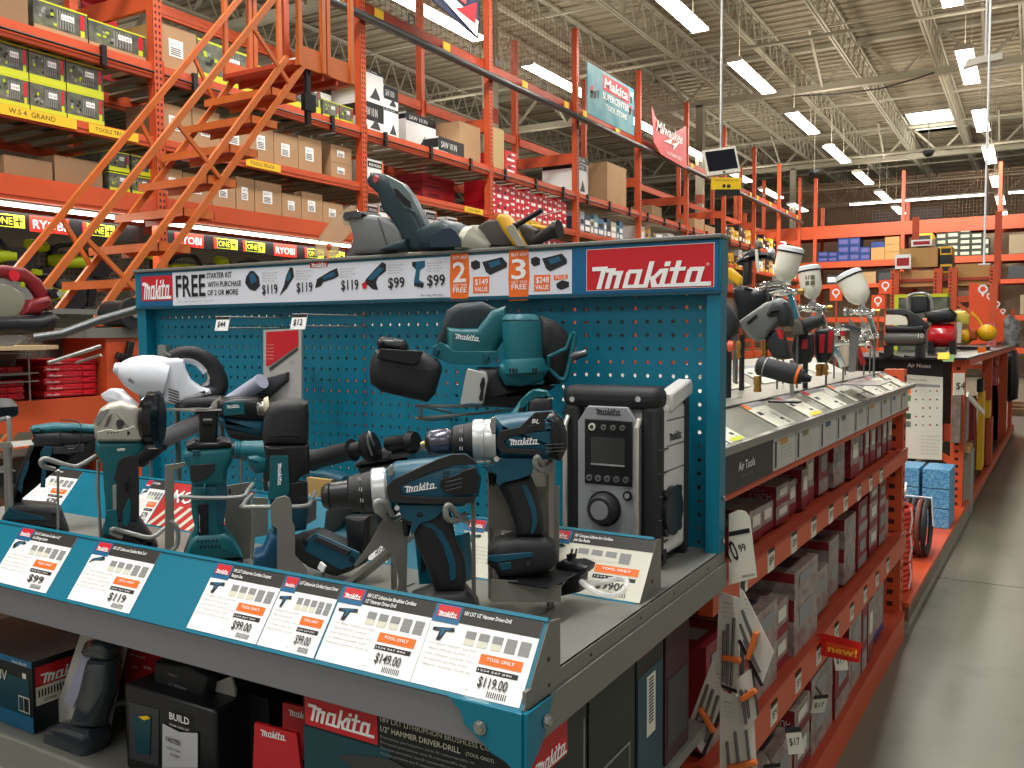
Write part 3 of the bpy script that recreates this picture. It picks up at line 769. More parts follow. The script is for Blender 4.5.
# ================================================================== LOW FIXTURE WITH RED CASES (left, in front of the ladder)
FX, FD = -3.6, .62
DIAM = mat('tread_plate', srgb(120, 116, 104), .4, metal=.3, bump=1.0, bscale=45)
t = thing('low_display_rack', 'low orange display rack with grey lip and tread plate at far left', 'display rack', (FX-FD/2, 1.4, 0))
b = MB(); b.box((FX-FD, -.6, 1.02), (FX-.02, 2.62, 1.035), ORGD); b.build('shelf', t)
b = MB(); b.box((FX-.02, -.6, .915), (FX+.025, 2.62, 1.04), ORG); b.build('front_beam', t)
b = MB(); b.box((FX-.32, -.6, 1.035), (FX-.3, 2.66, 1.41), DIAM); b.build('back_panel', t)
b = MB(); b.box((FX-.34, -.6, 1.41), (FX-.24, 2.85, 1.435), GREYP); b.build('top_lip', t)
b = MB(); b.box((FX-.35, 2.5, .6), (FX+.02, 2.9, 1.30), ORG); b.build('end_panel', t)
b = MB(); b.box((FX-.36, 2.4, 1.30), (FX+.03, 2.92, 1.345), GREYP); b.build('end_cap', t)
for yy in (-.5, 2.6):
    for xx in (FX, FX-FD+.04):
        b = MB(); b.box((xx-.04, yy-.03, 0), (xx, yy+.03, 1.36 if xx < FX else 1.0), ORG); b.build('post', t)
b = MB(); b.box((FX-FD, -.6, .25), (FX-.03, 2.62, .3), mat('dark_fill', srgb(58, 50, 46), .6)); b.build('lower_shelf', t)  # shade under the beam put into the shelf colour
for i, (a_, c_, h_) in enumerate(((.2, .75, .5), (.8, 1.3, .42), (1.35, 1.9, .55), (1.95, 2.45, .48))):  # dark cartons added to stand in for the shade below the beam
    b = MB(); b.box((FX-.5, a_, .30), (FX-.08, c_, .30+h_), mat('dark_fill', srgb(58, 50, 46), .6)); b.add([(FX-.079, a_+.1, .4), (FX-.079, c_-.1, .4), (FX-.079, c_-.1, .3+h_*.7), (FX-.079, a_+.1, .3+h_*.7)], [(0,1,2,3)], mat('dark_fill_print', srgb(92, 60, 50), .6))
    tag(b.build('carton'), 'added dark carton filling the shade under the low rack beam, %s from the left' % ORD[i], 'carton', 'added dark cartons in the low rack')
# red flat cases in stacks behind a wire rack
def red_case(y0, y1, z0, lab, h=.0265):
    t = thing('flat_case', lab, 'case', (FX-.12, (y0+y1)/2, z0), 'red flat cases')
    b = MB(); b.box((FX-.26, y0, z0), (FX-.03, y1, z0+h*.5), REDC); b.box((FX-.26, y0+.003, z0+h*.5), (FX-.032, y1-.003, z0+h), REDB); b.build('shell', t, bev=.003)
    for yy in (y0+.04, y1-.07):
        c_ = MB(); c_.box((FX-.03, yy, z0+h*.25), (FX-.026, yy+.03, z0+h*.8), REDB); c_.build('latch', t)
    c_ = MB(); c_.text('Milwaukee', (FX-.0255, y0+.01, z0+h*.3), (0,1,0), (0,0,1), h*.35, PAPER, shear=.2); c_.build('brand_mark', t)
for si, (ya, n, base) in enumerate(((1.62, 3, 0), (1.90, 3, 0), (2.235, 6, 0), (1.9, 1, 4), (1.62, 2, 3))):
    for i in range(n):
        q = i + base
        red_case(ya + .012*((i*3) % 2), ya + .25, 1.045 + q*.0275, 'red flat case, %s from bottom of the stack %s' % (ORD[i], ('furthest left', 'middle', 'beside the end panel', 'hung above the middle', 'hung above the leftmost')[si]))
t = thing('wire_rack', 'grey wire rack holding red flat cases on the low orange rack', 'wire rack', (FX-.1, 1.9, 1.04))
for yy in (1.6, 1.885, 2.16):
    b = MB(); b.tube([(FX-.01, yy, 1.04), (FX-.01, yy, 1.24)], .0035, GREYW, 6); b.build('wire', t)
for zz in (1.12, 1.155, 1.24):
    b = MB(); b.tube([(FX-.008, 1.6, zz), (FX-.008, 2.2, zz)], .003, GREYW, 6); b.build('wire', t)
b = MB(); b.box((FX-.28, 1.6, 1.148), (FX-.01, 2.17, 1.152), GREYW); b.build('wire_shelf', t)
# wooden board with the red miter saw
t = thing('display_board', 'pale wooden board carrying the red miter saw', 'board', (FX-.1, 1.9, 1.262))
b = MB(); b.prism([(FX-.35, 1.2, 1.262), (FX+.12, 1.2, 1.262), (FX+.16, 2.12, 1.262), (FX-.02, 2.3, 1.262), (FX-.35, 2.3, 1.262)], (0, 0, .008), mat('pale_board', srgb(205, 178, 138), .6, var=.15, vscale=6)); b.build('board', t)
for yy in (1.7, 2.15):
    b = MB(); b.cyl((FX-.01, yy, 1.24), (FX-.01, yy, 1.254), .006, STEEL); b.build('support', t)
b = MB(); b.box((FX+.155, 1.72, 1.2), (FX+.16, 1.86, 1.258), BLKS); b.box((FX+.16, 1.74, 1.205), (FX+.162, 1.84, 1.25), PAPER); b.text('$199', (FX+.163, 1.75, 1.22), (0,1,0), (0,0,1), .02, INK); b.build('price_tag', t)
RSAW = mat('saw_red', srgb(122, 22, 30), .4)
def Q(u, v, x=FX+.02): return PX(u, v, x)
t = thing('miter_saw', 'red and black miter saw cut by the left frame edge', 'saw', Q(0, 336))
X = FX+.02
def q(*a): return [Q(u, v) for u, v in a]
b = MB(); b.pil(q((-30, 266), (0, 265), (22, 268), (38, 280), (47, 296), (50, 310), (36, 312), (32, 296), (22, 284), (0, 279), (-30, 279)), (.035, 0, 0), RSAW, .5); b.build('carry_handle', t)
b = MB(); b.pil(q((22, 300), (44, 296), (46, 304), (34, 315), (16, 315)), (.06, 0, 0), RSAW, .4); b.build('arm_link', t)
b = MB(); b.pil(q((-30, 318), (30, 316), (44, 312), (52, 318), (46, 330), (30, 335), (-30, 335)), (.08, 0, 0), BLKS, .4); b.build('base', t)
b = MB(); b.pil(q((-20, 284), (5, 284), (20, 294), (24, 306), (12, 318), (-20, 318)), (.03, 0, 0), mat('clear_guard', srgb(150, 148, 130), .2, alpha=.75), .3); b.build('blade_guard', t)
b = MB(); b.cyl(Q(0, 312)+V((.01,0,0)), Q(0, 312)+V((.025,0,0)), .14, STEEL, n=36); b.build('blade', t)
b = MB(); b.cyl(Q(48, 294)-V((.05,0,0)), Q(48, 294)+V((.05,0,0)), .022, BLKS, n=16); b.cyl(Q(51, 294)-V((.03,0,0)), Q(51, 294)+V((.06,0,0)), .012, CHROME, n=12); b.build('knob', t)
b = MB(); b.cyl(Q(9, 276)+V((.04,0,0)), Q(9, 276)-V((.0,0,0)), .022, REDB, n=14); b.build('trigger_lock', t)
b = MB(); b.ell(Q(19, 284), .03, .02, .035, LIMEP); b.build('laser_guide', t)
b = MB(); b.tube(smooth_path(q((46, 312), (53, 318), (52, 330), (43, 343)), 6), .006, BLKS); b.build('power_cord', t)
# grey tubular hand cart behind the low rack
t = thing('tube_frame', 'grey steel tube frame leaning behind the blue pegboard end', 'tube frame', PX(90, 330, -3.2) )
T2 = []
b = MB(); b.tube([PX(34, 338, -3.3), PX(62, 334, -3.25), PX(100, 320, -3.2), PX(139, 309, -3.1)], .017, STEELD, 12); b.build('upper_tube', t)
b = MB(); b.tube([PX(48, 363, -3.4), PX(101, 346, -3.3)], .008, STEEL, 10); b.build('lower_tube', t)
b = MB(); b.tube([PX(76, 363, -3.4), PX(101, 355, -3.3)], .006, STEEL, 10); b.build('lower_tube', t)
t = thing('cable_reel', 'small black reel on the grey end cap beside the pegboard', 'reel', (-3.62, 2.62, 1.345))
b = MB(); b.cyl((-3.72, 2.62, 1.41), (-3.56, 2.62, 1.41), .062, BLKS, n=24); b.build('spool', t)
b = MB(); b.cyl((-3.56, 2.62, 1.41), (-3.54, 2.62, 1.41), .072, BLK, n=24); b.build('flange', t)
b = MB(); b.cyl((-3.54, 2.62, 1.41), (-3.53, 2.62, 1.41), .02, STEEL, n=12); b.build('hub', t)
t = thing('black_clamp', 'black angled clamp hanging on the orange end panel', 'clamp', PX(128, 358, FX+.03))
def q2(*a): return [PX(u, v, FX+.04) for u, v in a]
b = MB(); b.pil(q2((128, 341), (134, 342), (130, 360), (124, 359)), (.012,0,0), BLKS); b.build('upright_arm', t)
b = MB(); b.pil(q2((115, 358), (118, 352), (131, 357), (128, 362)), (.012,0,0), BLKS); b.build('jaw', t)
b = MB(); b.box((FX+.02, PX(126,358,FX+.04).y-.02, PX(126,358,FX+.04).z-.02), (FX+.03, PX(126,358,FX+.04).y+.03, PX(126,358,FX+.04).z+.02), BLKS); b.build('mount', t)

# ================================================================== FAR RACK (faces the camera) and right-hand racks
FY = 28.0
FRX = [-8.2, -5.75, -3.3, -.85, 1.6, 4.05]
for i in range(len(FRX)-1):
    x0, x1 = FRX[i], FRX[i+1]
    t = thing('pallet_rack_bay', 'orange rear rack bay %s' % ('partly hidden by the last left post', 'holding the blue cartons', 'with the striped black and white cartons', 'at the right edge with yellow strip', 'beyond the right edge of the aisle')[i], 'pallet rack', ((x0+x1)/2, FY+.5, 0), 'bays of the rear rack')
    for xx in ((x0, x1) if i == len(FRX)-2 else (x0,)):
        for yy, zt in ((FY, 5.95), (FY+1.07, 5.2)):
            b = MB(); b.box((xx-.05, yy-.04, 0), (xx+.05, yy+.04, zt), ORG); b.build('post', t)
    for z0, z1 in ((4.12, 4.5), (3.24, 3.42), (2.62, 2.74), (1.6, 1.75), (.7, .85)):
        for yy in (FY, FY+1.05):
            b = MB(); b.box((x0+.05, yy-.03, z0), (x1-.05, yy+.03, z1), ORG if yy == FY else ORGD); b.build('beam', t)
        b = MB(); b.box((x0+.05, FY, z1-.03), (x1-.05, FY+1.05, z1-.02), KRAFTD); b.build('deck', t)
    b = MB()
    for k in range(28): b.box((x0+k*.09, FY+.02, 4.5), (x0+k*.09+.005, FY+.025, 5.8), MESHW)
    for k in range(15): b.box((x0, FY+.02, 4.5+k*.09), (x1, FY+.025, 4.505+k*.09), MESHW)
    b.build('safety_net', t)
def far_box(x0, x1, z0, z1, m, lab, grp, y=FY, d=.6, band=None, cat='carton'):
    b = MB(); b.box((x0, y-.02, z0), (x1, y+d, z1), m); W=x1-x0; H=z1-z0
    if band: 
        b.add([(x0+W*.12, y-.024, z0+H*.25), (x1-W*.12, y-.024, z0+H*.25), (x1-W*.12, y-.024, z1-H*.22), (x0+W*.12, y-.024, z1-H*.22)], [(0,1,2,3)], band)
    return tag(b.build('carton'), lab, cat, grp)
BLUEC = mat('blue_carton', srgb(30, 62, 130), .5, var=.3, vscale=8)
BLUEP = mat('blue_carton_print', srgb(60, 96, 170), .5, var=.5, vscale=14, vcol=srgb(110, 80, 130))
def pxbox(u0, v0, u1, v1, m, lab, grp, y, band=None, d=.6):
    a = PY(u0, v1, y); c = PY(u1, v0, y); return far_box(a.x, c.x, a.z, c.z, m, lab, grp, y=y, d=d, band=band)
# blue cartons: columns (x, count)
bx = -5.66
for ci, (w_, n, h_) in enumerate(((.3, 2, .16), (.27, 2, .15), (.33, 3, .23), (.3, 3, .23), (.29, 2, .2))):
    for j in range(n):
        far_box(bx+.005, bx+w_-.005, 3.42+j*h_, 3.42+(j+1)*h_-.008, BLUEC, 'blue carton, column %s from the left, %s from the bottom, on the rear rack' % (('one','two','three','four','five')[ci], ORD[j]), 'blue cartons on the rear rack', band=BLUEP)
    bx += w_
TAN = mat('tan_carton', srgb(186, 142, 84), .6, var=.1, vscale=2)
for j in range(2): far_box(-4.15+j*.0, -3.78, 3.42+j*.36, 3.42+(j+1)*.36-(.0 if j==0 else .2), TAN if j == 0 else BLUEC, 'tan carton beside the blue columns' if j == 0 else 'small blue carton on top of the tan carton', 'cartons beside the blue columns')
for j in range(3): far_box(-3.77, -3.38, 3.42+j*.22, 3.42+(j+1)*.22-.01, TAN, 'tan carton, %s from the bottom of the stack next to the rear post' % ORD[j], 'cartons beside the blue columns')
# striped black/white cartons
GRN = mat('green_black_carton', srgb(52, 56, 48), .5); CRM = mat('cream_print', srgb(196, 200, 176), .5)
x = -2.42
for ci, (w_, n, h_) in enumerate(((.27, 4, .17), (.32, 4, .175), (.29, 5, .16), (.29, 4, .16), (.17, 2, .25))):
    for j in range(n): far_box(x+.004, x+w_-.004, 3.42+j*h_, 3.42+(j+1)*h_-.01, GRN, 'black and cream striped carton, column %s, %s from the bottom, rear rack' % (('one','two','three','four','five')[ci], ORD[j]), 'striped cartons on the rear rack', band=CRM)
    x += w_
r_ = random.Random(5)
for j in range(5): far_box(-2.85, -2.45, 2.75+j*.26, 2.75+(j+1)*.26-.01, YEL if j % 2 == 0 else BLKS, 'yellow and black tool case, %s from the bottom of the stack on the rear rack' % ORD[j], 'yellow tool cases on the rear rack', y=FY-.75, band=BLKS)
# goods on lower shelves of the rear rack
for i, (x0, x1, z0, z1, m, bd) in enumerate(((-5.4, -5.1, 2.74, 3.02, CHAR, PAPER), (-5.05, -4.7, 2.74, 3.05, BLUEC, BLKS), (-4.4, -4.0, 2.74, 3.08, KRAFT, None), (-3.98, -3.55, 2.74, 3.12, BLKS, CHAR), (-2.2, -1.5, 1.75, 2.3, KRAFT, None), (-.6, .2, 2.75, 3.1, CHAR, None), (-.6, .5, 3.43, 3.95, mat('dull_carton', srgb(150, 134, 110), .7), None), (.6, 1.4, 3.43, 3.9, KRAFTD, None), (-.3, .8, 1.76, 2.3, mat('dull_carton', (0,0,0)), None))):
    far_box(x0, x1, z0, z1, m, '%s goods carton from the left on the lower rear rack shelves' % ORD[i], 'mixed cartons on the rear rack', band=bd)
pw = MB(); pw.box((-9, 29.6, 0), (9, 29.7, 4.4), mat('rear_partition', srgb(176, 158, 134), .8)); struct('wall_rear', pw)
# dark wall sign behind
b = MB(); b.box((-6.2, 42, 5.2), (-3.4, 42.1, 6.6), CHAR); b.text('Pick Center', (-4.2, 41.99, 5.75), (1,0,0), (0,0,1), .3, INKG, w=1.5); tag(b.build('hanging_sign'), 'dark sign hanging beyond the mesh of the rear rack', 'sign')

# end frames of the racks further along the right run
EY = 13.6
for i, (xa, xb, ds) in enumerate(((-1.69, -1.14, 'left'), (-.955, -.46, 'right'))):
    t = thing('rack_end_frame', 'orange upright end frame with perforated posts, the %s one above the compressors' % ds, 'rack frame', ((xa+xb)/2, EY, 0), 'end frames above the compressors')
    for xx in (xa, xb):
        b = MB(); b.box((xx-.055, EY-.04, 0), (xx+.055, EY+.04, 2.18), ORG)
        for z in range(42):
            b.add([(xx-.035, EY-.0415, .05+z*.05), (xx-.015, EY-.0415, .05+z*.05), (xx-.015, EY-.0415, .075+z*.05), (xx-.035, EY-.0415, .075+z*.05)], [(0,1,2,3)], HOLE)
        b.build('post', t)
    for z in (.35, 1.3, 1.75):
        b = MB(); b.box((xa, EY-.02, z-.04), (xb, EY+.02, z+.04), ORG); b.build('brace', t)
    b = MB(); b.bar((xa, EY, 1.75), (xb, EY, 1.3), .04, .05, ORG); b.build('diagonal_brace', t)
def midbox(u0, v0, u1, v1, m, lab, grp='cartons on the right run racks', band=None, y=EY+.1, d=.5):
    a = PY(u0, v1, y); c = PY(u1, v0, y)
    b = MB(); b.box((a.x, y, a.z), (c.x, y+d, c.z), m)
    if band: W = c.x-a.x; H = c.z-a.z; b.add([(a.x+W*.1, y-.003, a.z+H*.2), (c.x-W*.1, y-.003, a.z+H*.2), (c.x-W*.1, y-.003, c.z-H*.25), (a.x+W*.1, y-.003, c.z-H*.25)], [(0,1,2,3)], band)
    return tag(b.build('carton'), lab, 'carton', grp)
# shelf levels these rest on
t = thing('rack_run', 'orange racking behind the end frames on the right side', 'pallet rack', (-1.1, EY+1.4, 0))
for z in (.9, 1.62, 2.11):
    b = MB(); b.box((-1.75, EY+.06, z-.1), (-.45, EY+2.5, z-.06), ORGD); b.build('shelf', t)
for yy in (EY+2.5,):
    for xx in (-1.7, -.5):
        b = MB(); b.box((xx-.05, yy-.04, 0), (xx+.05, yy+.04, 3.2), ORG); b.build('post', t)
b = MB(); b.box((-1.8, EY+.04, 1.9), (-1.72, EY+2.5, 2.05), ORG); b.build('beam', t)
midbox(899, 247, 938, 268, TAN, 'large brown carton topmost above the left end frame')
midbox(900, 270, 936, 287, mat('light_kraft', srgb(204, 156, 104), .7), 'pale brown carton seen through the left end frame')
midbox(955, 263, 991, 286, TAN, 'brown carton seen through the upper right end frame')
midbox(955, 290, 990, 308, mat('dull_carton', (0,0,0)), 'dull brown carton seen through the lower right end frame')
midbox(955, 310, 990, 330, KRAFTD, 'dark brown carton lowest behind the right end frame')
a = midbox(911, 239, 932, 246.5, PAPER, 'flat white carton lying on the large brown carton', band=REDC)
midbox(895, 254, 911, 269, PAPER, 'white printed carton leaning at the left of the large brown carton', y=EY-.1, d=.15, band=REDC)
for i, v in enumerate((246, 255, 264)): midbox(940, v, 952, v+9, YEL if i % 2 == 0 else BLKS, 'yellow and black case, %s from the top of the stack between end frames' % ORD[i], band=BLKS)
midbox(941, 288, 953, 315, YEL, 'yellow carton low between the two end frames')
b = MB()
PIN = mat('pin_sign_orange', srgb(232, 84, 40), .5)
tt = thing('aisle_pin_sign', 'orange panel with white map pins beside the right aisle', 'sign', PY(985, 330, EY-.3))
def q3(*a): return [PY(u, v, EY-.3) for u, v in a]
b = MB(); b.prism(q3((969, 283), (978, 283), (1008, 318), (1018, 340), (969, 345)), (0, .01, 0), PIN); b.build('panel', tt)
for (u, v, r) in ((983, 290, 5), (990, 297, 3.6), (997, 305, 3.2), (1003, 312, 2.6)):
    c = PY(u, v-1, EY-.315); rr = (PY(u+r, v, EY-.315)-PY(u, v, EY-.315)).length
    b = MB(); b.cyl(c, c-V((0, .004, 0)), rr, PAPER, n=20); b.cyl(c-V((0,.004,0)), c-V((0, .006, 0)), rr*.6, PIN, n=20); b.prism([c+V((-rr*.6, 0, -rr*.6)), c+V((rr*.6, 0, -rr*.6)), c+V((0, 0, -rr*1.8))], (0, -.003, 0), PAPER); b.build('pin_mark', tt)
for i, (u, v) in enumerate(((885.5, 287), (878, 302), (836, 294))):
    y = EY-2; c = PY(u, v, y); tt = thing('aisle_pin_sign', 'small orange square sign with white map pin, %s from the right' % ORD[i], 'sign', c, 'small orange pin signs')
    b = MB(); b.box((c.x-.075, y, c.z-.085), (c.x+.075, y+.01, c.z+.085), PIN); b.build('panel', tt)
    b = MB(); b.cyl(c+V((0, -.001, .02)), c+V((0, -.005, .02)), .045, PAPER, n=18); b.cyl(c+V((0, -.005, .02)), c+V((0, -.007, .02)), .028, PIN, n=18); b.prism([c+V((-.03, 0, -.005)), c+V((.03, 0, -.005)), c+V((0, 0, -.06))], (0, -.003, 0), PAPER); b.build('pin_mark', tt)
    b = MB(); b.cyl((c.x, y+.03, 0), (c.x, y+.03, c.z+.1), .012, ORG); b.build('post', tt)

# ================================================================== MONITOR, BANNERS, PENDANTS
mx = V((-2.25, 7.5, 0)); 
c = PY(721, 162, 7.4); 
t = thing('hanging_monitor', 'small monitor on a ceiling pole above the header, facing the aisle', 'monitor', (c.x, c.y, c.z))
R = Matrix.Rotation(math.radians(32), 4, 'Z') @ Matrix.Rotation(math.radians(-14), 4, 'X') @ Matrix.Rotation(math.radians(-8), 4, 'Y')
M = Matrix.Translation(c) @ R
b = MB(); b.obox(M, .29, .04, .235, mat('monitor_bezel', srgb(196, 190, 178), .4)); b.build('bezel', t, bev=.006)
b = MB(); b.obox(M @ Matrix.Translation((0, -.022, .008)), .25, .004, .175, mat('screen_dark', srgb(24, 26, 32), .12)); b.build('screen', t)
b = MB(); b.cyl((M @ V((0, -.024, -.1))), (M @ V((0, -.021, -.1))), .01, BLKS); b.build('camera_dot', t)
b = MB(); b.obox(Matrix.Translation(c + V((.045, .0, -.185))) @ Matrix.Rotation(math.radians(32), 4, 'Z'), .25, .02, .1, mat('monitor_yellow', srgb(220, 180, 20), .5))
Mb = Matrix.Translation(c + V((.045, .0, -.185))) @ Matrix.Rotation(math.radians(32), 4, 'Z')
b.T = Mb; b.text('MONITORING IN USE', (-.1, -.011, .02), (1,0,0), (0,0,1), .012, INK, w=.2); b.cyl((-.02, -.0105, -.02), (-.02, -.012, -.02), .015, INK); b.box((.005, -.012, -.035), (.035, -.0105, -.008), INK); b.build('notice_plate', t)
b = MB(); b.obox(Matrix.Translation(c + V((.06, .0, -.26))) @ Matrix.Rotation(math.radians(32), 4, 'Z'), .2, .03, .05, BLKS); b.build('recorder_box', t)
b = MB(); b.cyl(c + V((-.02, .06, -.25)), (c.x-.03, c.y+.06, CZ), .014, STEEL, n=10); b.build('pole', t)
b = MB(); b.bar(c + V((-.02, .06, 0)), c, .04, .04, BLKS); b.build('bracket', t)
# teal banner
def banner(name, lab, pts, m, extra):
    t = thing(name, lab, 'banner', sum((V(p) for p in pts), V((0,0,0)))/len(pts)); b = MB(); b.prism(pts, (.008, 0, 0), m); b.build('cloth', t); extra(t); return t
BT = mat('banner_teal', srgb(50, 130, 150), .5, var=.6, vscale=4, vcol=srgb(120, 160, 165))
def ex(t):
    b = MB(); X = -5.59; y0 = 12.22; 
    b.add([(X, y0, 4.93), (X, y0+.98, 4.93), (X, y0+.98, 5.16), (X, y0, 5.16)], [(0,1,2,3)], REDM)
    b.text('Makita', (X+.002, y0+.05, 4.97), (0,1,0), (0,0,1), .15, PAPER, w=.88, bold=.03, shear=.15)
    b.text('SUPERCENTER', (X+.002, y0, 4.80), (0,1,0), (0,0,1), .1, PAPER, w=.98, bold=.02)
    b.text('TOOL STORE', (X+.002, y0+.1, 4.66), (0,1,0), (0,0,1), .08, PAPER, w=.8, bold=.02); b.build('print', t)
    b = MB(); rr = random.Random(2)
    for i in range(26):
        yy = 11.75 + rr.random()*1.6; 
        if 12.15 < yy < 13.2 and rr.random() < .8: continue
        zz = 4.55+rr.random()*.5; b.add([(X, yy, zz), (X, yy+.08, zz), (X, yy+.1, zz+.12), (X, yy, zz+.1)], [(0,1,2,3)], rr.choice([PAPER, BLKS, REDM, TEALD]))
    b.build('picture_print', t)
banner('teal_banner', 'teal printed banner with red logo panel hung on the high rack netting', [(-5.6, 11.7, 4.47), (-5.6, 13.42, 4.47), (-5.6, 13.42, 5.2), (-5.6, 11.7, 5.2)], BT, ex)
def ex(t):
    b = MB(); X = -5.88
    b.text('Milwaukee', (X, 15.15, 4.92), (0,1,0), (0,0,1), .2, PAPER, w=1.35, shear=.3, bold=.02)
    b.add([(X, 15.5, 4.8), (X, 15.95, 4.92), (X, 15.9, 4.82), (X, 16.4, 4.95), (X, 16.0, 4.72), (X, 16.05, 4.82)], [(0,1,2,3,4,5)], PAPER)
    b.text('NOTHING BUT', (X, 15.7, 4.6), (0,1,0), (0,0,1), .06, PAPER, w=.8); b.build('print', t)
banner('red_banner', 'red cloth banner with white script draped on the high rack', [(-5.9, 14.95, 5.3), (-5.9, 15.35, 5.0), (-5.9, 16.0, 5.02), (-5.9, 16.75, 5.32), (-5.9, 16.8, 4.5), (-5.9, 15.4, 4.55), (-5.9, 15.05, 4.7)], REDM, ex)
def ex(t):
    b = MB(); X = -5.585; b.text('Rigid', (X, 7.72, 5.02), (0,1,0), (0,0,1), .17, mat('print_red', srgb(226, 50, 50), .5), w=.8, shear=.25, bold=.03)
    b.add([(X+.001, 7.9, 4.98), (X+.001, 8.75, 4.72), (X+.001, 8.78, 4.9), (X+.001, 8.3, 5.0)], [(0,1,2,3)], PAPER)
    b.add([(X+.002, 8.3, 4.9), (X+.002, 8.72, 4.85), (X+.002, 8.74, 5.1), (X+.002, 8.5, 4.98)], [(0,1,2,3)], REDM); b.build('print', t)
banner('navy_banner', 'navy banner with red lettering cut by the top frame edge', [(-5.6, 7.33, 4.95), (-5.6, 8.79, 4.71), (-5.6, 8.84, 5.6), (-5.6, 7.3, 5.6)], mat('banner_navy', srgb(28, 36, 66), .4, var=.3, vscale=3), ex)
# red sign seen through the left rack top
b = MB(); b.box((-7.3, 4.95, 3.62), (-7.28, 5.3, 4.35), REDM); b.add([(-7.275, 4.98, 3.9), (-7.275, 5.25, 3.9), (-7.275, 5.25, 4.05), (-7.275, 4.98, 4.15)], [(0,1,2,3)], PAPER); tag(b.build('hanging_sign'), 'red and white sign seen between the posts above the long lime cartons', 'sign')
# pendant domes and hanging box
for i, (x, y, z) in enumerate(((-5.6, 27, 5.95), (-3.05, 32.0, 7.1))):
    t = thing('dome_camera', 'small black dome hanging from the ceiling, %s one' % ('left', 'right')[i], 'camera', (x, y, z), 'black ceiling domes')
    b = MB(); b.ell((x, y, z), .16, .16, .12, BLKS, t0=.45); b.build('dome', t); b = MB(); b.cyl((x, y, z), (x, y, z+.08), .17, CHAR); b.build('collar', t)
    b = MB(); b.cyl((x, y, z), (x, y, CZ), .015, TRUSS); b.build('rod', t)
c = PY(986, 60, 14); t = thing('access_point', 'pale rectangular box on a white ceiling pole by the right strip light', 'antenna', c)
b = MB(); b.prism([c+V((-.28, 0, -.08)), c+V((-.22, 0, .04)), c+V((.2, 0, .06)), c+V((.2, 0, -.03)), c+V((-.05, 0, -.04))], (0, .05, 0), HOUS); b.build('housing', t)
b = MB(); b.cyl(c, (c.x, c.y, CZ), .02, WHITE, n=8); b.build('pole', t)
c = PY(999, 258, 10); t = thing('pendant_rod', 'thin white rod with small flat foot hanging over the right run', 'pendant', c)
c = PY(984, 264, 10); t.location = c; WB[t.name] = c
b = MB(); b.cyl(c, (c.x, c.y, CZ), .01, WHITE, n=8); b.build('rod', t); b = MB(); b.box((c.x-.05, c.y-.03, c.z-.01), (c.x+.05, c.y+.03, c.z+.004), WHITE); b.build('foot', t)
# ================================================================== THE END DISPLAY (pegboard, header, deck, ticket strips)
HX0, HX1, HY = -2.106, -.484, 1.565
DZ = .905
LOGO = [[(10,120),(118,120),(115,148),(2,148)],[(75,0),(110,0),(110,122),(75,122)],[(135,0),(170,0),(170,112),(135,112)],[(112,108),(180,108),(180,135),(112,135)],
 [(198,0),(235,0),(235,95),(198,95)],[(170,88),(238,88),(238,115),(170,115)],[(262,18),(294,18),(294,108),(262,108)],[(262,0),(405,0),(405,22),(262,22)],[(272,95),(370,95),(370,120),(272,120)],
 [(338,0),(372,0),(372,120),(338,120)],[(405,0),(440,0),(440,168),(405,168)],[(438,48),(474,48),(534,118),(492,118)],[(436,70),(466,76),(510,0),(466,0)],[(515,0),(550,0),(550,96),(515,96)],
 [(500,94),(550,94),(550,118),(500,118)],[(515,132),(553,132),(553,162),(515,162)],[(500,0),(600,0),(600,20),(500,20)],[(590,0),(625,0),(625,165),(590,165)],[(560,100),(665,100),(665,124),(560,124)],
 [(590,0),(700,0),(700,22),(590,22)],[(680,12),(713,12),(713,108),(680,108)],[(690,95),(788,95),(788,120),(690,120)],[(752,0),(786,0),(786,120),(752,120)],[(680,0),(862,0),(856,26),(680,26)]]
def logo(b, o, x, y, w, m, lift=.0008, hs=1.0):
    x = V(x).normalized(); y = V(y); y = (y - x*x.dot(y)).normalized(); n = x.cross(y); k = w/880.0
    for i, P in enumerate(LOGO):
        b.add([V(o) + x*((p[0] + .29*p[1])*k) + y*(p[1]*k*hs) + n*(lift + i*2e-6) for p in P], [tuple(range(len(P)))], m)
EX, EZ, EYv = V((1,0,0)), V((0,0,1)), V((0,1,0))
PEG = bpy.data.materials.new('teal_pegboard'); PEG.use_nodes = True
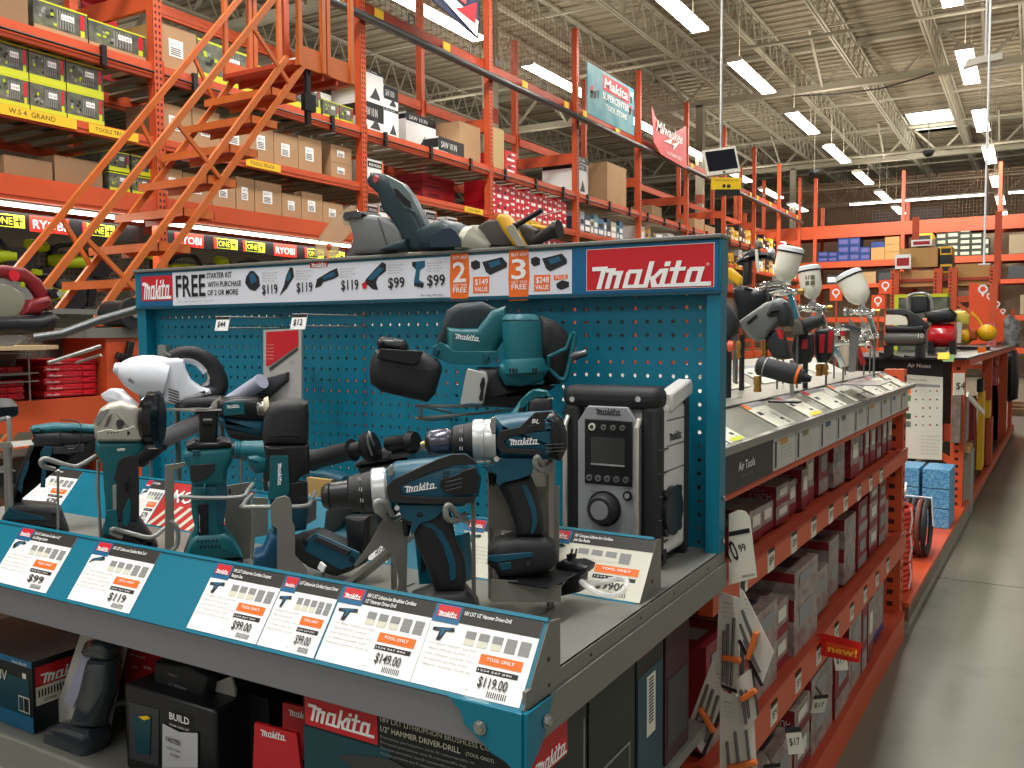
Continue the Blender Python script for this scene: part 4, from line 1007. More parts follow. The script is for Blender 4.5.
def peg():
    nt = PEG.node_tree; b = nt.nodes['Principled BSDF']; b.inputs['Base Color'].default_value = (*srgb(0, 118, 146), 1); b.inputs['Roughness'].default_value = .45
    tc = nt.nodes.new('ShaderNodeNewGeometry'); sp = nt.nodes.new('ShaderNodeSeparateXYZ'); nt.links.new(tc.outputs['Position'], sp.inputs[0]); last = []
    for ax, off in (('X', -.533), ('Z', 1.3575)):
        a = nt.nodes.new('ShaderNodeMath'); a.operation = 'SUBTRACT'; a.inputs[1].default_value = off - .013; nt.links.new(sp.outputs[ax], a.inputs[0])
        m = nt.nodes.new('ShaderNodeMath'); m.operation = 'MULTIPLY'; m.inputs[1].default_value = 1/.026; nt.links.new(a.outputs[0], m.inputs[0])
        f = nt.nodes.new('ShaderNodeMath'); f.operation = 'FRACT'; nt.links.new(m.outputs[0], f.inputs[0])
        s = nt.nodes.new('ShaderNodeMath'); s.operation = 'SUBTRACT'; s.inputs[1].default_value = .5; nt.links.new(f.outputs[0], s.inputs[0])
        p = nt.nodes.new('ShaderNodeMath'); p.operation = 'MULTIPLY'; nt.links.new(s.outputs[0], p.inputs[0]); nt.links.new(s.outputs[0], p.inputs[1]); last.append(p)
    ad = nt.nodes.new('ShaderNodeMath'); nt.links.new(last[0].outputs[0], ad.inputs[0]); nt.links.new(last[1].outputs[0], ad.inputs[1])
    gt = nt.nodes.new('ShaderNodeMath'); gt.operation = 'GREATER_THAN'; gt.inputs[1].default_value = .15**2; nt.links.new(ad.outputs[0], gt.inputs[0])
    nt.links.new(gt.outputs[0], b.inputs['Alpha'])
peg()
t = thing('tool_display', 'teal pegboard tool display with printed header and grey deck in the foreground', 'display stand', (-1.3, 1.3, 0))
b = MB(); b.box((HX0+.03, 1.598, DZ), (HX1-.02, 1.602, 1.39), PEG); b.build('pegboard', t)
for x0, x1 in ((HX1-.027, HX1), (HX0, HX0+.035)):
    b = MB(); b.box((x0, HY+.002, DZ-.06), (x1, 1.605, 1.484), TEAL)
    if x0 > -1:
        for z in (.925, 1.005): b.cyl((x1, 1.59, z), (x1+.004, 1.59, z), .005, STEEL, n=10)
    b.build('side_post', t, bev=.002)
b = MB(); b.box((HX0-.002, HY, 1.382), (HX1+.001, 1.607, 1.479), TEAL); b.build('header_box', t, bev=.002)
b = MB(); b.box((HX0-.004, HY-.006, 1.479), (HX1+.003, 1.612, 1.487), GREYP); b.build('header_cap', t, bev=.002)
b = MB(); b.box((HX0-.002, HY-.004, 1.380), (HX1, HY+.002, 1.3845), TEALD); b.build('header_trim', t)
b = MB(); b.box((HX0, .912, DZ-.006), (HX1, 1.60, DZ), GREYP); b.build('deck_surface', t)
b = MB(); b.box((HX0-.002, .846, .832), (HX1+.0, .852, .886), mat('grey_lip', srgb(118, 119, 124), .4)); b.box((HX0, .852, .832), (HX1, .87, .836), GREYP); b.build('front_lip', t, bev=.0015)
b = MB(); b.box((HX1, .85, .838), (HX1+.005, 1.6, .884), GREYP); b.box((HX1-.004, .85, .884), (HX1+.001, 1.6, DZ), GREYP)
for y in (.905, 1.02, 1.19, 1.33, 1.5): b.cyl((HX1+.001, y, .894), (HX1+.0018, y, .894), .0025, BLKS, n=8)
b.build('side_lip', t, bev=.0012)
b = MB(); b.prism([(-.583, .842, .884), (-.483, .842, .884), (-.483, .842, .812), (-.497, .842, .818), (-.506, .842, .824), (-.523, .842, .829), (-.545, .842, .845), (-.56, .842, .855), (-.566, .842, .87)], (0, .003, 0), TEAL)
b.prism([(HX1+.004, .842, .884), (HX1+.004, .842, .812), (HX1+.004, .87, .83), (HX1+.004, .885, .845), (HX1+.004, .893, .86), (HX1+.004, .905, .884)], (.003, 0, 0), TEAL); b.build('corner_bracket', t, bev=.001)
for p, q in (((-.537, .838, .857), (-.537, .832, .857)), ((HX1+.008, .885, .86), (HX1+.014, .885, .86))):
    b = MB(); p, q = V(p), V(q); b.cyl(p, p+(q-p)*.3, .0085, STEEL, n=20); b.cyl(p+(q-p)*.3, q, .0062, STEEL, n=6); b.build('hex_bolt', t)
for y0 in (.872,):
    for yy in (0, ):
        b = MB(); b.box((HX0, .88, .55), (HX1-.03, 1.6, .57), GREYP); b.box((HX0, .858, .545), (HX1-.03, .866, .602), GREYP); b.build('lower_shelf', t)
for x in (-2.08, HX1-.10):
    for y in (1.55,):
        b = MB(); b.box((x-.02, y-.03, 0), (x+.02, y+.03, .9), ORG)
        for k in range(16): b.box((x+.0195, y-.012, .05+k*.055), (x+.0205, y+.008, .075+k*.055), HOLE)
        b.build('rack_post', t)
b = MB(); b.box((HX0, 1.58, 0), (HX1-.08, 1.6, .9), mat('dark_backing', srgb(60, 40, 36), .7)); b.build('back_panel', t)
b = MB(); b.box((HX0, .95, .02), (HX1-.04, 1.6, .1), GREYP); b.build('base_shelf', t)

# ---- header print
def hp(u, v, e=.0006): return PY(u, v, HY-e)
def hquad(b, u0, vt0, vb0, u1, vt1, vb1, m, e=.001):
    b.add([hp(u0, vb0, e), hp(u1, vb1, e), hp(u1, vt1, e), hp(u0, vt0, e)], [(0,1,2,3)], m)
def htext(b, s, u0, v, u1, hpx, m, e=.003, bold=0, shear=0):
    a = hp(u0, v, e); c = hp(u1, v, e); k = (hp(u0, v-hpx, e)-a).length
    b.text(s, a, EX, EZ, k, m, w=c.x-a.x, bold=bold, shear=shear, lift=0, res=2)
t = thing('header_banner', 'white printed offer banner across the teal display header', 'banner', (-1.6, HY, 1.384))
b = MB(); zt, zb = 1.474, 1.388
x0 = hp(140, 290).x; xw = hp(173, 290).x; x1 = hp(572, 270).x
def hr(b, xa, xb, za, zb_, m, e): b.add([(xa, HY-e, za), (xb, HY-e, za), (xb, HY-e, zb_), (xa, HY-e, zb_)], [(0,1,2,3)], m)
b.box((x0, HY-.0015, zb), (x1, HY-.0002, zt), mat('banner_white', srgb(222, 225, 236), .4))
hr(b, x0, xw, zb, zt, BLUEM, .0018); hr(b, x0+.008, xw-.0, zb+.014, zt-.006, REDM, .0022); logo(b, (x0+.008, HY-.0026, zb+.018), EX, EZ, xw-x0-.01, PAPER, hs=2.2)
htext(b, 'FREE', 176, 296.8, 205.5, 21.5, INK, bold=.035)
htext(b, 'STARTER KIT', 206.5, 278.4, 231.5, 5.4, INK, bold=.02); htext(b, 'WITH PURCHASE', 207.5, 287.2, 241, 5.4, INK, bold=.02); htext(b, 'OF 2 OR MORE', 207.5, 295.4, 238, 5.4, INK, bold=.02)
for s, a, v, c, h in (('$119', 262, 294, 277.5, 9.5), ('$119', 296.5, 292, 312.5, 9.5), ('$119', 341, 290, 358.5, 10), ('$99', 388, 288, 404.5, 10.5), ('$99', 427, 285.8, 445, 11)): htext(b, s, a, v, c, h, INK, bold=.03)
for i, (u, v) in enumerate(((262, 274), (296, 272), (340, 270), (388, 266), (427, 264))):
    for k in range(4): htext(b, 'lithium ion cordless'[:18-3*(k % 2)], u, v+k*2.6, u+15-3*(k % 2), 1.5, INKG)
htext(b, 'certain conditions apply see store for complete details', 178, 302.3, 214, 1.3, INKG); htext(b, 'More saving. More doing.', 421, 296.3, 443, 2.2, INK)
hquad(b, 444, 290, 296, 449, 290, 296, ORGT)
hr(b, hp(310, 265).x, hp(328, 265).x, hp(310, 268).z, hp(310, 260.6).z, REDM, .0018); logo(b, hp(310.5, 267.4, .0024), EX, EZ, hp(327.5, 265).x-hp(310.5, 265).x, PAPER)
for (u0, u1, s, v) in ((450, 470, '2', 0), (508.5, 530, '3', -3)):
    b.add([hp(u0+1, 301.5+v*.2), hp(u1-2, 301+v*.2), hp(u1, 280+v), hp(u1-1.5, 250+v), hp(u0+1, 251.5+v), hp(u0, 280+v)], [(0,1,2,3,4,5)], ORGT)
    b.T = Matrix.Translation((0, -.0012, 0)); b.add([hp(u0+1, 301.5+v*.2), hp(u1-2, 301+v*.2), hp(u1, 280+v), hp(u1-1.5, 250+v), hp(u0+1, 251.5+v), hp(u0, 280+v)], [(0,1,2,3,4,5)], ORGT); b.T = Matrix()
    htext(b, 'BUY ANY', u0+3, 259.5+v, u1-2, 3.2, PAPER, bold=.01); htext(b, s, u0+3, 282+v, u1-4, 20, PAPER, bold=.05); htext(b, 'GET THIS', u0+3, 286.8+v, u1-3, 2.8, PAPER); htext(b, 'FREE', u0+3, 292.5+v, u1-3.5, 5, PAPER, bold=.03)
for (u0, v0, u1, v1, s1) in ((473, 277, 489, 293.5, '$149'), (534, 275, 550, 291.5, '$248')):
    b.add([hp(u0, v1, .0018), hp(u1, v1-.5, .0018), hp(u1+.5, v0-.5, .0018), hp(u0, v0, .0018)], [(0,1,2,3)], ORGT); htext(b, s1, u0+2, v0+8, u1-1, 6, PAPER, bold=.02); htext(b, 'VALUE', u0+1.5, v1-2, u1-1.5, 4.6, PAPER, bold=.02)
b.add([hp(554, 280.5, .0018), hp(567.5, 279, .0018), hp(568, 274.5, .0018), hp(553.6, 275.5, .0018)], [(0,1,2,3)], ORGT); htext(b, 'PLUS', 556, 279, 566, 3, PAPER)
for u in (474, 532): 
    for k in range(2): htext(b, 'lithium ion battery and charger', u, 252+k*2-(u > 500)*1.5, u+32, 1.2, INKG)
b.build('printed_sheet', t)
# printed tool pictures on the banner
PT = mat('print_teal', srgb(30, 90, 120), .5); PK = mat('print_black', srgb(30, 32, 38), .5)
def pp(pts, m, e=.0022):
    b = MB(); b.add([hp(u, v, e) for u, v in pts], [tuple(range(len(pts)))], m); b.build('printed_picture', t)
pp([(246, 277), (250, 271), (254, 271), (259, 277), (260, 286), (255, 291), (249, 289), (245, 283)], PK); pp([(249, 275), (254, 273), (257, 281), (251, 284)], PT, .0026)
pp([(279.5, 296), (284, 285), (286, 276), (290, 267), (293, 268), (294, 277), (289, 284), (287, 288)], PK); pp([(286, 279), (289.5, 270), (291, 278), (288, 282)], PT, .0026)
pp([(317, 279), (330, 271), (337, 268), (339, 276), (333, 279), (323, 282), (321, 286), (315, 288)], PK); pp([(322, 277), (334, 271.5), (335, 276), (324, 280)], PT, .0026)
pp([(362, 287), (366, 279), (376, 268), (382, 262), (386, 264), (386, 271), (378, 277), (376, 282), (378, 290), (372, 289), (368, 285)], PK); pp([(367, 279), (379, 267), (384, 269), (373, 280)], PT, .0026); pp([(361.5, 284), (366, 281), (367, 288), (363, 289)], REDM, .0028)
pp([(412, 262), (425, 260.5), (425, 267), (420, 270), (419, 280), (424, 283), (423, 288), (414, 286), (414, 280), (416, 270), (412, 266)], PT); pp([(412, 262), (416, 261.5), (416, 267), (412, 266)], PK, .0026); pp([(414, 282), (424, 284), (423, 288), (414, 286)], PK, .0026)
for du, dv in ((0, 0), (60, -3.5)):
    pp([(471+du, 262+dv), (476+du, 260+dv), (480+du, 262+dv), (480+du, 268+dv), (474+du, 270+dv), (471+du, 267+dv)], PK); pp([(482+du, 262+dv), (502+du, 257+dv), (507+du, 263+dv), (507+du, 267+dv), (490+du, 275+dv), (486+du, 272+dv)], PK); pp([(488+du, 263+dv), (499+du, 259.5+dv), (501+du, 264+dv), (491+du, 268+dv)], PT, .0026)
pp([(556, 284), (562, 280), (569, 282), (569, 287), (561, 290), (557, 288)], PK)
t = thing('logo_sign', 'red logo sign on the blue right end of the header', 'sign', (-.68, HY, 1.384))
b = MB(); xb0 = x1+.001; hr(b, xb0, HX1-.004, 1.386, 1.476, BLUEM, .0016); b.box((xb0, HY-.0012, 1.386), (HX1-.004, HY-.0002, 1.476), BLUEM); b.build('blue_sheet', t)
b = MB(); xr0 = hp(587.2, 260).x; xr1 = hp(714, 260).x; zr0 = hp(650, 288.6).z; zr1 = hp(650, 246.6).z
hr(b, xr0, xr1, zr0, zr1, REDM, .0022); hr(b, xr0-.001, xr1+.001, zr0-.001, zr1+.001, PAPER, .0019)
logo(b, (xr0-.0005, HY-.003, zr0+.002), EX, EZ, (xr1-xr0)*1.005, PAPER, hs=1.0)
b.text('®', (xr1-.013, HY-.003, zr0+.038), EX, EZ, .005, PAPER); b.build('red_panel', t)

# ---- ticket strips
S1a, S1b = V((0, .8455, .8845)), V((0, .908, .9695))
def strip(name, lab, a, bb, x0, x1, m=TEAL, ends=True):
    t = thing(name, lab, 'ticket strip', (x1, a.y, a.z)); yv = (bb-a); L = yv.length; yv.normalize(); n = EX.cross(yv)
    b = MB()
    T = frame(V((x0, a.y, a.z)), EX, yv); b.T = T; W = x1-x0
    b.box((0, 0, -.002), (W, L, 0), m); b.box((0, -.0035, -.003), (W, .001, .0025), m); b.box((0, L-.001, -.003), (W, L+.0035, .0025), m); b.build('channel', t)
    if ends:
        b = MB(); b.prism([(x1, a.y, a.z), (x1, bb.y, bb.z), (x1, bb.y+.028, bb.z-.004), (x1, bb.y+.028, DZ), (x1, a.y+.03, DZ-.018), (x1, a.y, a.z-.004)], (.0012, 0, 0), GREYP); b.cyl((x1+.0012, a.y+.06, DZ+.02), (x1+.002, a.y+.06, DZ+.02), .003, BLKS, n=8); b.build('end_plate', t)
    return t, T, W, L
def ticket(T, L, x0, x1, title, price, lab, grp, paper=PAPER, cut=None, icons=5, tool=0, y0=.002, name='price_ticket', logo_on=True):
    b = MB(); b.T = T @ Matrix.Translation((x0, y0, .0012)); W = x1-x0; H = L-y0*2
    b.box((0, 0, -.0008), (W, H, 0), paper)
    def r(a, c, d, e, m, l=.0004): b.add([(a*W, c*H, l), (d*W, c*H, l), (d*W, e*H, l), (a*W, e*H, l)], [(0,1,2,3)], m)
    TB = mat('ticket_title', srgb(44, 42, 40), .5)
    r(.0, .80, 1, 1, TB); r(.0, .77, .26, 1, BLUEM, .0006)
    if logo_on: r(.03, .84, .24, .985, REDM, .0008); logo(b, (.035*W, .845*H, .0008), (1,0,0), (0,1,0), .2*W, PAPER, hs=1.2)
    for i, s in enumerate(title): b.text(s, (.29*W, (.905-.075*i)*H, .0008), (1,0,0), (0,1,0), .05*H, PAPER, w=min(.68*W, len(s)*.0021), bold=.02)
    for i in range(icons):
        a = .36+i*.125; r(a, .64, a+.095, .73, INKG); r(a, .56, a+.095, .635, INKG if i > 2 else PAPERS, .0005)
    for i in range(5): 
        b.text('cordless lithium power tool system'[i*2:22+i*2], (.05*W, (.5-.065*i)*H, .0006), (1,0,0), (0,1,0), .02*H, INKG, w=W*(.46-.05*(i % 2)))
    r(.55, .38, .93, .50, ORGT); b.text('TOOL ONLY', (.74*W, .43*H, .0008), (1,0,0), (0,1,0), .038*H, PAPER, w=.25*W, align='c', bold=.02)
    r(.55, .285, .92, .345, INK); b.text('1234 567 890', (.57*W, .3*H, .0008), (1,0,0), (0,1,0), .022*H, PAPER, w=.3*W)
    b.text(price, (.60*W, .13*H, .0008), (1,0,0), (0,1,0), .12*H, INK, w=.26*W, bold=.02)
    for i in range(10): r(.7+i*.018, .03, .708+i*.018, .1, INK)
    b.text('1-5', (.5*W, .045*H, .0008), (1,0,0), (0,1,0), .03*H, INKG)
    # little tool picture
    P = [[(.03,.68),(.08,.74),(.2,.76),(.24,.72),(.2,.7),(.12,.7),(.09,.62),(.05,.6)], [(.02,.62),(.06,.7),(.22,.77),(.25,.72),(.2,.69),(.09,.68)], [(.04,.7),(.24,.73),(.25,.68),(.17,.67),(.14,.55),(.10,.55),(.11,.66),(.04,.66)]][tool % 3]
    b.add([(x*W, y*H, .0009) for x, y in P], [tuple(range(len(P)))], PK)
    b.add([(x*W*.6+.06*W, y*H*.6+.28*H, .0011) for x, y in P], [tuple(range(len(P)))], PT)
    o = b.build(name); return tag(o, lab, 'price ticket', grp)
t, T, W, L = strip('ticket_strip', 'teal sloped ticket strip along the front edge of the deck', S1a, S1b, HX0, HX1-.001)
def xs1(u): 
    v = 521.9 + (621.75-521.9)*u/549.4; return PY(u, v, S1b.y).x - HX0
TK = [(24, 79, ['18V LXT Lithium-Ion Cordless 4-1/2"', 'Cut-Off/Angle Grinder'], '$99', 'white ticket for the angle grinder, leftmost on the front strip', 0),
      (100.5, 162, ['18V LXT Lithium-Ion Cordless Multi-Tool'], '$119', 'white ticket between two teal gaps on the front strip, second from left', 1),
      (219, 287.5, ['18V LXT Lithium-Ion Cordless Compact', 'Recipro Saw'], '$99.00', 'white ticket touching the right end of the wide teal gap', 2),
      (288.5, 344, ['LXT Lithium-Ion Cordless Impact Driver'], '$99.00', 'white ticket for the impact driver, fourth on the front strip', 2),
      (346, 438.5, ['18V LXT Lithium-Ion Brushless Cordless', '1/2" Hammer Driver-Drill'], '$149.00', 'white hammer drill ticket priced 149 below the front drill', 2),
      (439, 545, ['18V LXT 1/2" Hammer Driver-Drill'], '$119.00', 'white hammer drill ticket priced 119 at the right end of the front strip', 2)]
for u0, u1, ti, pr, lab, tl in TK: ticket(T, L, xs1(u0), xs1(u1), ti, pr, lab, 'tickets on the front strip', tool=tl, logo_on=True)
S2a, S2b = V((0, 1.215, .905)), V((0, 1.285, .988))
t, T2_, W2, L2 = strip('ticket_strip', 'teal sloped ticket strip halfway back on the deck in front of the radio', S2a, S2b, HX0, -.500)
def xs2(u, v): return PY(u, v, S2b.y).x - HX0
xa = [xs2(547, 534), xs2(658, 541)]
ticket(T2_, L2, xa[0], xa[1]-.002, ['18V Compact Lithium-Ion Cordless', 'Job Site Radio'], '$9900', 'cream ticket below the black and white radio', 'tickets on the rear strip', paper=PAPERS, icons=4, tool=0)
xa_ = xa[0]
ticket(T2_, L2, xs2(470, 517), xs2(546, 533), ['18V LXT 1/2" Impact'], '$149', 'cream ticket between the two front drills, half hidden', 'tickets on the rear strip', paper=PAPERS, tool=2)
ticket(T2_, L2, xs2(150, 480), xs2(172, 484), ['LXT Cordless'], '$79', 'small ticket behind the grinder on the rear strip', 'tickets on the rear strip', tool=1)
ticket(T2_, L2, xs2(46, 470), xs2(84, 474), ['LXT Cordless Vacuum'], '$79', 'white ticket behind the cordless saw handle on the rear strip', 'tickets on the rear strip', tool=1)
ticket(T2_, L2, xs2(375, 505), xs2(410, 510), ['LXT Cordless'], '$129', 'white ticket behind the chuck of the front drill', 'tickets on the rear strip', tool=1)
# red/white striped promo card on the rear strip
b = MB(); b.T = T2_ @ Matrix.Translation((xs2(173, 484), .002, .0014)); Wp = xs2(255, 495)-xs2(173, 484); b.box((0, 0, -.0008), (Wp, L2-.004, 0), mat('promo_red', srgb(190, 40, 36), .5))
for i in range(9): b.add([(i*.03+.0, 0, .0005), (i*.03+.012, 0, .0005), (i*.03+.05, .05, .0005), (i*.03+.038, .05, .0005)] if i*.03+.05 < Wp else [(Wp-.01, 0, .0005), (Wp, 0, .0005), (Wp, .01, .0005), (Wp-.005, .01, .0005)], [(0,1,2,3)], PAPERS)
b.text('MORE', (.03, .058, .0007), (1,0,0), (0,1,0), .03, PAPER, w=.11, bold=.03); tag(b.build('promo_card'), 'red card with white slanted stripes behind the cut-out tool', 'promo card')
# price tags hanging from pegboard hooks
def wire_hook(u, v, y, L_, lab, tagtxt, tilt=0):
    p = PY(u, v, y); t = thing('peg_hook', lab, 'peg hook', (p.x, 1.598, p.z), 'peg hooks with price tags')
    b = MB(); b.tube([(p.x, 1.598, p.z-.01), (p.x, y+.01, p.z-.01)], .002, GREYW, 6); b.build('lower_wire', t)
    b = MB(); b.tube([(p.x, 1.598, p.z+.015), (p.x, y, p.z+.015)], .0018, GREYW, 6); b.build('upper_wire', t)
    b = MB(); M = Matrix.Translation((p.x, y, p.z)) @ Matrix.Rotation(tilt, 4, 'Y') @ Matrix.Rotation(-.25, 4, 'X'); b.obox(M, .042, .0015, .034, PAPER); b.T = M
    b.box((-.021, -.0012, .009), (.021, -.0009, .016), INK); b.text(tagtxt, (-.014, -.0012, -.008), (1,0,0), (0,0,1), .013, INK, w=.026, bold=.02); b.text('each', (-.018, -.0012, -.015), (1,0,0), (0,0,1), .003, INKG); b.build('price_tag', t); return t
wire_hook(222.5, 323.5, 1.40, .2, 'wire peg hook with upright price tag reading 44 under the header', '$44')
wire_hook(299, 321.5, 1.38, .2, 'wire peg hook with tilted tag above the red blister pack', '$12', 0)
# red and white blade blister pack
p = PY(281, 365, 1.46); t = thing('blister_pack', 'red and white blade blister pack hanging on the pegboard', 'blister pack', p)
b = MB(); u_ = lambda u, v, e=0: PY(u, v, 1.46-e)
b.prism([u_(264, 330), (u_(302, 328)), u_(302, 403), u_(264, 405)], (0, .002, 0), mat('pack_grey', srgb(176, 176, 172), .35)); 
b.add([u_(266, 332, .003), u_(298, 330, .003), u_(298, 346, .003), u_(269, 366, .003), u_(266, 366, .003)], [(4,3,2,1,0)], REDM)
b.add([u_(269, 368, .0032), u_(298, 347, .0032), u_(298, 350, .0032), u_(270, 371, .0032)], [(3,2,1,0)], CHAR); b.text('DC', u_(290, 364, .0035), EX, EZ, .008, INKG)
for i in range(5): b.text('replacement blade pack', u_(267, 345+i*3.5, .0035), EX, EZ, .0018, PAPER, w=.022)
b.build('card', t)
b = MB(); b.pil([u_(253, 388), u_(268, 378), u_(290, 372), u_(290, 380), u_(270, 398), u_(255, 400)], (0, .012, 0), CHAR); b.build('blade_cartridge', t)
for z in range(4): b = MB(); b.box(tuple(u_(254, 389+z*3, .014)), tuple(u_(268, 390+z*3, .0125)), STEELD); b.build('blade', t)
# ================================================================== TOOLS ON THE DISPLAY
FACE = None
_PY = PY
def PY(u, v, y):
    # tools stand turned towards the aisle corner: FACE = (column, depth) of the tool's own plane
    if FACE is None: return _PY(u, v, y)
    p0 = _PY(FACE[0], 500, FACE[1]); n = NV(); p0 = p0 + n*(y-FACE[1]); d = ray(u, v)
    return EYE + d*((p0-EYE).dot(n)/d.dot(n))
def NV():
    if FACE is None: return V((0, 1, 0))
    n = _PY(FACE[0], 500, FACE[1]) - EYE; n.z = 0; return n.normalized()
def G(ox, oy, s):                                  # reading grid of an enlarged view
    return lambda pts: [(ox + x/s, oy + y/s) for x, y in pts]
def body(t, name, pts, y, half, m, ins=.5, ox=0, extra=None):
    b = MB(); b.pil([PY(u, v, y) for u, v in pts], NV()*half, m, ins)
    if extra: extra(b)
    return b.build(name, t)
def inlay(t, name, pts, y, half, m, th=.0022):     # raised panel on the front of a body
    b = MB(); b.prism([PY(u, v, y) + V((0, y*0, 0)) for u, v in pts], NV()*(-half-th), m, back=NV()*(half+th)); return b.build(name, t, bev=.0012)
def face(t, name, pts, y, m, th=.003):              # thin raised panel whose front lies at plane y
    b = MB(); b.prism([PY(u, v, y) for u, v in pts], NV()*(-th*.3), m, back=NV()*th); return b.build(name, t, bev=.0008)
def pxm(u, v, y): return (PY(u, v+1, y) - PY(u, v, y)).length
def lathe(t, name, a, c, y, prof, m, n=24, y2=None):    # prof: (fraction, radius in px)
    k = pxm(a[0], a[1], y); b = MB(); b.rev(PY(a[0], a[1], y), PY(c[0], c[1], y if y2 is None else y2), [(f, r*k) for f, r in prof], m, n); return b.build(name, t)
def mark(t, u, v, u1, v1, y, m=PAPER, txt=None, hs=1.0, vertical=False):
    b = MB(); a = PY(u, v, y); c = PY(u1, v1, y); x = c-a
    yy = V((0,0,1)) if not vertical else V((1,0,0))
    if txt: b.text(txt, a, x, yy, x.length*.2, m, w=x.length)
    else: logo(b, a, x, yy, x.length, m, lift=.0004, hs=hs)
    return b.build('brand_mark', t)
def hook(t, pts, y0, r=.0042, m=None, name='wire_hook'):
    b = MB(); b.tube(smooth_path([PY(u, v, y0+dy) for u, v, dy in pts], 5), r, m or GREYW, 8); return b.build(name, t)
def stand_plate(t, pts, y, half=.0012, m=None, name='plate'):
    b = MB(); b.prism([PY(u, v, y) for u, v in pts], NV()*half, m or STAND); return b.build(name, t, bev=.0006)
STAND = mat('stand_grey', srgb(132, 130, 122), .42, metal=.25)
DT = mat('drill_teal', srgb(20, 80, 102), .38, bump=.04, bscale=300)
def foot_z(u, y): return PY(u, 0, y)      # helper

FACE = (430, 1.00)
y = 1.00; g = G(310, 440, 5.12)
t = thing('cordless_drill', 'teal and black cordless hammer drill in front, chuck pointing left, tagless', 'drill', (PY(440, 600, y).x, y, DZ), 'display hammer drills')
t['label'] = 'teal and black hammer drill nearest the front edge, over the 149 ticket'
lathe(t, 'chuck', (321.5, 497), (351, 494), y, [(0, 6), (.04, 10), (.2, 13), (.28, 13.5), (.3, 12.6), (.34, 13.6), (1, 14.5)], BLKS)
lathe(t, 'torque_collar', (349, 494), (375, 491), y, [(0, 15), (.08, 17.5), (.5, 19.5), (.55, 18.8), (1, 21)], BLK, 28)
b = MB()
for q in range(3): 
    p_ = PY(358+1.5*q, 480+11*q, y-.033+.004*abs(q-1)); b.text(('15','13','11')[q], p_, EX, EZ, .005, PAPER)
b.build('torque_numbers', t)
lathe(t, 'gear_ring', (373, 491.3), (389, 489.5), y, [(0, 21.5), (.1, 22.8), (.8, 22.8), (1, 20.5)], mat('ring_silver', srgb(196, 198, 198), .3, metal=.45), 32)
body(t, 'motor_housing', g([(385,150),(440,112),(640,92),(720,74),(800,72),(850,112),(876,190),(862,280),(790,335),(640,345),(450,330),(385,290),(372,220)]), y, .033, DT, .75)
f = y - .0335
face(t, 'rubber_overmould', g([(420,205),(560,140),(660,95),(730,72),(795,72),(845,105),(858,125),(740,130),(600,172),(462,235),(470,282),(560,290),(640,292),(850,290),(840,322),(640,330),(470,322),(420,318),(398,290),(392,240)]), f, BLK)
face(t, 'vent_housing', g([(672,200),(740,182),(800,150),(850,140),(868,190),(856,270),(780,285),(690,272),(665,235)]), f-.001, BLKS)
for i in range(3): face(t, 'vent_slot', g([(690,215+22*i),(780,195+20*i),(782,203+20*i),(692,223+22*i)]), f-.0025, CHAR, .001)
for i in range(6): face(t, 'air_slot', g([(682+12*(i%3),160+26*(i//3)),(688+12*(i%3),158+26*(i//3)),(688+12*(i%3),176+26*(i//3)),(682+12*(i%3),178+26*(i//3))]), f-.0015, INK, .001)
mark(t, 310+478/5.12, 440+272/5.12, 310+652/5.12, 440+246/5.12, f-.002, hs=1.15)
face(t, 'gear_selector', g([(430,135),(425,185),(400,180),(395,150),(415,125)]), f+.004, STEEL)
b = MB(); b.cyl(PY(397, 508, f), PY(397, 508, f-.006), .0035, CHROME); b.build('screw', t)
body(t, 'handle', g([(455,325),(700,325),(730,400),(745,500),(790,600),(800,700),(790,768),(640,768),(600,650),(545,530),(520,440),(470,400)]), y, .021, BLK, .6)
f2 = y - .0215
face(t, 'handle_teal_head', g([(450,332),(690,330),(700,345),(640,400),(560,430),(535,470),(515,490),(520,420),(470,398)]), f2-.004, DT, .008)
face(t, 'handle_teal_stripe', g([(560,430),(610,415),(680,470),(725,560),(748,640),(748,700),(735,722),(716,722),(712,640),(680,540),(630,460)]), f2, DT)
b = MB(); b.ell(PY(419, 514.5, f2-.006), .006, .003, .003, BLKS); b.build('direction_switch', t)
body(t, 'trigger', g([(470,402),(515,408),(518,440),(508,490),(482,492),(474,450)]), y, .010, BLKS, .6)
body(t, 'foot', [(412, 596), (432, 588), (466, 587), (479, 602), (480, 613), (476, 618), (416, 619), (411, 610)], y, .036, BLK, .3)
face(t, 'foot_teal_stripe', [(414, 604), (440, 604), (452, 606), (446, 610), (418, 609)], y-.0365, DT)
# its stand
s = thing('tool_stand', 'grey bent plate stand with wire hooks holding the front drill', 'tool stand', (PY(410, 600, y).x, y+.02, DZ), 'grey tool stands')
stand_plate(s, g([(375,400),(430,385),(470,420),(500,500),(495,770),(500,770),(500,890),(430,890),(455,720),(430,600),(365,540),(235,650),(225,640),(310,520)]), y+.028)
b = MB(); b.box((PY(372, 600, y).x, y+.02, DZ+.0005), (PY(404, 600, y).x, y+.12, DZ+.002), STAND); b.build('base_plate', s)
hook(s, [(402, 513, .03), (392, 520, 0), (382, 514, -.035), (376, 507, -.045), (377, 502, -.045), (384, 503, -.04), (392, 514, -.02)], y)
hook(s, [(468, 522, .03), (459, 517, -.02), (450, 506, -.045), (446, 508, -.047), (447, 518, -.045), (456, 521, -.03), (465, 514, 0)], y)
b = MB(); b.box((PY(477.5, 550, y).x-.002, y+.026, DZ), (PY(477.5, 550, y).x+.0025, y+.03, DZ+.19), STAND); b.build('upright', s)
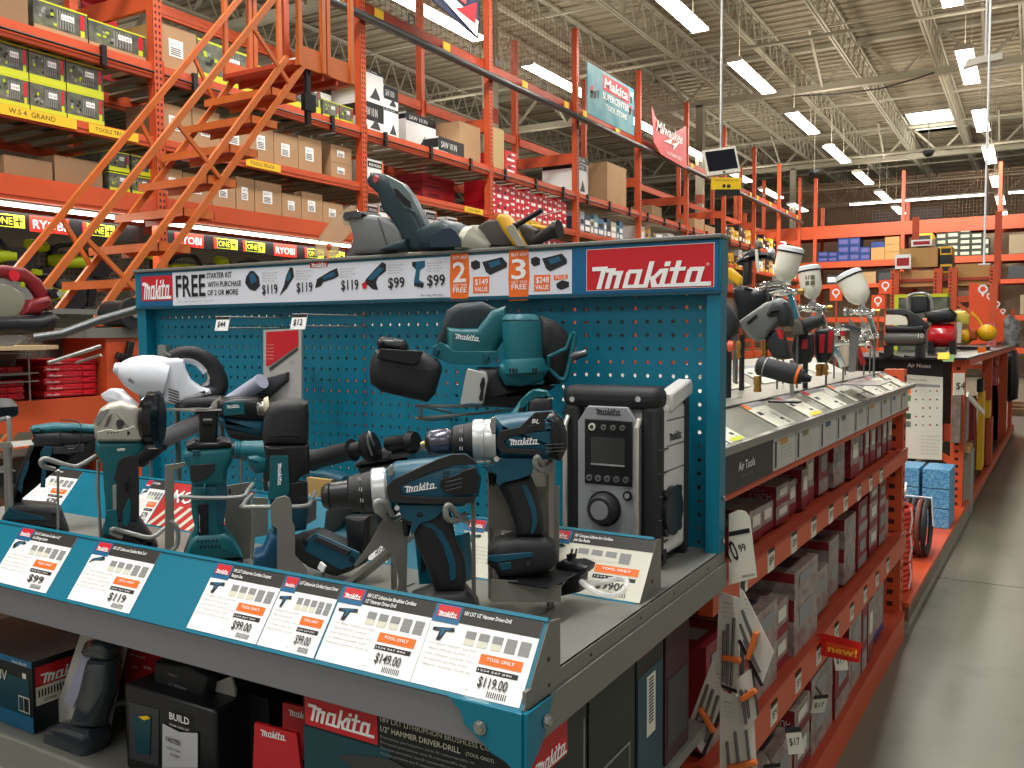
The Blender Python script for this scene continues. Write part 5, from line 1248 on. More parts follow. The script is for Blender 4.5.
# teal carton-card seen behind the grip
b = MB(); yb = 1.075; b.pil([PY(u, v, yb) for u, v in [(419, 538), (466, 533), (470, 580), (423, 583)]], (0, .012, 0), TEAL, .2); b.prism([PY(421, 541, yb-.0125), PY(432, 560, yb-.0125), PY(421, 575, yb-.0125)], (0, .0005, 0), BLKS)
b.box((PY(468, 540, yb).x-.004, yb-.012, DZ), (PY(468, 540, yb).x-.002, yb+.012, PY(440, 580, yb).z+.01), TEAL)
tag(b.build('info_card'), 'small teal card standing behind the grip of the front drill', 'card')

FACE = (515, 1.10)
y = 1.10; g = G(410, 380, 5.12); h = G(430, 480, 6.4)
t = thing('cordless_drill', 'teal and black hammer drill to the left of the job site radio', 'drill', (PY(520, 560, y).x, y, PY(520, 573, y).z), 'display hammer drills')
lathe(t, 'drill_bit_tip', (420.5, 444.6), (427, 443.5), y, [(0, 2), (.5, 3.2), (1, 3.6)], mat('brass_tip', srgb(190, 170, 110), .35, metal=.8), 14)
lathe(t, 'chuck', (425, 443.8), (453, 441.5), y, [(0, 4), (.05, 9), (.15, 12), (.9, 13), (1, 12)], BLKS)
lathe(t, 'chuck_ring', (431, 443.2), (450, 441.8), y, [(0, 12.6), (.1, 13.3), (.9, 13.9), (1, 13.2)], mat('smoked_chrome', srgb(92, 90, 104), .25, metal=.8))
lathe(t, 'torque_collar', (452, 441.6), (475, 441), y, [(0, 13), (.1, 15.5), (.5, 17.5), (.55, 17), (1, 20)], BLK, 28)
lathe(t, 'gear_ring', (473.5, 441), (496, 440.5), y, [(0, 20.8), (.1, 21.8), (.45, 21.8), (.47, 20.5), (.55, 21.5), (1, 22)], MATS['ring_silver'], 32)
b = MB()
for q in range(3): b.text(('12','15','11')[q], PY(460, 432+9*q, y-.032), EX, EZ, .005, PAPER)
b.build('torque_numbers', t)
body(t, 'motor_housing', g([(435,182),(520,172),(640,162),(730,158),(772,185),(796,260),(796,345),(765,405),(650,402),(450,398),(432,330),(430,240)]), y, .034, DT, .75)
f = y - .0345
face(t, 'gear_cover', g([(415,195),(438,185),(440,270),(420,275),(408,240)]), f+.004, STEEL)
face(t, 'rubber_overmould', g([(460,262),(560,240),(640,165),(730,160),(690,200),(690,250),(600,275),(500,290),(480,320),(500,350),(660,355),(690,380),(640,385),(470,372),(445,345),(442,310)]), f, BLK)
body(t, 'rear_cap', g([(672,165),(735,157),(780,195),(800,262),(800,345),(768,410),(690,385),(678,330),(680,240)]), y, .0365, BLKS, .6)
for i in range(3): face(t, 'vent_slot', g([(695,195+24*i),(722,193+24*i),(722,203+24*i),(695,205+24*i)]), y-.038, DT, .001)
for i in range(3): face(t, 'vent_slot', g([(690,330+18*i),(790,325+18*i),(790,330+18*i),(690,336+18*i)]), y-.038, CHAR, .001)
mark(t, 410+500/5.12, 380+335/5.12, 410+664/5.12, 380+328/5.12, f-.002, hs=1.15)
b = MB(); b.text('BL', PY(532, 423, f-.0015), EX, EZ, .006, PAPER, w=.012, shear=.3, bold=.01); b.build('model_mark', t)
face(t, 'model_badge', g([(590,262),(612,232),(660,232),(640,262)]), f-.001, INK, .001)
b = MB(); b.cyl(PY(496.5, 459, f), PY(496.5, 459, f-.006), .0038, CHROME); b.build('screw', t)
body(t, 'handle', h([(415,0),(640,-40),(668,20),(690,100),(722,230),(735,350),(545,355),(540,270),(500,160),(450,60)]), y, .021, BLK, .6)
face(t, 'handle_teal_head', g([(450,400),(640,400),(625,480),(560,505),(480,525),(455,545),(440,520),(445,480),(405,465),(360,440),(430,430)]), y-.026, DT, .01)
face(t, 'handle_teal_stripe', h([(585,30),(610,25),(645,85),(680,190),(688,270),(662,345),(645,345),(655,260),(640,180)]), y-.0215, DT)
body(t, 'trigger', g([(398,470),(440,478),(445,520),(430,545),(405,540)]), y, .010, BLKS, .6)
body(t, 'foot', h([(372,440),(420,385),(540,348),(735,348),(790,388),(812,450),(805,500),(770,545),(640,578),(440,597),(415,545),(370,512)]), y, .036, BLK, .35)
face(t, 'foot_teal_stripe', h([(368,485),(520,472),(655,460),(660,492),(520,512),(425,528),(370,512)]), y-.037, DT)
face(t, 'foot_badge', h([(435,535),(520,525),(520,570),(455,580)]), y-.037, TEALD)
b = MB(); b.cyl(PY(528.5, 563.5, y-.036), PY(528.5, 563.5, y-.04), .004, BLKS); b.build('foot_screw', t)
s = thing('tool_stand', 'grey plate stand under the drill beside the radio', 'tool stand', (PY(525, 590, y).x, y, DZ), 'grey tool stands')
b = MB(); zf = PY(520, 573.5, y).z; b.prism([PY(491, 579, y-.045), PY(561, 585, y-.045), PY(561, 602, y-.045), PY(491, 602, y-.045)], (0, .001, 0), STAND); b.build('front_plate', s)
b = MB(); a_ = PY(491, 580, y-.045); c_ = PY(561, 580, y-.045); b.box((a_.x, y-.045, a_.z-.004), (c_.x, y+.045, a_.z-.002), BLKS); b.build('shelf', s)
b = MB(); b.prism([PY(526, 486, y+.045), PY(559, 486, y+.045), PY(559, 572, y+.045), PY(526, 572, y+.045)], (0, .001, 0), STAND); b.build('back_plate', s)
b = MB(); b.prism([PY(489, 470, y+.045), PY(520, 470, y+.045), PY(520, 532, y+.045), PY(489, 528, y+.045)], (0, .001, 0), STAND); b.build('back_plate', s)
for xx in (PY(491, 500, y+.04).x, PY(560.5, 500, y+.04).x, PY(482, 500, y+.04).x):
    b = MB(); b.box((xx-.003, y+.03, DZ), (xx+.001, y+.046, PY(500, 460, y+.04).z), STAND); b.build('upright', s)
hook(s, [(550, 474, .03), (545, 470, -.01), (538, 458, -.045), (535.5, 460, -.047), (536, 466, -.045), (542, 470, -.03), (551, 462, .0)], y)
b = MB(); b.tube([PY(548, 601, y-.03), PY(570, 575, y+.02)], .002, GREYW, 6); b.build('wire_hook', s)

FACE = None
# ---- third drill with long side handle behind
y = 1.26; g = G(300, 340, 3.2)
t = thing('cordless_drill', 'cordless drill with long black side handle behind the two front drills', 'drill', (PY(370, 560, y).x, y, DZ))
lathe(t, 'side_handle', (310, 461), (353, 450), y-.05, [(0, 9), (.06, 11), (.2, 9.5), (.9, 9), (1, 11)], BLK, 20)
lathe(t, 'handle_flange', (367, 447.5), (373, 446), y-.05, [(0, 10), (.3, 15.5), (.7, 15.5), (1, 12)], BLKS, 24)
lathe(t, 'handle_stem', (350, 451), (372, 446), y-.05, [(0, 8), (1, 6.5)], BLK, 16)
lathe(t, 'chuck', (388, 444), (416, 441), y-.03, [(0, 7), (.2, 8), (.6, 7), (.8, 11), (1, 9)], BLKS, 20)
body(t, 'motor_housing', g([(190,390),(230,362),(290,340),(345,332),(400,345),(420,370),(410,395),(370,420),(290,430),(215,430)]), y, .03, CHAR, .7)
face(t, 'teal_flank', g([(340,372),(400,350),(420,372),(410,395),(350,400)]), y-.032, TEALD)
for i in range(4): face(t, 'vent_slot', g([(255+10*i,378),(262+10*i,377),(262+10*i,384),(255+10*i,385)]), y-.032, INK, .001)
body(t, 'handle', g([(215,425),(280,425),(290,500),(300,590),(210,590),(205,500)]), y, .02, BLK, .6)
body(t, 'brace', g([(95,545),(130,500),(200,490),(230,520),(170,560),(130,620),(90,600)]), y, .018, CHAR, .6)
body(t, 'battery_foot', g([(0,620),(40,605),(120,640),(195,690),(190,720),(140,748),(60,720),(0,680)]), 1.08, .03, BLK, .45)
face(t, 'rail_teal', g([(22,640),(50,618),(190,680),(180,720),(130,735),(15,675)]), 1.08-.031, TEALD)
face(t, 'rail_slot', g([(40,640),(60,630),(160,675),(150,690)]), 1.08-.034, BLK)
for (uu, vv) in ((15, 645), (165, 700)): b = MB(); p_ = PY(300+uu/3.2+1.5, 340+vv/3.2, 1.08-.03); b.cyl(p_, p_-V((0, .004, 0)), .005, BLKS); b.build('rail_screw', t)
hook(t, [(345, 420+0, 0)] and [(374, 445, -.06), (371, 438, -.08), (369, 432, -.08), (368, 442, -.08), (372, 455, -.06)], y, .0022, name='latch_wire')
body(t, 'lower_grip', g([(160,560),(235,560),(235,640),(215,690),(170,680)]), 1.10, .02, BLKS, .6)
s = thing('tool_stand', 'grey angled plate stand under the drill with the side handle', 'tool stand', (PY(330, 590, 1.1).x, 1.1, DZ), 'grey tool stands')
b = MB(); b.box((PY(300, 580, 1.1).x, 1.03, DZ+.0005), (PY(400, 600, 1.1).x, 1.14, DZ+.002), STAND); b.build('base_plate', s)
b = MB(); b.prism([PY(352, 579, 1.06), PY(412, 532, 1.06), PY(414, 535, 1.06), PY(355, 583, 1.06)], (0, .02, 0), STAND); b.build('ramp', s)
b = MB(); b.box((PY(396, 590, 1.1).x-.002, 1.09, DZ), (PY(396, 590, 1.1).x+.002, 1.1, DZ+.1), STAND); b.build('upright', s)
b = MB(); b.obox(Matrix.Translation(PY(322, 567, 1.03)) @ Matrix.Rotation(.5, 4, 'Y'), .012, .004, .012, PAPER); b.box((PY(322,567,1.03).x-.002, 1.03, DZ), (PY(322,567,1.03).x+.002, 1.034, PY(322, 567, 1.03).z), STEELD); tag(b.build('security_tag'), 'tiny white security tag on the deck below the angled battery foot', 'security tag')

FACE = (205, 1.03); DT = mat('tool_green_teal', srgb(12, 92, 100), .4, bump=.04, bscale=300)
# ---- reciprocating / cut-out tool standing upright (centre left)
y = 1.03; g = G(170, 390, 6.4); h = G(170, 480, 6.4)
t = thing('recip_saw', 'teal upright compact saw with black square collar on top, second from the grinder', 'power tool', (PY(208, 555, y).x, y, DZ))
t['label'] = 'teal upright cordless saw with black collar on top and slotted base'
body(t, 'blade_clamp', g([(150,135),(165,125),(330,120),(335,138),(308,145),(305,250),(300,335),(190,335),(185,250),(190,150),(155,150)]), y, .014, BLKS, .3)
lathe(t, 'clamp_pin', (203, 422), (212, 422), y-.012, [(0, 4), (1, 4)], BLKS, 16)
body(t, 'black_collar', g([(105,340),(160,310),(190,325),(300,325),(320,305),(390,320),(392,352),(110,372)]), y, .032, BLKS, .15)
body(t, 'gear_head', g([(84,395),(110,372),(395,355),(398,440),(365,500),(360,600),(140,600),(125,500),(84,430)]), y, .033, DT, .28)
face(t, 'black_panel', g([(130,480),(290,470),(282,520),(230,570),(165,592),(130,580)]), y-.034, BLK)
face(t, 'square_mark', g([(145,385),(192,383),(192,420),(145,422)]), y-.034, TEALD, .001)
body(t, 'grip', h([(140,10),(360,10),(365,100),(350,200),(345,290),(400,370),(130,370),(160,290),(140,200),(132,100)]), y, .029, DT, .35)
lathe(t, 'round_button', (203.5, 491), (205, 491), y-.029, [(0, 9), (1, 8.5)], TEALB, 22)
lathe(t, 'side_knob', (229, 491), (231, 491), y-.02, [(0, 3), (1, 3)], BLKS, 14)
face(t, 'black_label', h([(175,155),(245,150),(245,345),(180,350)]), y-.0305, BLKS)
b = MB(); b.text('AUTO SPEED', PY(200.5, 532, y-.0325), EZ, -EX, .004, PAPER, w=.03); b.build('label_text', t)
face(t, 'dark_side', h([(300,20),(362,20),(368,100),(352,200),(346,290),(300,290)]), y-.0295, TEALD)
body(t, 'slotted_base', h([(130,360),(170,330),(350,320),(400,355),(440,430),(460,470),(210,490),(130,480),(90,470)]), y, .037, DT, .25)
for r_i in range(2):
    for i in range(6): face(t, 'base_slot', h([(172+24*i+18*r_i,384+40*r_i-i),(182+24*i+18*r_i,383+40*r_i-i),(185+24*i+18*r_i,400+40*r_i-i),(176+24*i+18*r_i,402+40*r_i-i)] if r_i == 0 else [(190+24*i,418-i),(201+24*i,417-i),(203+24*i,438-i),(193+24*i,440-i)]), y-.038, INK, .001)
body(t, 'dark_foot', h([(88,470),(120,380),(140,370),(175,480),(300,490),(455,462),(470,490),(440,535),(330,525),(95,492)]), y+.005, .036, BLK, .3)
b = MB(); p_ = PY(193, 552, y-.032); b.cyl(p_, p_-V((0, .004, 0)), .004, INK); b.build('foot_screw', t)
s = thing('tool_stand', 'grey plate and wire loop stand around the saw with slotted base', 'tool stand', (PY(175, 560, y).x, y+.02, DZ), 'grey tool stands')
stand_plate(s, [(165, 465), (185, 462), (186, 466), (174, 470), (174, 572), (165, 568)], y+.05)
stand_plate(s, [(224, 486), (250, 482), (252, 520), (250, 572), (226, 565)], y+.06)
hook(s, [(181, 499, -.01), (183, 497, -.04), (205, 498, -.045), (241, 497, -.04), (248, 490, 0), (253, 484, .05)], y, .0036)
hook(s, [(170, 521, 0), (176, 526, 0), (178, 534, 0), (177, 545, 0), (172, 551, 0)], y, .0036)
b = MB(); b.box((PY(170, 560, y).x, y+.045, DZ), (PY(250, 560, y).x, y+.065, DZ+.002), STAND); b.build('base_plate', s)

FACE = (125, 1.03)
# ---- angle grinder standing upright (left)
y = 1.03; g = G(0, 400, 6.4); h = G(0, 340, 3.2)
t = thing('angle_grinder', 'teal angle grinder with silver gear head and black wheel guard, standing upright', 'grinder', (PY(125, 540, y).x, y, DZ))
body(t, 'gear_head', g([(600,150),(640,60),(700,20),(780,5),(880,45),(905,120),(915,250),(900,262),(640,262),(612,240)]), y, .03, ALU, .35)
face(t, 'head_window', g([(742,150),(750,128),(772,120),(792,132),(795,160),(775,186),(752,184)]), y-.031, CHAR)
face(t, 'head_rib', g([(600,140),(640,68),(700,55),(650,130),(625,168)]), y-.031, STEEL)
face(t, 'head_rib', g([(665,175),(690,110),(720,80),(705,130),(690,165)]), y-.031, STEELD)
face(t, 'head_flange', g([(620,205),(700,185),(740,200),(820,180),(860,165),(880,190),(915,215),(915,252),(625,252)]), y-.033, ALU, .004)
for i in range(4): face(t, 'flange_hole', g([(682+22*i,210-2*i),(694+22*i,205-2*i),(696+22*i,212-2*i),(684+22*i,217-2*i)]), y-.0355, CHAR, .001)
b = MB(); p_ = PY(129, 433, y-.03); b.cyl(p_, p_-V((0, .005, 0)), .0045, BLKS); b.build('flange_screw', t)
c0 = PY(152, 420, y); ax = V((.80, .60, 0)); R0 = 29*pxm(152, 420, y)
b = MB(); b.rev(c0-ax*.016, c0+ax*.012, [(0, R0*.45), (.15, R0*.85), (.45, R0), (1, R0)], mat('guard_black', srgb(20, 20, 22), .15), 40); b.build('wheel_guard', t)
b = MB(); b.rev(c0+ax*.006, c0+ax*.012, [(0, R0*.9), (1, R0*.9)], BLKS, 40); b.build('wheel', t)
b = MB(); b.cyl(c0-ax*.03, c0-ax*.01, .021, ALU, n=24); b.build('spindle', t)
body(t, 'body_sleeve', g([(612,262),(918,258),(925,300),(885,350),(890,600),(890,768),(680,768),(672,600),(655,400),(612,320)]), y, .030, DT, .3)
face(t, 'rubber_side', g([(760,385),(800,360),(885,352),(890,500),(890,768),(745,768),(755,560),(730,500)]), y-.031, BLK)
lathe(t, 'round_cap', (126, 484), (127, 484), y-.031, [(0, 8), (1, 7.5)], BLKS, 22)
face(t, 'cream_mark', g([(748,312),(800,308),(800,325),(750,328)]), y-.031, PAPERS, .001)
face(t, 'spec_label', h([(360,465),(372,462),(374,580),(362,582)]), y-.0315, INKG, .0008)
body(t, 'tail', h([(345,560),(440,560),(470,600),(505,650),(500,665),(320,632),(330,600)]), y, .032, BLK, .4)
face(t, 'tail_teal', h([(340,545),(372,540),(380,600),(350,625),(330,620)]), y-.033, DT)
face(t, 'teal_flash', h([(395,545),(412,505),(420,520),(416,580),(405,600),(392,590)]), y-.0325, DT, .002)
s = thing('tool_stand', 'grey wire hook stand holding the angle grinder', 'tool stand', (PY(100, 540, y).x, y, DZ), 'grey tool stands')
hook(s, h([(308,372),(250,405),(210,400),(150,382),(132,385),(135,400),(170,410),(188,412)]) and [(96, 456, 0), (78, 466, -.02), (66, 465, -.03), (47, 459, -.04), (41, 461, -.045), (43, 466, -.04), (54, 469, -.02)], y, .0042)
hook(s, [(177, 525, 0), (165, 528, -.02), (155, 536, -.04), (145, 537, -.045), (122, 531, -.045), (113, 529, -.05), (112, 533, -.045), (122, 537, -.04)], y, .0042)
b = MB(); b.tube([PY(98, 460, y+.02), PY(98, 490, y+.02), PY(102, 560, y+.02)], .003, GREYW); b.build('upright_wire', s)
b = MB(); b.prism([PY(56, 545, y+.02), PY(102, 538, y+.02), PY(106, 545, y+.02), PY(60, 556, y+.02)], (0, .01, .0), STAND); b.build('base_arm', s)
for p_ in ((41, 461),): 
    b = MB(); b.tube([PY(58, 470, y-.02), PY(58, 500, y+.03), PY(58, 548, y+.03)], .0022, GREYW); b.build('upright_wire', s)

FACE = (35, 1.05)
# ---- left: saw with horizontal body and upright handle
y = 1.05; g = G(0, 400, 6.4); h = G(0, 490, 6.4)
t = thing('cordless_saw', 'teal and black cordless saw with sloping handle at the far left of the deck', 'power tool', (PY(35, 540, y).x, y, DZ))
body(t, 'top_cap', g([(188,185),(205,165),(340,145),(480,150),(630,160),(640,200),(580,212),(470,205),(300,215),(210,205)]), y, .022, TEALB, .5)
body(t, 'motor_body', g([(205,205),(340,195),(630,205),(620,260),(600,345),(560,410),(470,420),(340,340),(250,330),(230,380),(150,600),(130,680),(60,680),(80,600),(130,440),(190,290),(215,240)]), y, .026, BLK, .5)
face(t, 'teal_inset', g([(255,340),(285,295),(335,300),(335,340),(300,400),(290,560),(258,560),(270,420)]), y-.027, TEALD)
face(t, 'teal_stripe', g([(165,400),(190,378),(185,430),(150,520),(140,600),(110,570),(125,520)]), y-.027, TEALD)
face(t, 'grey_band', g([(340,305),(540,280),(540,330),(430,345),(340,345)]), y-.027, CHAR)
for u in (42, 74.7): 
    b = MB(); p_ = PY(u, 430, y-.02); b.cyl(p_, p_-V((0, .004, 0)), .0035, INK); b.build('cap_screw', t)
b = MB(); b.tube(smooth_path([PY(57, 424, y-.01), PY(62, 438, y-.03), PY(66, 448, y-.03), PY(78, 446, y-.03), PY(81, 428, y-.02), PY(76, 421, y-.01), PY(60, 420, y)], 5), .0012, BLKS, 6); b.build('security_wire', t)
body(t, 'battery_foot', h([(25,165),(60,90),(110,70),(350,90),(390,110),(440,240),(430,272),(250,250),(30,212),(10,190)]), y, .038, BLK, .35)
face(t, 'foot_teal', h([(22,165),(60,110),(110,130),(280,175),(300,195),(200,190),(20,190)]), y-.039, TEALD)
b = MB(); p_ = PY(54, 513.5, y-.038); b.cyl(p_, p_-V((0, .003, 0)), .004, INK); b.build('foot_screw', t)
FACE = None
# far-left stand with black tool cut by the frame
s = thing('tool_stand', 'grey bracket stand at the left frame edge with black tool on it', 'tool stand', (PY(6, 520, 1.0).x, 1.0, DZ), 'grey tool stands')
b = MB(); b.tube(smooth_path([PY(-4, 421, 1.0), PY(5, 419, 1.0), PY(9, 423, 1.0), PY(10, 470, 1.0), PY(12, 525, 1.0)], 4), .0045, GREYW); b.build('upright_wire', s)
b = MB(); b.prism([PY(3, 442, .99), PY(21, 441, .99), PY(24, 446, .99), PY(5, 448, .99)], (0, .02, 0), STAND); b.build('tray', s)
b = MB(); b.prism([PY(4, 446, 1.0), PY(9, 446, 1.0), PY(11, 520, 1.0), PY(6, 520, 1.0)], (0, .002, 0), STAND); b.build('plate', s)
t = thing('black_tool', 'black tool cut off by the left frame edge', 'power tool', PY(-2, 480, 1.02))
body(t, 'head', [(-14, 398), (2, 399), (7, 407), (7, 417), (0, 421), (-14, 421)], 1.02, .03, BLKS, .5)
body(t, 'grip', [(-14, 470), (0, 466), (8, 472), (9, 485), (2, 492), (-14, 494)], 1.02, .025, BLK, .5)
body(t, 'neck', [(-16, 418), (-6, 418), (-6, 470), (-16, 470)], 1.02, .012, BLK, .5)

FACE = (280, 1.06)
# ---- multi tool / oscillating tool standing upright (right of the slotted-base saw)
y = 1.06; g = G(170, 390, 6.4); h = G(170, 480, 6.4)
t = thing('multi_tool', 'teal and black upright multi tool with big rubber head', 'power tool', (PY(285, 560, y).x, y, DZ))
body(t, 'rubber_head', g([(592,285),(610,130),(640,85),(720,62),(830,55),(880,75),(888,150),(885,290),(880,345),(800,345),(600,345)]), y, .033, BLK, .5)
face(t, 'head_groove', g([(625,372),(720,374),(738,382),(720,390),(630,388)]), y-.034, INK)
body(t, 'neck', g([(600,340),(888,335),(892,520),(830,545),(760,640),(640,640),(640,440),(610,400)]), y, .031, BLKS, .25)
face(t, 'teal_front', g([(640,420),(755,420),(765,640),(745,700),(628,700),(640,560)]), y-.0325, DT, .004)
b = MB(); a_ = PY(170+693/6.4, 390+455/6.4, y-.0345); c_ = PY(170+693/6.4, 390+615/6.4, y-.0345); logo(b, a_, c_-a_, V((1,0,0)), (c_-a_).length, PAPER, hs=1.1); b.build('brand_mark', t)
lathe(t, 'spindle', (257, 409), (266, 408.5), y, [(0, 5), (.2, 7), (.4, 5.5), (.6, 7.5), (1, 7)], STEEL, 18)
lathe(t, 'blade_flange', (264, 409), (270, 408), y, [(0, 7), (.3, 11), (1, 12)], mat('cream_flange', srgb(196, 188, 166), .5), 22)
body(t, 'grip', h([(625,20),(880,10),(880,200),(870,300),(690,330),(650,280),(650,200),(628,60)]), y, .03, TEALD, .3)
face(t, 'black_side', h([(762,20),(875,10),(878,160),(790,165),(765,100)]), y-.031, BLKS)
body(t, 'battery_plate', h([(595,440),(640,330),(700,330),(700,575),(600,555),(530,545),(540,460)]), y, .034, mat('blue_foot', srgb(26, 76, 108), .4), .2)
s = thing('tool_stand', 'grey rounded tongue stand in front of the upright multi tool', 'tool stand', (PY(285, 580, .985).x, .985, DZ), 'grey tool stands')
stand_plate(s, h([(650,290),(640,165),(660,145),(680,115),(735,100),(765,115),(780,160),(782,260),(800,300),(800,480),(870,560),(890,640),(685,600),(685,310)]), .985, .0015)
hook(s, [(242.5, 506, -.02), (252, 497, -.05)][:1] + [(244, 507, -.05), (270, 507, -.055), (305, 506, -.05), (311, 500, -.01), (315, 492, .04)], y, .0036)
hook(s, [(242.5, 507, -.05), (246, 501, -.03), (252, 495, .0)], y, .0036, name='wire_arm')
stand_plate(s, [(252, 497), (268, 498), (268, 535), (255, 537), (253, 560), (251, 560)], y+.045)
stand_plate(s, h([(845,165),(940,120),(935,250),(850,300),(850,420),(845,420)]), y+.045)
b = MB(); b.box((PY(275, 580, .985).x, .985, DZ+.0005), (PY(330, 590, .985).x, 1.06, DZ+.002), STAND); b.build('base_plate', s)

FACE = (245, 1.38)
# ---- back row: screwdriver on its side, teal pipe tool, wooden block
y = 1.38; g = G(170, 390, 6.4)
t = thing('cordless_screwdriver', 'teal and black driver lying level behind the upright tools', 'driver', (PY(245, 450, y).x, y, PY(245, 455, y).z))
lathe(t, 'front_sleeve', (214, 411), (225, 406), y, [(0, 7), (.3, 9), (1, 11)], mat('warm_grey_sleeve', srgb(110, 106, 96), .5), 20)
body(t, 'motor_housing', g([(300,70),(330,50),(420,38),(560,40),(610,70),(620,130),(600,190),(480,200),(330,170),(295,120)]), y, .03, BLKS, .6)
face(t, 'teal_label', g([(350,75),(475,75),(478,155),(345,165),(340,110)]), y-.031, DT)
mark(t, 226, 408.5, 240, 407.5, y-.034, hs=1.4)
body(t, 'lower_body', g([(300,165),(600,190),(600,260),(570,300),(420,260),(350,240),(310,200)]), y, .028, TEALD, .5)
body(t, 'handle', g([(350,240),(600,260),(600,335),(450,320),(380,300)]), y, .022, BLK, .5)
body(t, 'grip', [(262, 440), (285, 440), (285, 500), (300, 540), (268, 540), (264, 500)], y, .022, BLK, .5)
FACE = None
s = thing('tool_stand', 'wire and block support below the level driver', 'tool stand', (PY(245, 520, y).x, y, DZ), 'grey tool stands')
zz = PY(245, 441, y).z
b = MB(); b.tube([(PY(242, 500, y).x, y, DZ), (PY(242, 500, y).x, y, zz)], .003, GREYW); b.build('upright_wire', s)
b = MB(); b.box((PY(230, 500, y).x, y-.02, DZ), (PY(262, 500, y).x, y+.02, DZ+.003), STAND); b.build('base_plate', s)
y = 1.28
FACE = (250, 1.28)
t = thing('pipe_tool', 'teal round tool barrel between the slotted-base saw and the multi tool', 'power tool', (PY(250, 470, y).x, y, DZ))
lathe(t, 'barrel', (232, 450), (268, 452), y, [(0, 8), (.12, 9), (.14, 8.2), (.2, 9.5), (.22, 8.6), (.3, 10), (.4, 10), (1, 12)], TEALB, 22)
body(t, 'lower_body', g([(490,410),(560,395),(630,420),(630,520),(560,530),(520,510),(485,450)]), y, .028, TEALB, .6)
lathe(t, 'black_ring', (228, 450), (234, 450), y, [(0, 6), (1, 9)], BLKS, 20)
body(t, 'rear_grip', [(262, 448), (280, 452), (300, 500), (300, 540), (280, 545), (265, 500)], y, .02, BLK, .5)
b = MB(); b.box((PY(300, 540, y).x-.05, y-.02, DZ), (PY(300, 540, y).x, y+.02, PY(300, 540, y).z+.01), BLK); b.build('foot', t)
FACE = None
# side handle of a drill at right of the multi tool (teal tail) + kraft block
b = MB(); yk = 1.33; a_ = PY(307, 502, yk); c_ = PY(331, 480, yk); b.box((a_.x, yk, DZ), (c_.x, yk+.04, c_.z), mat('pale_block', srgb(196, 160, 100), .7)); 
for q in range(4): b.box((a_.x+.006+.02*q, yk-.0008, a_.z+.004), (a_.x+.011+.02*q, yk, a_.z+.016), PAPERS)
tag(b.build('wood_block'), 'small pale wooden block behind the chuck of the front drill', 'block')
t = thing('teal_tail_tool', 'teal flat tool end lying behind the side handle of the third drill', 'power tool', (PY(330, 480, 1.36).x, 1.36, DZ))
body(t, 'tail', [(306, 470), (330, 470), (348, 476), (350, 484), (330, 487), (308, 482)], 1.36, .02, TEALD, .5)
b = MB(); b.box((PY(318, 480, 1.36).x-.01, 1.35, DZ), (PY(318, 480, 1.36).x+.01, 1.37, PY(318, 480, 1.36).z), STAND); b.build('support', t)

FACE = (170, 1.36)
# ---- handheld vacuum
y = 1.36; g = G(90, 350, 6.4)
VW = mat('vacuum_white', srgb(226, 230, 238), .28, coat=.2)
t = thing('handheld_vacuum', 'white cordless handheld vacuum with black loop handle', 'vacuum cleaner', (PY(170, 440, y).x, y, PY(170, 410, y).z))
lathe(t, 'nozzle_ring', (113.5, 368), (120, 369), y, [(0, 4), (.2, 5.5), (1, 6.5)], VW, 20)
lathe(t, 'dust_cup', (118, 369), (166, 380), y, [(0, 5), (.06, 9), (.2, 14.5), (.4, 19), (.6, 21.5), (.8, 22.5), (1, 22.5)], VW, 36)
body(t, 'main_body', g([(455,60),(560,48),(600,62),(612,120),(650,190),(710,232),(765,245),(775,275),(700,303),(600,330),(540,345),(470,330)]), y, .036, VW, .35)
b = MB(); b.tube(smooth_path([PY(u, v, y) for u, v in g([(540,70),(620,58),(690,80),(745,140)])], 5), .010, VW, 10); b.build('handle_root', t)
for i in range(5): face(t, 'vent_slot', g([(498,250+18*i),(506,246+18*i),(572,268+18*i),(566,274+18*i)]), y-.0375, INK, .002)
b = MB(); k = pxm(200, 370, y)
b.tube(smooth_path([PY(u, v, y) for u, v in g([(520,42),(600,18),(690,30),(770,85),(815,160),(830,230),(800,275),(720,278)])], 5), [ (6+2.5*min(i, 20)/20)*k for i in range(36)], BLK, 12); b.build('loop_handle', t)
b = MB(); b.tube(smooth_path([PY(u, v, y) for u, v in g([(700,60),(745,100),(765,150),(760,200),(720,240)])], 5), 3*k, CHROME, 8); b.build('handle_trim', t)
body(t, 'battery_base', g([(540,350),(600,290),(760,285),(870,290),(860,330),(800,360),(620,372),(545,370)]), y, .04, CHAR, .4)
b = MB(); a_ = PY(90+235/6.4, 350+195/6.4, y-.036); c_ = PY(90+320/6.4, 350+232/6.4, y-.036); logo(b, a_, c_-a_, V((.25,0,1)), (c_-a_).length, INK, hs=1.4); b.build('brand_mark', t)
FACE = None
# vacuum tube parts in pale plastic
t = thing('vacuum_tube', 'pale grey vacuum tube slanting behind the upright saw', 'vacuum tube', (PY(190, 450, 1.3).x, 1.3, PY(150, 445, 1.3).z))
lathe(t, 'upper_tube', (205, 420), (262, 381), 1.42, [(0, 8), (1, 7.5)], mat('tube_grey', srgb(176, 180, 200), .35), 20)
lathe(t, 'lower_tube', (150, 446), (206, 419), 1.36, [(0, 9), (1, 8.5)], mat('tube_dark', srgb(128, 128, 134), .4), 20)
lathe(t, 'black_nozzle', (140, 458), (160, 442), 1.34, [(0, 10), (1, 9)], BLK, 20)
t = thing('floor_nozzle', 'white rounded nozzle piece behind the grinder head', 'nozzle', (PY(118, 400, 1.3).x, 1.3, PY(118, 405, 1.3).z))
body(t, 'nozzle', g([(90,280),(150,245),(190,250),(280,335),(300,355),(200,350),(130,335),(98,305)]), 1.3, .012, VW, .5)
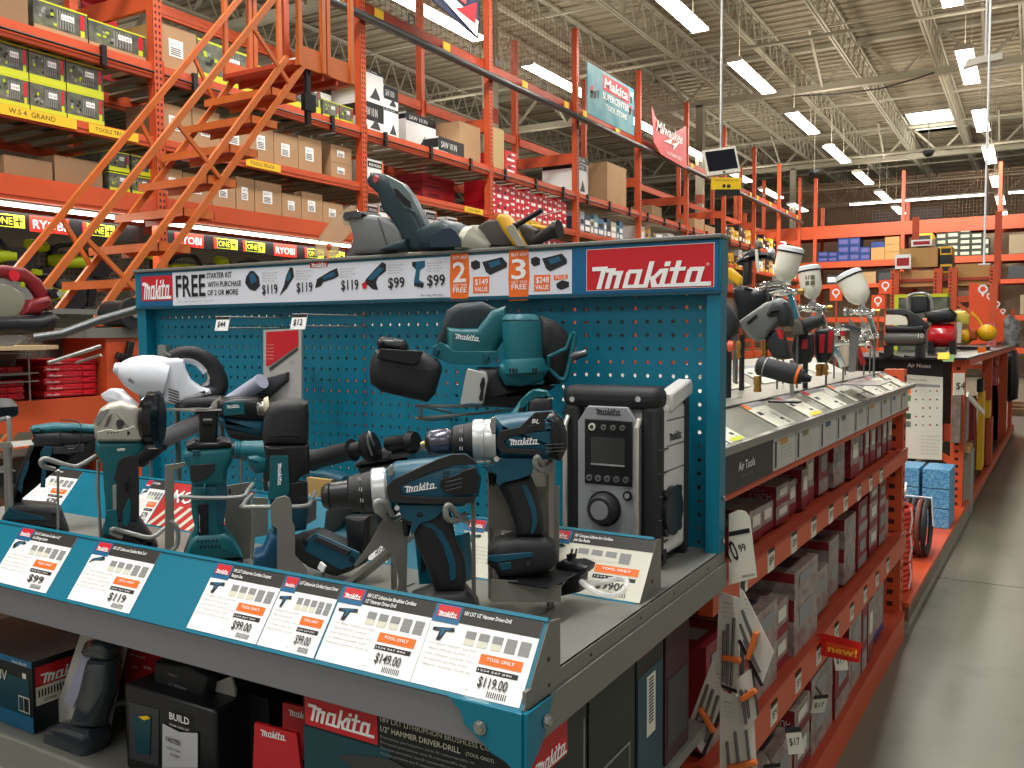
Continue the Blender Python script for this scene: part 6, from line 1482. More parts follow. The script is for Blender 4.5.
b = MB(); b.tube([PY(126, 400, 1.32), PY(150, 440, 1.34), (PY(150, 440, 1.34).x, 1.34, DZ)], .004, GREYW); b.build('support', t)
t = thing('peg_hook', 'grey metal peg hook bracket above the vacuum handle', 'peg hook', (PY(163, 355, 1.598).x, 1.598, PY(163, 360, 1.598).z))
b = MB(); a_ = PY(158, 360, 1.58); c_ = PY(168, 345, 1.58); b.box((a_.x, 1.58, a_.z), (c_.x-.01, 1.597, c_.z), GREYW); b.build('bracket', t)
b = MB(); b.tube([PY(164, 352, 1.58), PY(172, 356, 1.45), PY(176, 358, 1.40)], .003, GREYW); b.build('arm', t)
s = thing('tool_stand', 'grey shelf bracket carrying the handheld vacuum', 'tool stand', (PY(180, 440, 1.37).x, 1.37, DZ), 'grey tool stands')
zz = PY(190, 408.5, 1.36).z
b = MB(); b.box((PY(176, 409, 1.36).x, 1.33, zz-.004), (PY(225, 409, 1.36).x, 1.39, zz), STAND); b.build('tray', s)
for u in (178, 222): b = MB(); b.box((PY(u, 440, 1.38).x-.003, 1.375, DZ), (PY(u, 440, 1.38).x+.003, 1.385, zz), STAND); b.build('upright', s)

FACE = (480, 1.42)
# ---- band saw hung on the board
y = 1.42; g = G(360, 290, 4.267)
t = thing('band_saw', 'teal and black portable band saw hung on the pegboard', 'band saw', PY(480, 400, y))
body(t, 'left_wheel_housing', g([(50,300),(70,255),(110,245),(270,262),(340,310),(350,340),(320,445),(290,475),(200,455),(95,430),(50,395),(45,340)]), y-.04, .045, BLK, .5)
body(t, 'adjuster_knob', g([(75,215),(95,198),(190,212),(208,240),(200,278),(110,262),(78,245)]), y-.05, .03, BLKS, .5)
face(t, 'housing_plate', g([(90,250),(270,262),(255,300),(225,318),(70,290)]), y-.09, BLKS, .006)
body(t, 'frame_back', g([(330,230),(370,90),(420,60),(520,50),(600,90),(560,180),(500,260),(440,300)]), y+.03, .04, mat('frame_black', srgb(30, 44, 50), .5), .4)
body(t, 'teal_frame', g([(372,160),(430,165),(500,165),(560,90),(620,70),(640,180),(600,230),(585,255),(590,285),(540,318),(380,312),(308,275),(315,240),(345,225),(375,232)]), y, .035, DT, .35)
face(t, 'teal_lower_plate', g([(310,245),(345,222),(400,262),(560,262),(588,258),(592,285),(540,322),(380,314),(308,275)]), y-.038, TEALB, .008)
for (u, v) in ((541, 290), (330, 262)): b = MB(); p_ = PY(360+u/4.267, 290+v/4.267, y-.04); b.cyl(p_, p_-V((0, .006, 0)), .006, TEALD, n=16); b.build('frame_bolt', t)
mark(t, 360+398/4.267, 290+207/4.267, 360+512/4.267, 290+220/4.267, y-.0365, hs=1.1)
lathe(t, 'motor_drum', (521, 317), (524, 372), y-.06, [(0, 16), (.05, 18.5), (.1, 19.5), (.75, 19.5), (.8, 21.5), (1, 22.5)], TEALB, 32)
lathe(t, 'drum_cap', (521, 314.5), (521, 320), y-.06, [(0, 15), (.5, 18), (1, 19.5)], TEALB, 32)
for i in range(9): face(t, 'drum_slot', g([(636+14*i,335+abs(i-4)*-1),(644+14*i,334),(644+14*i,352),(636+14*i,354)]), y-.098, INK, .002)
for i in range(4): face(t, 'cap_slot', g([(656+13*i,153),(664+13*i,152),(664+13*i,162),(656+13*i,163)]), y-.09, INK, .002)
body(t, 'drum_skirt', g([(588,320),(610,305),(780,300),(800,340),(770,390),(680,410),(620,405),(592,360)]), y-.04, .04, TEALB, .4)
body(t, 'right_housing', g([(760,110),(830,130),(880,180),(905,250),(890,340),(850,400),(790,400),(760,330)]), y+.01, .04, BLK, .5)
b = MB(); p0 = [PY(360+u/4.267, 290+v/4.267, y-.05) for u, v in ((905,185),(915,210),(880,370),(850,378))]; b.tube(smooth_path(p0, 4), .005, TEALB); b.build('guard_frame', t)
b = MB(); b.tube([PY(360+u/4.267, 290+v/4.267, y-.05) for u, v in ((905,185),(880,250),(805,285),(800,330),(850,378))], .004, TEALB); b.build('guard_frame', t)
lathe(t, 'blade_knob', (570, 357), (586, 353), y-.05, [(0, 3), (.3, 5), (.6, 3.5), (1, 4)], STEELD, 14)
body(t, 'lower_housing', g([(500,330),(590,330),(640,405),(790,400),(830,410),(780,440),(660,500),(520,490),(490,420)]), y-.01, .045, BLKS, .4)
b = MB(); b.prism([PY(360+u/4.267, 290+v/4.267, y-.085) for u, v in ((462,335),(540,355),(546,380),(525,485),(470,483),(432,490),(430,480),(455,350))], (0, .002, 0), mat('bright_plate', srgb(196, 200, 196), .35, metal=.4)); b.build('stop_plate', t, bev=.001)
b = MB(); b.prism([PY(360+u/4.267, 290+v/4.267, y-.0885) for u, v in ((522,375),(530,372),(533,400),(526,430),(524,470),(512,475),(508,462),(516,430),(512,405))], (0, .0008, 0), INK); b.build('plate_slot', t)
FACE = None
s = thing('peg_shelf_hook', 'grey double wire bracket on the pegboard below the band saw', 'peg hook', (PY(450, 410, 1.598).x, 1.598, PY(450, 412, 1.598).z))
for dv, nm in ((0, 'upper_wire'), (12, 'lower_wire')):
    b = MB(); b.tube(smooth_path([PY(512, 406+dv*.3, 1.57), PY(480, 406+dv*.6, 1.45), PY(421, 406+dv, 1.36), PY(421, 406+dv, 1.36), PY(430, 408+dv, 1.40), PY(450, 412+dv*.5, 1.598)], 3), .003, GREYW); b.build(nm, s)
b = MB(); b.tube([PY(421, 406, 1.36), PY(421, 421, 1.36)], .003, GREYW); b.build('end_wire', s)
FACE = (540, 1.24)
y = 1.24; g = G(410, 380, 5.12)
t = thing('jig_saw', 'teal loop handle of a tool standing behind the drill by the radio', 'power tool', (PY(540, 420, y).x, y, DZ))
body(t, 'loop_handle', g([(500,180),(525,165),(560,110),(610,60),(660,45),(705,55),(722,85),(705,92),(640,85),(600,120),(590,175)]), y, .018, TEALB, .6)
body(t, 'black_grip', g([(605,100),(640,80),(725,85),(730,160),(730,230),(600,230)]), y, .022, BLK, .5)
b = MB(); b.box((PY(535, 500, y).x, y-.02, DZ), (PY(552, 500, y).x, y+.02, PY(540, 424, y).z), STAND); b.build('support', t)
b = MB(); p_ = PY(522, 410, y-.018); b.cyl(p_, p_-V((0, .004, 0)), .0045, BLKS); b.build('screw', t)

FACE = None
# ---- radio
rx0, rx1, ry0, ry1, rz0, rz1 = -.722, -.537, 1.40, 1.552, DZ+.001, 1.218
t = thing('job_site_radio', 'black and white job site radio with grey front panel and round dial', 'radio', ((rx0+rx1)/2, 1.47, DZ))
b = MB(); b.box((rx0+.02, ry0+.02, rz0+.015), (rx1-.002, ry1-.01, rz1-.03), mat('radio_white', srgb(212, 210, 206), .45)); b.build('case', t, bev=.012, seg=3)
# side seams
for z in (1.158, 1.113, 1.07):
    b = MB(); b.box((rx1-.003, ry0+.045, z), (rx1-.0012, ry1-.01, z+.0016), CHAR); b.build('seam', t)
b = MB(); b.box((rx0, ry0, rz1-.040), (rx1, ry0+.05, rz1), BLK); b.build('top_bumper', t, bev=.016, seg=4)
b = MB(); b.box((rx0+.02, ry0+.045, rz1-.04), (rx1-.03, ry1, rz1-.006), BLKS); b.build('top_cover', t, bev=.006)
for x0, x1 in ((rx0, rx0+.036), (rx1-.036, rx1)):
    b = MB(); b.box((x0, ry0+.004, rz0), (x1, ry0+.036, rz1-.03), BLK); b.build('corner_bumper', t, bev=.012, seg=3)
b = MB(); b.box((rx0, ry0+.003, rz0), (rx1, ry0+.05, rz0+.035), BLK); b.build('bottom_bumper', t, bev=.01, seg=3)
b = MB(); b.box((rx0+.01, ry1-.016, rz0), (rx1+.002, ry1+.004, rz1-.02), BLK); b.build('rear_bumper', t, bev=.01, seg=3)
fy = ry0 - .001
b = MB(); a0, a1, c0, c1 = rx0+.035, rx1-.036, rz0+.012, PY(600, 406, ry0).z
b.prism([(a0, fy+.004, c0), (a1, fy+.004, c0), (a1, fy+.004, c1-.028), (a1-.02, fy+.004, c1), (a0+.02, fy+.004, c1), (a0, fy+.004, c1-.028)], (0, .006, 0), mat('radio_grey', srgb(150, 153, 158), .4, metal=.2)); b.build('front_panel', t, bev=.002)
fp = fy - .0022
def rp(u, v): return PY(u, v, fp)
A_ = PY(545+255/6.4, 370+310/6.4, fp); B_ = PY(545+560/6.4, 370+750/6.4, fp)
b = MB(); b.box((A_.x, fp-.002, B_.z), (B_.x, fp+.002, A_.z), BLKS); b.build('display_bezel', t, bev=.0018)
A_ = PY(545+298/6.4, 370+425/6.4, fp); B_ = PY(545+515/6.4, 370+620/6.4, fp)
b = MB(); b.box((A_.x, fp-.0035, B_.z), (B_.x, fp-.001, A_.z), mat('lcd_grey', srgb(54, 56, 54), .2)); b.build('display', t)
b = MB(); b.box((A_.x, fp-.0042, B_.z), (B_.x, fp-.0034, B_.z+.003), INKG); b.build('display_edge', t)
for (u, v, r) in ((306, 362, .0065), (381, 365, .0048), (441, 368, .0048), (502, 370, .0048), (289, 686, .0055), (346, 690, .0055), (404, 694, .0055), (463, 698, .0055), (523, 702, .0055)):
    p_ = PY(545+u/6.4, 370+v/6.4, fp); b = MB(); b.cyl(p_-V((0, .001, 0)), p_-V((0, .005, 0)), r, STEEL if r < .006 else PAPERS, n=18); b.cyl(p_-V((0, .005, 0)), p_-V((0, .0056, 0)), r*.55, CHAR, n=14); b.build('button', t)
p_ = PY(545+382/6.4, 470+245/6.4, fp)
b = MB(); b.cyl(p_+V((0, .0, 0)), p_-V((0, .004, 0)), .031, BLKS, n=36); b.build('dial_ring', t)
b = MB(); b.rev(p_-V((0, .003, 0)), p_-V((0, .022, 0)), [(0, .028), (.8, .0255), (1, .022)], BLK, 36); b.build('dial_knob', t)
b = MB(); b.cyl(p_-V((0, .022, 0)), p_-V((0, .0235, 0)), .0165, mat('dial_grey', srgb(126, 128, 132), .4), n=30); b.build('dial_face', t)
p_ = PY(545+530/6.4, 470+165/6.4, fp); b = MB(); b.cyl(p_, p_-V((0, .003, 0)), .0085, BLKS, n=22); b.cyl(p_-V((0, .003, 0)), p_-V((0, .0045, 0)), .0048, INKG, n=16); b.build('power_button', t)
b = MB(); a_ = PY(545+315/6.4, 370+285/6.4, fp); c_ = PY(545+492/6.4, 370+285/6.4, fp); logo(b, a_, EX, EZ, c_.x-a_.x, INK, hs=1.15); b.build('brand_mark', t)
b = MB(); b.text('MAX FM', PY(591, 492, fp), EX, EZ, .0028, INK); b.text('ON TIME', PY(624, 489, fp), EX, EZ, .002, INK); b.build('panel_text', t)
for x in (PY(567, 450, fy).x, PY(638.5, 450, fy).x):
    b = MB(); b.tube([(x, fy+.004, rz0+.03), (x, fy-.008, rz0+.045), (x, fy-.008, rz1-.07), (x, fy+.004, rz1-.055)], .0045, mat('rod_silver', srgb(214, 210, 200), .22, metal=.6), 10); b.build('chrome_rod', t)
for u in (174, 595): p_ = PY(545+u/6.4, 370+187/6.4, ry0); b = MB(); b.cyl(p_+V((0, .003, 0)), p_-V((0, .001, 0)), .005, CHROME, n=16); b.build('bumper_screw', t)
# side: handle end, speaker, brand
b = MB(); hz = rz1; b.prism([(rx1-.01, ry0+.055, rz1-.045), (rx1-.01, ry0+.055, rz1-.012), (rx1-.01, ry1+.005, rz1+.008), (rx1-.01, ry1+.012, rz1-.002), (rx1-.01, ry1+.008, rz1-.02)], (.014, 0, 0), MATS['radio_white']); b.build('carry_handle', t, bev=.004)
b = MB(); b.cyl((rx1-.002, 1.462, 1.0), (rx1+.007, 1.462, 1.0), .043, BLKS, n=36); b.build('side_speaker', t)
for a in range(4): b = MB(); an = PI/4+a*PI/2; b.cyl((rx1-.002, 1.462+.046*math.cos(an), 1.0+.046*math.sin(an)), (rx1+.006, 1.462+.046*math.cos(an), 1.0+.046*math.sin(an)), .008, BLKS, n=14); b.build('speaker_lug', t)
b = MB(); logo(b, (rx1-.0018, ry0+.052, 1.122), (0, 1, 0), EZ, .065, INK, hs=1.2); b.build('brand_mark', t)
for z in (.95, .99, 1.03, 1.07, 1.11):
    b = MB(); b.box((rx1-.003, ry0+.006, z), (rx1+.0012, ry0+.045, z+.002), CHAR); b.build('bumper_groove', t)
# power adapter and clear ring by the radio ticket
y = 1.17
t = thing('plug_adapter', 'black two pin plug with cable lying before the radio ticket', 'plug', (PY(575, 580, y).x, y, DZ))
g = G(545, 470, 6.4)
body(t, 'adapter_body', g([(100,580),(150,565),(180,580),(230,575),(300,605),(290,640),(250,670),(245,768),(100,800)]), y, .02, BLKS, .4)
for u in (165, 192): b = MB(); a_ = PY(545+u/6.4, 470+560/6.4, y); c_ = PY(545+(u+10)/6.4, 470+505/6.4, y); b.bar(a_, c_, .0015, .005, BLKS, up=(0,1,0)); b.build('pin', t)
b = MB(); b.bar(PY(568, 556, y), PY(574, 556, y), .01, .006, BLKS); b.build('pin_base', t)
b = MB(); p_ = PY(604, 592, 1.16); b.tube([p_ + V((.033*math.cos(a*PI/10), .033*math.sin(a*PI/10), .006*math.sin(a*PI/5))) + V((0,0,.01)) for a in range(20)], .0045, mat('clear_ring', (.9,.9,.88), .15, alpha=.45), 8, closed=True)
tag(b.build('clear_band'), 'clear plastic band lying over the lower right of the radio ticket', 'band')
# ================================================================== SAWS ON TOP OF THE HEADER
FACE = None
y = 1.60; g = G(310, 170, 6.4); ZT = 1.487
NAVY = mat('saw_dark_teal', srgb(34, 54, 62), .42); NAVYL = mat('saw_edge_grey', srgb(96, 110, 112), .4); SGREY = mat('saw_cover_grey', srgb(116, 118, 120), .45, metal=.3)
GUARD = mat('clear_guard_warm', srgb(214, 186, 150), .12, alpha=.35)
t = thing('miter_saw', 'dark teal and grey circular metal saw with red button on the header top', 'saw', (PY(400, 250, y).x, y, ZT))
c0 = PY(372, 268, y); k = pxm(372, 260, y)
b = MB(); N = 72; R_ = 37*k; vs = []
for i in range(N):
    a = 2*PI*i/N; r = R_*(1.0 if i % 2 else .94); vs.append(c0 + V((r*math.cos(a), .0, r*math.sin(a))))
vs = [V((p.x, p.y, max(p.z, ZT+.0005))) for p in vs]
b.prism(vs, (0, .0015, 0), mat('blade_steel', srgb(128, 122, 140), .3, metal=.6)); b.build('blade', t)
body(t, 'upper_cover', g([(285,318),(425,292),(520,308),(590,338),(628,382),(645,450),(640,520),(480,540),(315,545),(322,430)]), y, .032, SGREY, .35)
face(t, 'cover_seam', g([(430,300),(436,300),(500,500),(494,502)]), y-.034, CHAR, .001)
body(t, 'front_cap', g([(252,305),(272,288),(340,276),(402,272),(420,300),(300,320),(272,336)]), y, .036, CHAR, .4)
b = MB(); arc = [(30,552),(40,490),(75,415),(125,345),(185,285),(250,238),(290,243),(330,285),(322,420),(270,390),(205,460),(165,552)]
b.prism([PY(u, v, y-.03) for u, v in g(arc)], (0, .001, 0), GUARD); b.prism([PY(u, v, y+.03) for u, v in g(arc)], (0, .001, 0), GUARD); b.build('clear_guard', t)
b = MB(); b.tube(smooth_path([PY(u, v, y) for u, v in g([(30,552),(40,490),(75,415),(125,345),(185,285),(250,238),(290,243)])], 4), .0025, GUARD, 6); b.build('guard_rim', t)
b = MB(); p_ = PY(329, 247, y-.03); b.ell(p_, .008, .004, .009, mat('guard_red', srgb(196, 90, 60), .4)); b.build('guard_knob', t)
body(t, 'handle_arm', g([(395,75),(430,22),(475,28),(590,88),(640,150),(700,260),(768,398),(790,520),(650,520),(640,450),(560,330),(500,265),(470,160),(415,115)]), y-.01, .026, NAVY, .4)
face(t, 'arm_edge', g([(470,28),(590,88),(642,150),(770,395),(755,398),(690,280),(600,240),(530,130)]), y-.038, NAVYL)
face(t, 'hand_opening', g([(530,115),(560,120),(640,200),(645,245),(600,225),(550,165)]), y-.041, BLKS, .002)
for i in range(4): face(t, 'arm_slot', g([(690+14*i,290+26*i),(697+14*i,288+26*i),(702+14*i,302+26*i),(695+14*i,304+26*i)]), y-.041, BLKS, .001)
b = MB(); p_ = PY(376.5, 179.5, y-.034); b.rev(p_+V((0, .012, 0)), p_-V((0, .004, 0)), [(0, .009), (.8, .0095), (1, .007)], mat('soft_red', srgb(190, 70, 78), .4), 22); b.build('lock_button', t)
body(t, 'pivot_plate', g([(480,520),(600,455),(660,445),(660,520)]), y-.02, .03, NAVY, .3)
b = MB(); p_ = PY(421, 243.5, y-.036); b.cyl(p_+V((0,.004,0)), p_-V((0, .003, 0)), .0065, NAVYL, n=20); b.build('pivot_bolt', t)
body(t, 'motor', g([(745,400),(800,360),(860,335),(915,328),(970,360),(1000,420),(1012,520),(760,520)]), y, .05, NAVY, .35)
face(t, 'motor_recess', g([(765,420),(850,375),(900,368),(940,395),(962,450),(965,490),(770,495)]), y-.0515, mat('saw_recess', srgb(26, 44, 60), .5))
b = MB(); b.rev(PY(467, 247, y), PY(492, 252, y), [(0, 20*k), (.3, 22*k), (.6, 17*k), (1, 8*k)], mat('warm_alu', srgb(150, 148, 134), .4, metal=.4), 30)
b.v = [V((p.x, p.y, max(p.z, ZT+.0005))) for p in b.v]; b.build('motor_end', t)
h = G(440, 180, 6.4)
t = thing('grinder_saw', 'dark brown saw with yellow handle lying on the header top', 'saw', (PY(510, 240, y).x, y, ZT))
body(t, 'disc_cover', h([(228,325),(330,262),(400,255),(560,285),(642,325),(640,425),(230,430)]), y+.01, .02, mat('cover_brown', srgb(66, 60, 56), .55), .3)
body(t, 'yellow_handle', h([(376,250),(395,222),(425,218),(452,240),(550,425),(490,428),(420,330)]), y-.03, .016, mat('handle_yellow', srgb(216, 164, 40), .45), .5)
face(t, 'grey_inlay', h([(422,305),(455,285),(475,295),(548,424),(495,426)]), y-.048, mat('inlay_grey', srgb(150, 146, 132), .45))
b = MB(); b.tube([PY(514, 227, y-.03), PY(542, 210, y-.03)], .0055, BLKS, 10); b.tube([PY(512, 229, y-.03), PY(516, 226, y-.03)], .009, BLKS, 10); b.build('side_rod', t)
b = MB(); b.tube([PY(514, 222, y-.0), PY(561, 211, y)], .0012, STEEL, 6); b.build('thin_wire', t)
b = MB(); b.tube([PY(532, 243, y-.01), PY(548, 234, y-.01), PY(557, 229, y-.01)], [.009, .013, .016], BLK, 16); b.build('barrel', t)
b = MB(); p_ = PY(555, 230, y-.01); q_ = PY(559.5, 229, y-.01); b.cyl(p_, q_, .019, BLKS, n=24); b.build('barrel_ring', t)
b = MB(); b.tube([PY(532, 226, y+.02), PY(548, 229, y+.02)], .005, mat('handle_yellow', (0,0,0)), 8); b.build('yellow_tip', t)

# ================================================================== STOCK UNDER THE DECK
LZ = .572
NB = mat('box_black_teal', srgb(22, 28, 32), .4); NB2 = mat('box_teal_print', srgb(18, 66, 78), .4)
def stock(x0, x1, y0, y1, z0, z1, name, lab, m=NB, grp='boxed stock under the deck', pr=None):
    b = MB(); b.box((x0, y0, z0), (x1, y1, z1), m)
    if pr: pr(b)
    o = b.build(name, bev=.0008); return tag(o, lab, 'carton', grp)
def qy(b, x0, x1, z0, z1, y, m, e=.0008): b.add([(x0, y-e, z0), (x1, y-e, z0), (x1, y-e, z1), (x0, y-e, z1)], [(0,1,2,3)], m)
def qx(b, y0, y1, z0, z1, x, m, e=.0008): b.add([(x+e, y0, z0), (x+e, y1, z0), (x+e, y1, z1), (x+e, y0, z1)], [(0,1,2,3)], m)
# left carton
x1 = PY(33, 700, .93).x; zt = PY(33, 663, .93).z
def pr(b):
    qy(b, x1-.3, x1, zt-.012, zt, .93, mat('blue_edge', srgb(24, 100, 140), .4)); qy(b, x1-.3, x1, LZ, LZ+.03, .93, mat('blue_edge', (0,0,0)))
    qy(b, x1-.26, x1-.01, LZ+.03, LZ+.1, .93, NB2)
    qx(b, .935, 1.06, zt-.05, zt-.012, x1, REDM); logo(b, (x1+.001, .94, zt-.046), (0,1,0), EZ, .11, PAPER)
    qx(b, .935, 1.05, zt-.085, zt-.05, x1, PAPERS, .0012); b.text('123456', (x1+.0015, .95, zt-.08), (0,1,0), EZ, .006, INK)
    for i in range(16): qx(b, .94+i*.006, .943+i*.006, zt-.07, zt-.056, x1, INK, .0016)
    qy(b, x1-.045, x1-.01, zt-.10, zt-.07, .93, PAPERS, .001); qy(b, x1-.043, x1-.029, zt-.098, zt-.072, .93, NB2, .0014); qy(b, x1-.027, x1-.012, zt-.098, zt-.072, .93, INK, .0014)
    qy(b, x1-.03, x1-.018, zt-.035, zt-.025, .93, PAPERS, .001)
    b.text('Model 18V LXT', (x1-.06, .9288, zt-.01), EX, EZ, .005, PAPER); b.text('18V', (x1-.12, .9288, zt-.05), EX, EZ, .02, PAPERS)
stock(x1-.3, x1, .93, 1.15, LZ+.002, zt, 'tool_box', 'black and blue tool carton with barcode side at the left under the deck', pr=pr)
b = MB(); b.box((x1-.3, 1.16, LZ), (x1+.1, 1.5, LZ+.16), mat('brown_top', srgb(92, 72, 56), .6, var=.3, vscale=10)); tag(b.build('tool_box'), 'brown topped carton behind the black and blue carton', 'carton')
# blister with grey tool
y = .95; g = G(0, 610, 5.12)
t = thing('blister_pack', 'clear blister pack with grey hand tool leaning beside the left carton', 'blister pack', (PY(85, 740, y).x, y, LZ))
b = MB(); b.prism([PY(u, v, y+.03) for u, v in g([(420,105),(655,170),(600,430),(530,760),(225,760),(290,500)])], (0, .001, 0), mat('blister_card', srgb(176, 176, 168), .5)); b.build('card', t)
SM = mat('smoky_plastic', srgb(52, 60, 66), .2, coat=.5)
body(t, 'tool_head', g([(470,150),(560,140),(600,190),(580,250),(480,240),(450,200)]), y, .022, SM, .7)
body(t, 'tool_shaft', g([(480,240),(590,250),(580,400),(520,590),(390,590),(430,450)]), y, .024, SM, .8)
body(t, 'tool_foot', g([(290,580),(380,560),(500,600),(515,660),(500,760),(270,760)]), y, .03, SM, .5)
face(t, 'grey_label', g([(420,225),(480,260),(375,500),(325,470)]), y-.0, mat('label_lilac', srgb(150, 152, 176), .5))
# build your kit pack
y = .93; g = G(100, 618, 5.12)
t = thing('battery_kit', 'black starter kit pack reading BUILD between blister pack and red card', 'kit box', (PY(170, 760, y).x, y, LZ))
a_ = PY(124, 700, y); c_ = PY(215, 712, y)
b = MB(); b.box((a_.x, y, LZ+.001), (c_.x, y+.075, PY(170, 697, y).z), BLKS); b.build('box', t, bev=.006)
face(t, 'dark_window', g([(150,430),(300,470),(300,760),(150,720)]), y-.001, CHAR, .001)
face(t, 'battery_picture', g([(165,495),(260,505),(255,700),(185,690)]), y-.003, NB2, .001)
face(t, 'yellow_mark', g([(195,505),(240,500),(258,515),(225,525)]), y-.0045, YTAG, .0006)
face(t, 'white_panel', g([(320,540),(405,585),(500,590),(500,768),(318,768)]), y-.003, mat('panel_white', srgb(190, 192, 196), .4), .001)
b = MB(); e = y-.004; a1 = PY(100+357/5.12, 618+515/5.12, e); a2 = PY(100+458/5.12, 618+530/5.12, e); b.text('BUILD', a1, EX, EZ, .0115, PAPER, w=a2.x-a1.x, bold=.014)
a1 = PY(100+357/5.12, 618+548/5.12, e); b.text('YOUR OWN KIT', a1, EX, EZ, .0035, PAPER, w=(a2.x-a1.x)*.98)
e = y-.006; a1 = PY(100+340/5.12, 618+630/5.12, e); b.text('FASTER', a1, EX, EZ, .0085, INK, w=.034, bold=.014); b.text('MORE POWER', a1-V((0,0,.012)), EX, EZ, .004, INK, w=.034); b.text('45 MIN', a1-V((-.008,0,.022)), EX, EZ, .005, INK); b.build('print', t)
def card(name, lab, pts, y, m, txt=None, grp=None, cat='card pack', hs=.0):
    t = thing(name, lab, cat, (sum(PY(u, v, y).x for u, v in pts)/len(pts), y, LZ), grp)
    b = MB(); P = [PY(u, v, y) for u, v in pts]; zs = min(p.z for p in P); b.prism(P, (0, .003, 0), m); b.build('card', t)
    if zs > LZ+.002: 
        x_ = sum(p.x for p in P)/len(P); b = MB(); b.box((x_-.01, y-.002, LZ), (x_+.01, y+.002, zs+.004), BLKS); b.build('tray_support', t)
    return t
t = card('battery_card', 'red battery card standing behind the black starter kit pack', [(127, 640), (170, 650), (167, 700), (125, 695)], 1.02, REDC)
b = MB(); b.text('18V LITHIUM', PY(131, 655, 1.0165), EX, EZ, .0035, PAPER, w=.04); b.text('4.0Ah', PY(132, 667, 1.0165), EX, EZ, .005, PAPER); b.text('36% MORE', PY(144, 668, 1.0165), EX, EZ, .005, PAPER, w=.02); b.build('print', t)
g2 = G(100, 618, 5.12)
t = thing('battery_pack', 'black battery pack with white print above the starter kit', 'battery', (PY(190, 690, .99).x, .99, LZ))
body(t, 'shell', g2([(345,195),(520,215),(625,270),(605,380),(530,395),(340,355)]), .99, .03, BLK, .3)
b = MB(); b.text('Makita', PY(169, 675, .9585), EX, EZ, .005, INKG, w=.02); b.text('LXT 18V Battery', PY(169, 685, .9585), EX, EZ, .0055, INKG, w=.044); b.build('print', t)
b = MB(); b.box((PY(190, 690, .99).x-.02, .98, LZ), (PY(190, 690, .99).x+.02, 1.0, PY(190, 692, .99).z), BLKS); b.build('stand', t)
b = MB(); P = [PY(u, v, .985) for u, v in ((216, 682), (232, 676), (236, 690), (232, 768), (214, 768))]; b.prism(P, (0, .002, 0), mat('blister_card', (0,0,0))); tag(b.build('hang_card'), 'pale card edge right of the starter kit pack', 'card')
b = MB(); a_ = PY(236, 690, 1.0); c_ = PY(270, 768, 1.0); b.box((a_.x, 1.0, LZ), (c_.x, 1.1, a_.z), BLKS); qy(b, a_.x+.005, a_.x+.022, a_.z-.05, a_.z-.02, 1.0, CHAR); tag(b.build('tool_box'), 'dark carton between the pale card and the red accessory cards', 'carton')
for i, (pts, yy, lab) in enumerate((([(256, 722), (298, 733), (303, 775), (254, 775)], .93, 'red accessory card with white logo, nearest the large drill carton'), ([(284, 702), (312, 708), (312, 760), (284, 755)], .99, 'red accessory card mostly hidden behind its neighbour'))):
    t = card('accessory_card', lab, pts, yy, REDM, grp='red accessory cards')
    b = MB(); u, v = pts[0]; a1 = PY(u+4, v+13, yy-.0035); a2 = PY(u+31, v+19, yy-.0035); logo(b, a1, a2-a1, EZ, (a2-a1).length, PAPER); b.build('brand_mark', t)
# large hammer drill carton
y = .90; x0 = PY(304, 730, y).x; x1 = PY(529, 760, y).x; zt = .815
def pr(b):
    a1 = PY(307, 745, y); a2 = PY(378, 745, y); zr = PY(307, 732, y).z
    qy(b, x0+.003, a2.x, zt-.052, zt-.002, y, REDM); logo(b, (x0+.004, y-.0012, zt-.044), EX, EZ, a2.x-x0-.006, PAPER, hs=1.1)
    tx = a2.x+.006; wd = x1-tx-.02
    b.text('18V LXT LITHIUM-ION BRUSHLESS CORDLESS', (tx, y-.001, zt-.018), EX, EZ, .0068, PAPERS, w=wd); b.text('1/2" HAMMER DRIVER-DRILL', (tx, y-.001, zt-.031), EX, EZ, .0075, PAPERS, w=wd*.62, bold=.01); b.text('(TOOL ONLY)', (tx+wd*.66, y-.001, zt-.031), EX, EZ, .0045, PAPERS)
    for i in range(4): b.text('Perceuse percussion sans fil rotomartillo inalambrico'[:44+i*2], (tx, y-.001, zt-.040-.0075*i), EX, EZ, .0036, INKG, w=wd*(.72-.06*i))
    qy(b, x0, a2.x+.02, LZ, zt-.055, y, NB2, .0006)
    b.add([(x0+.06, y-.0012, zt-.085), (x0+.09, y-.0012, zt-.075), (x0+.15, y-.0012, zt-.066), (x0+.2, y-.0012, zt-.075), (x0+.2, y-.0012, zt-.1), (x0+.12, y-.0012, zt-.1)], [(5,4,3,2,1,0)][::1], CHAR); 
    qx(b, .905, 1.0, zt-.05, zt-.004, x1, REDM); logo(b, (x1+.0012, .908, zt-.046), (0,1,0), EZ, .09, PAPER, hs=1.2)
stock(x0, x1, y, 1.05, LZ+.001, zt, 'tool_box', 'large black carton for a brushless hammer drill under the front right corner', pr=pr)
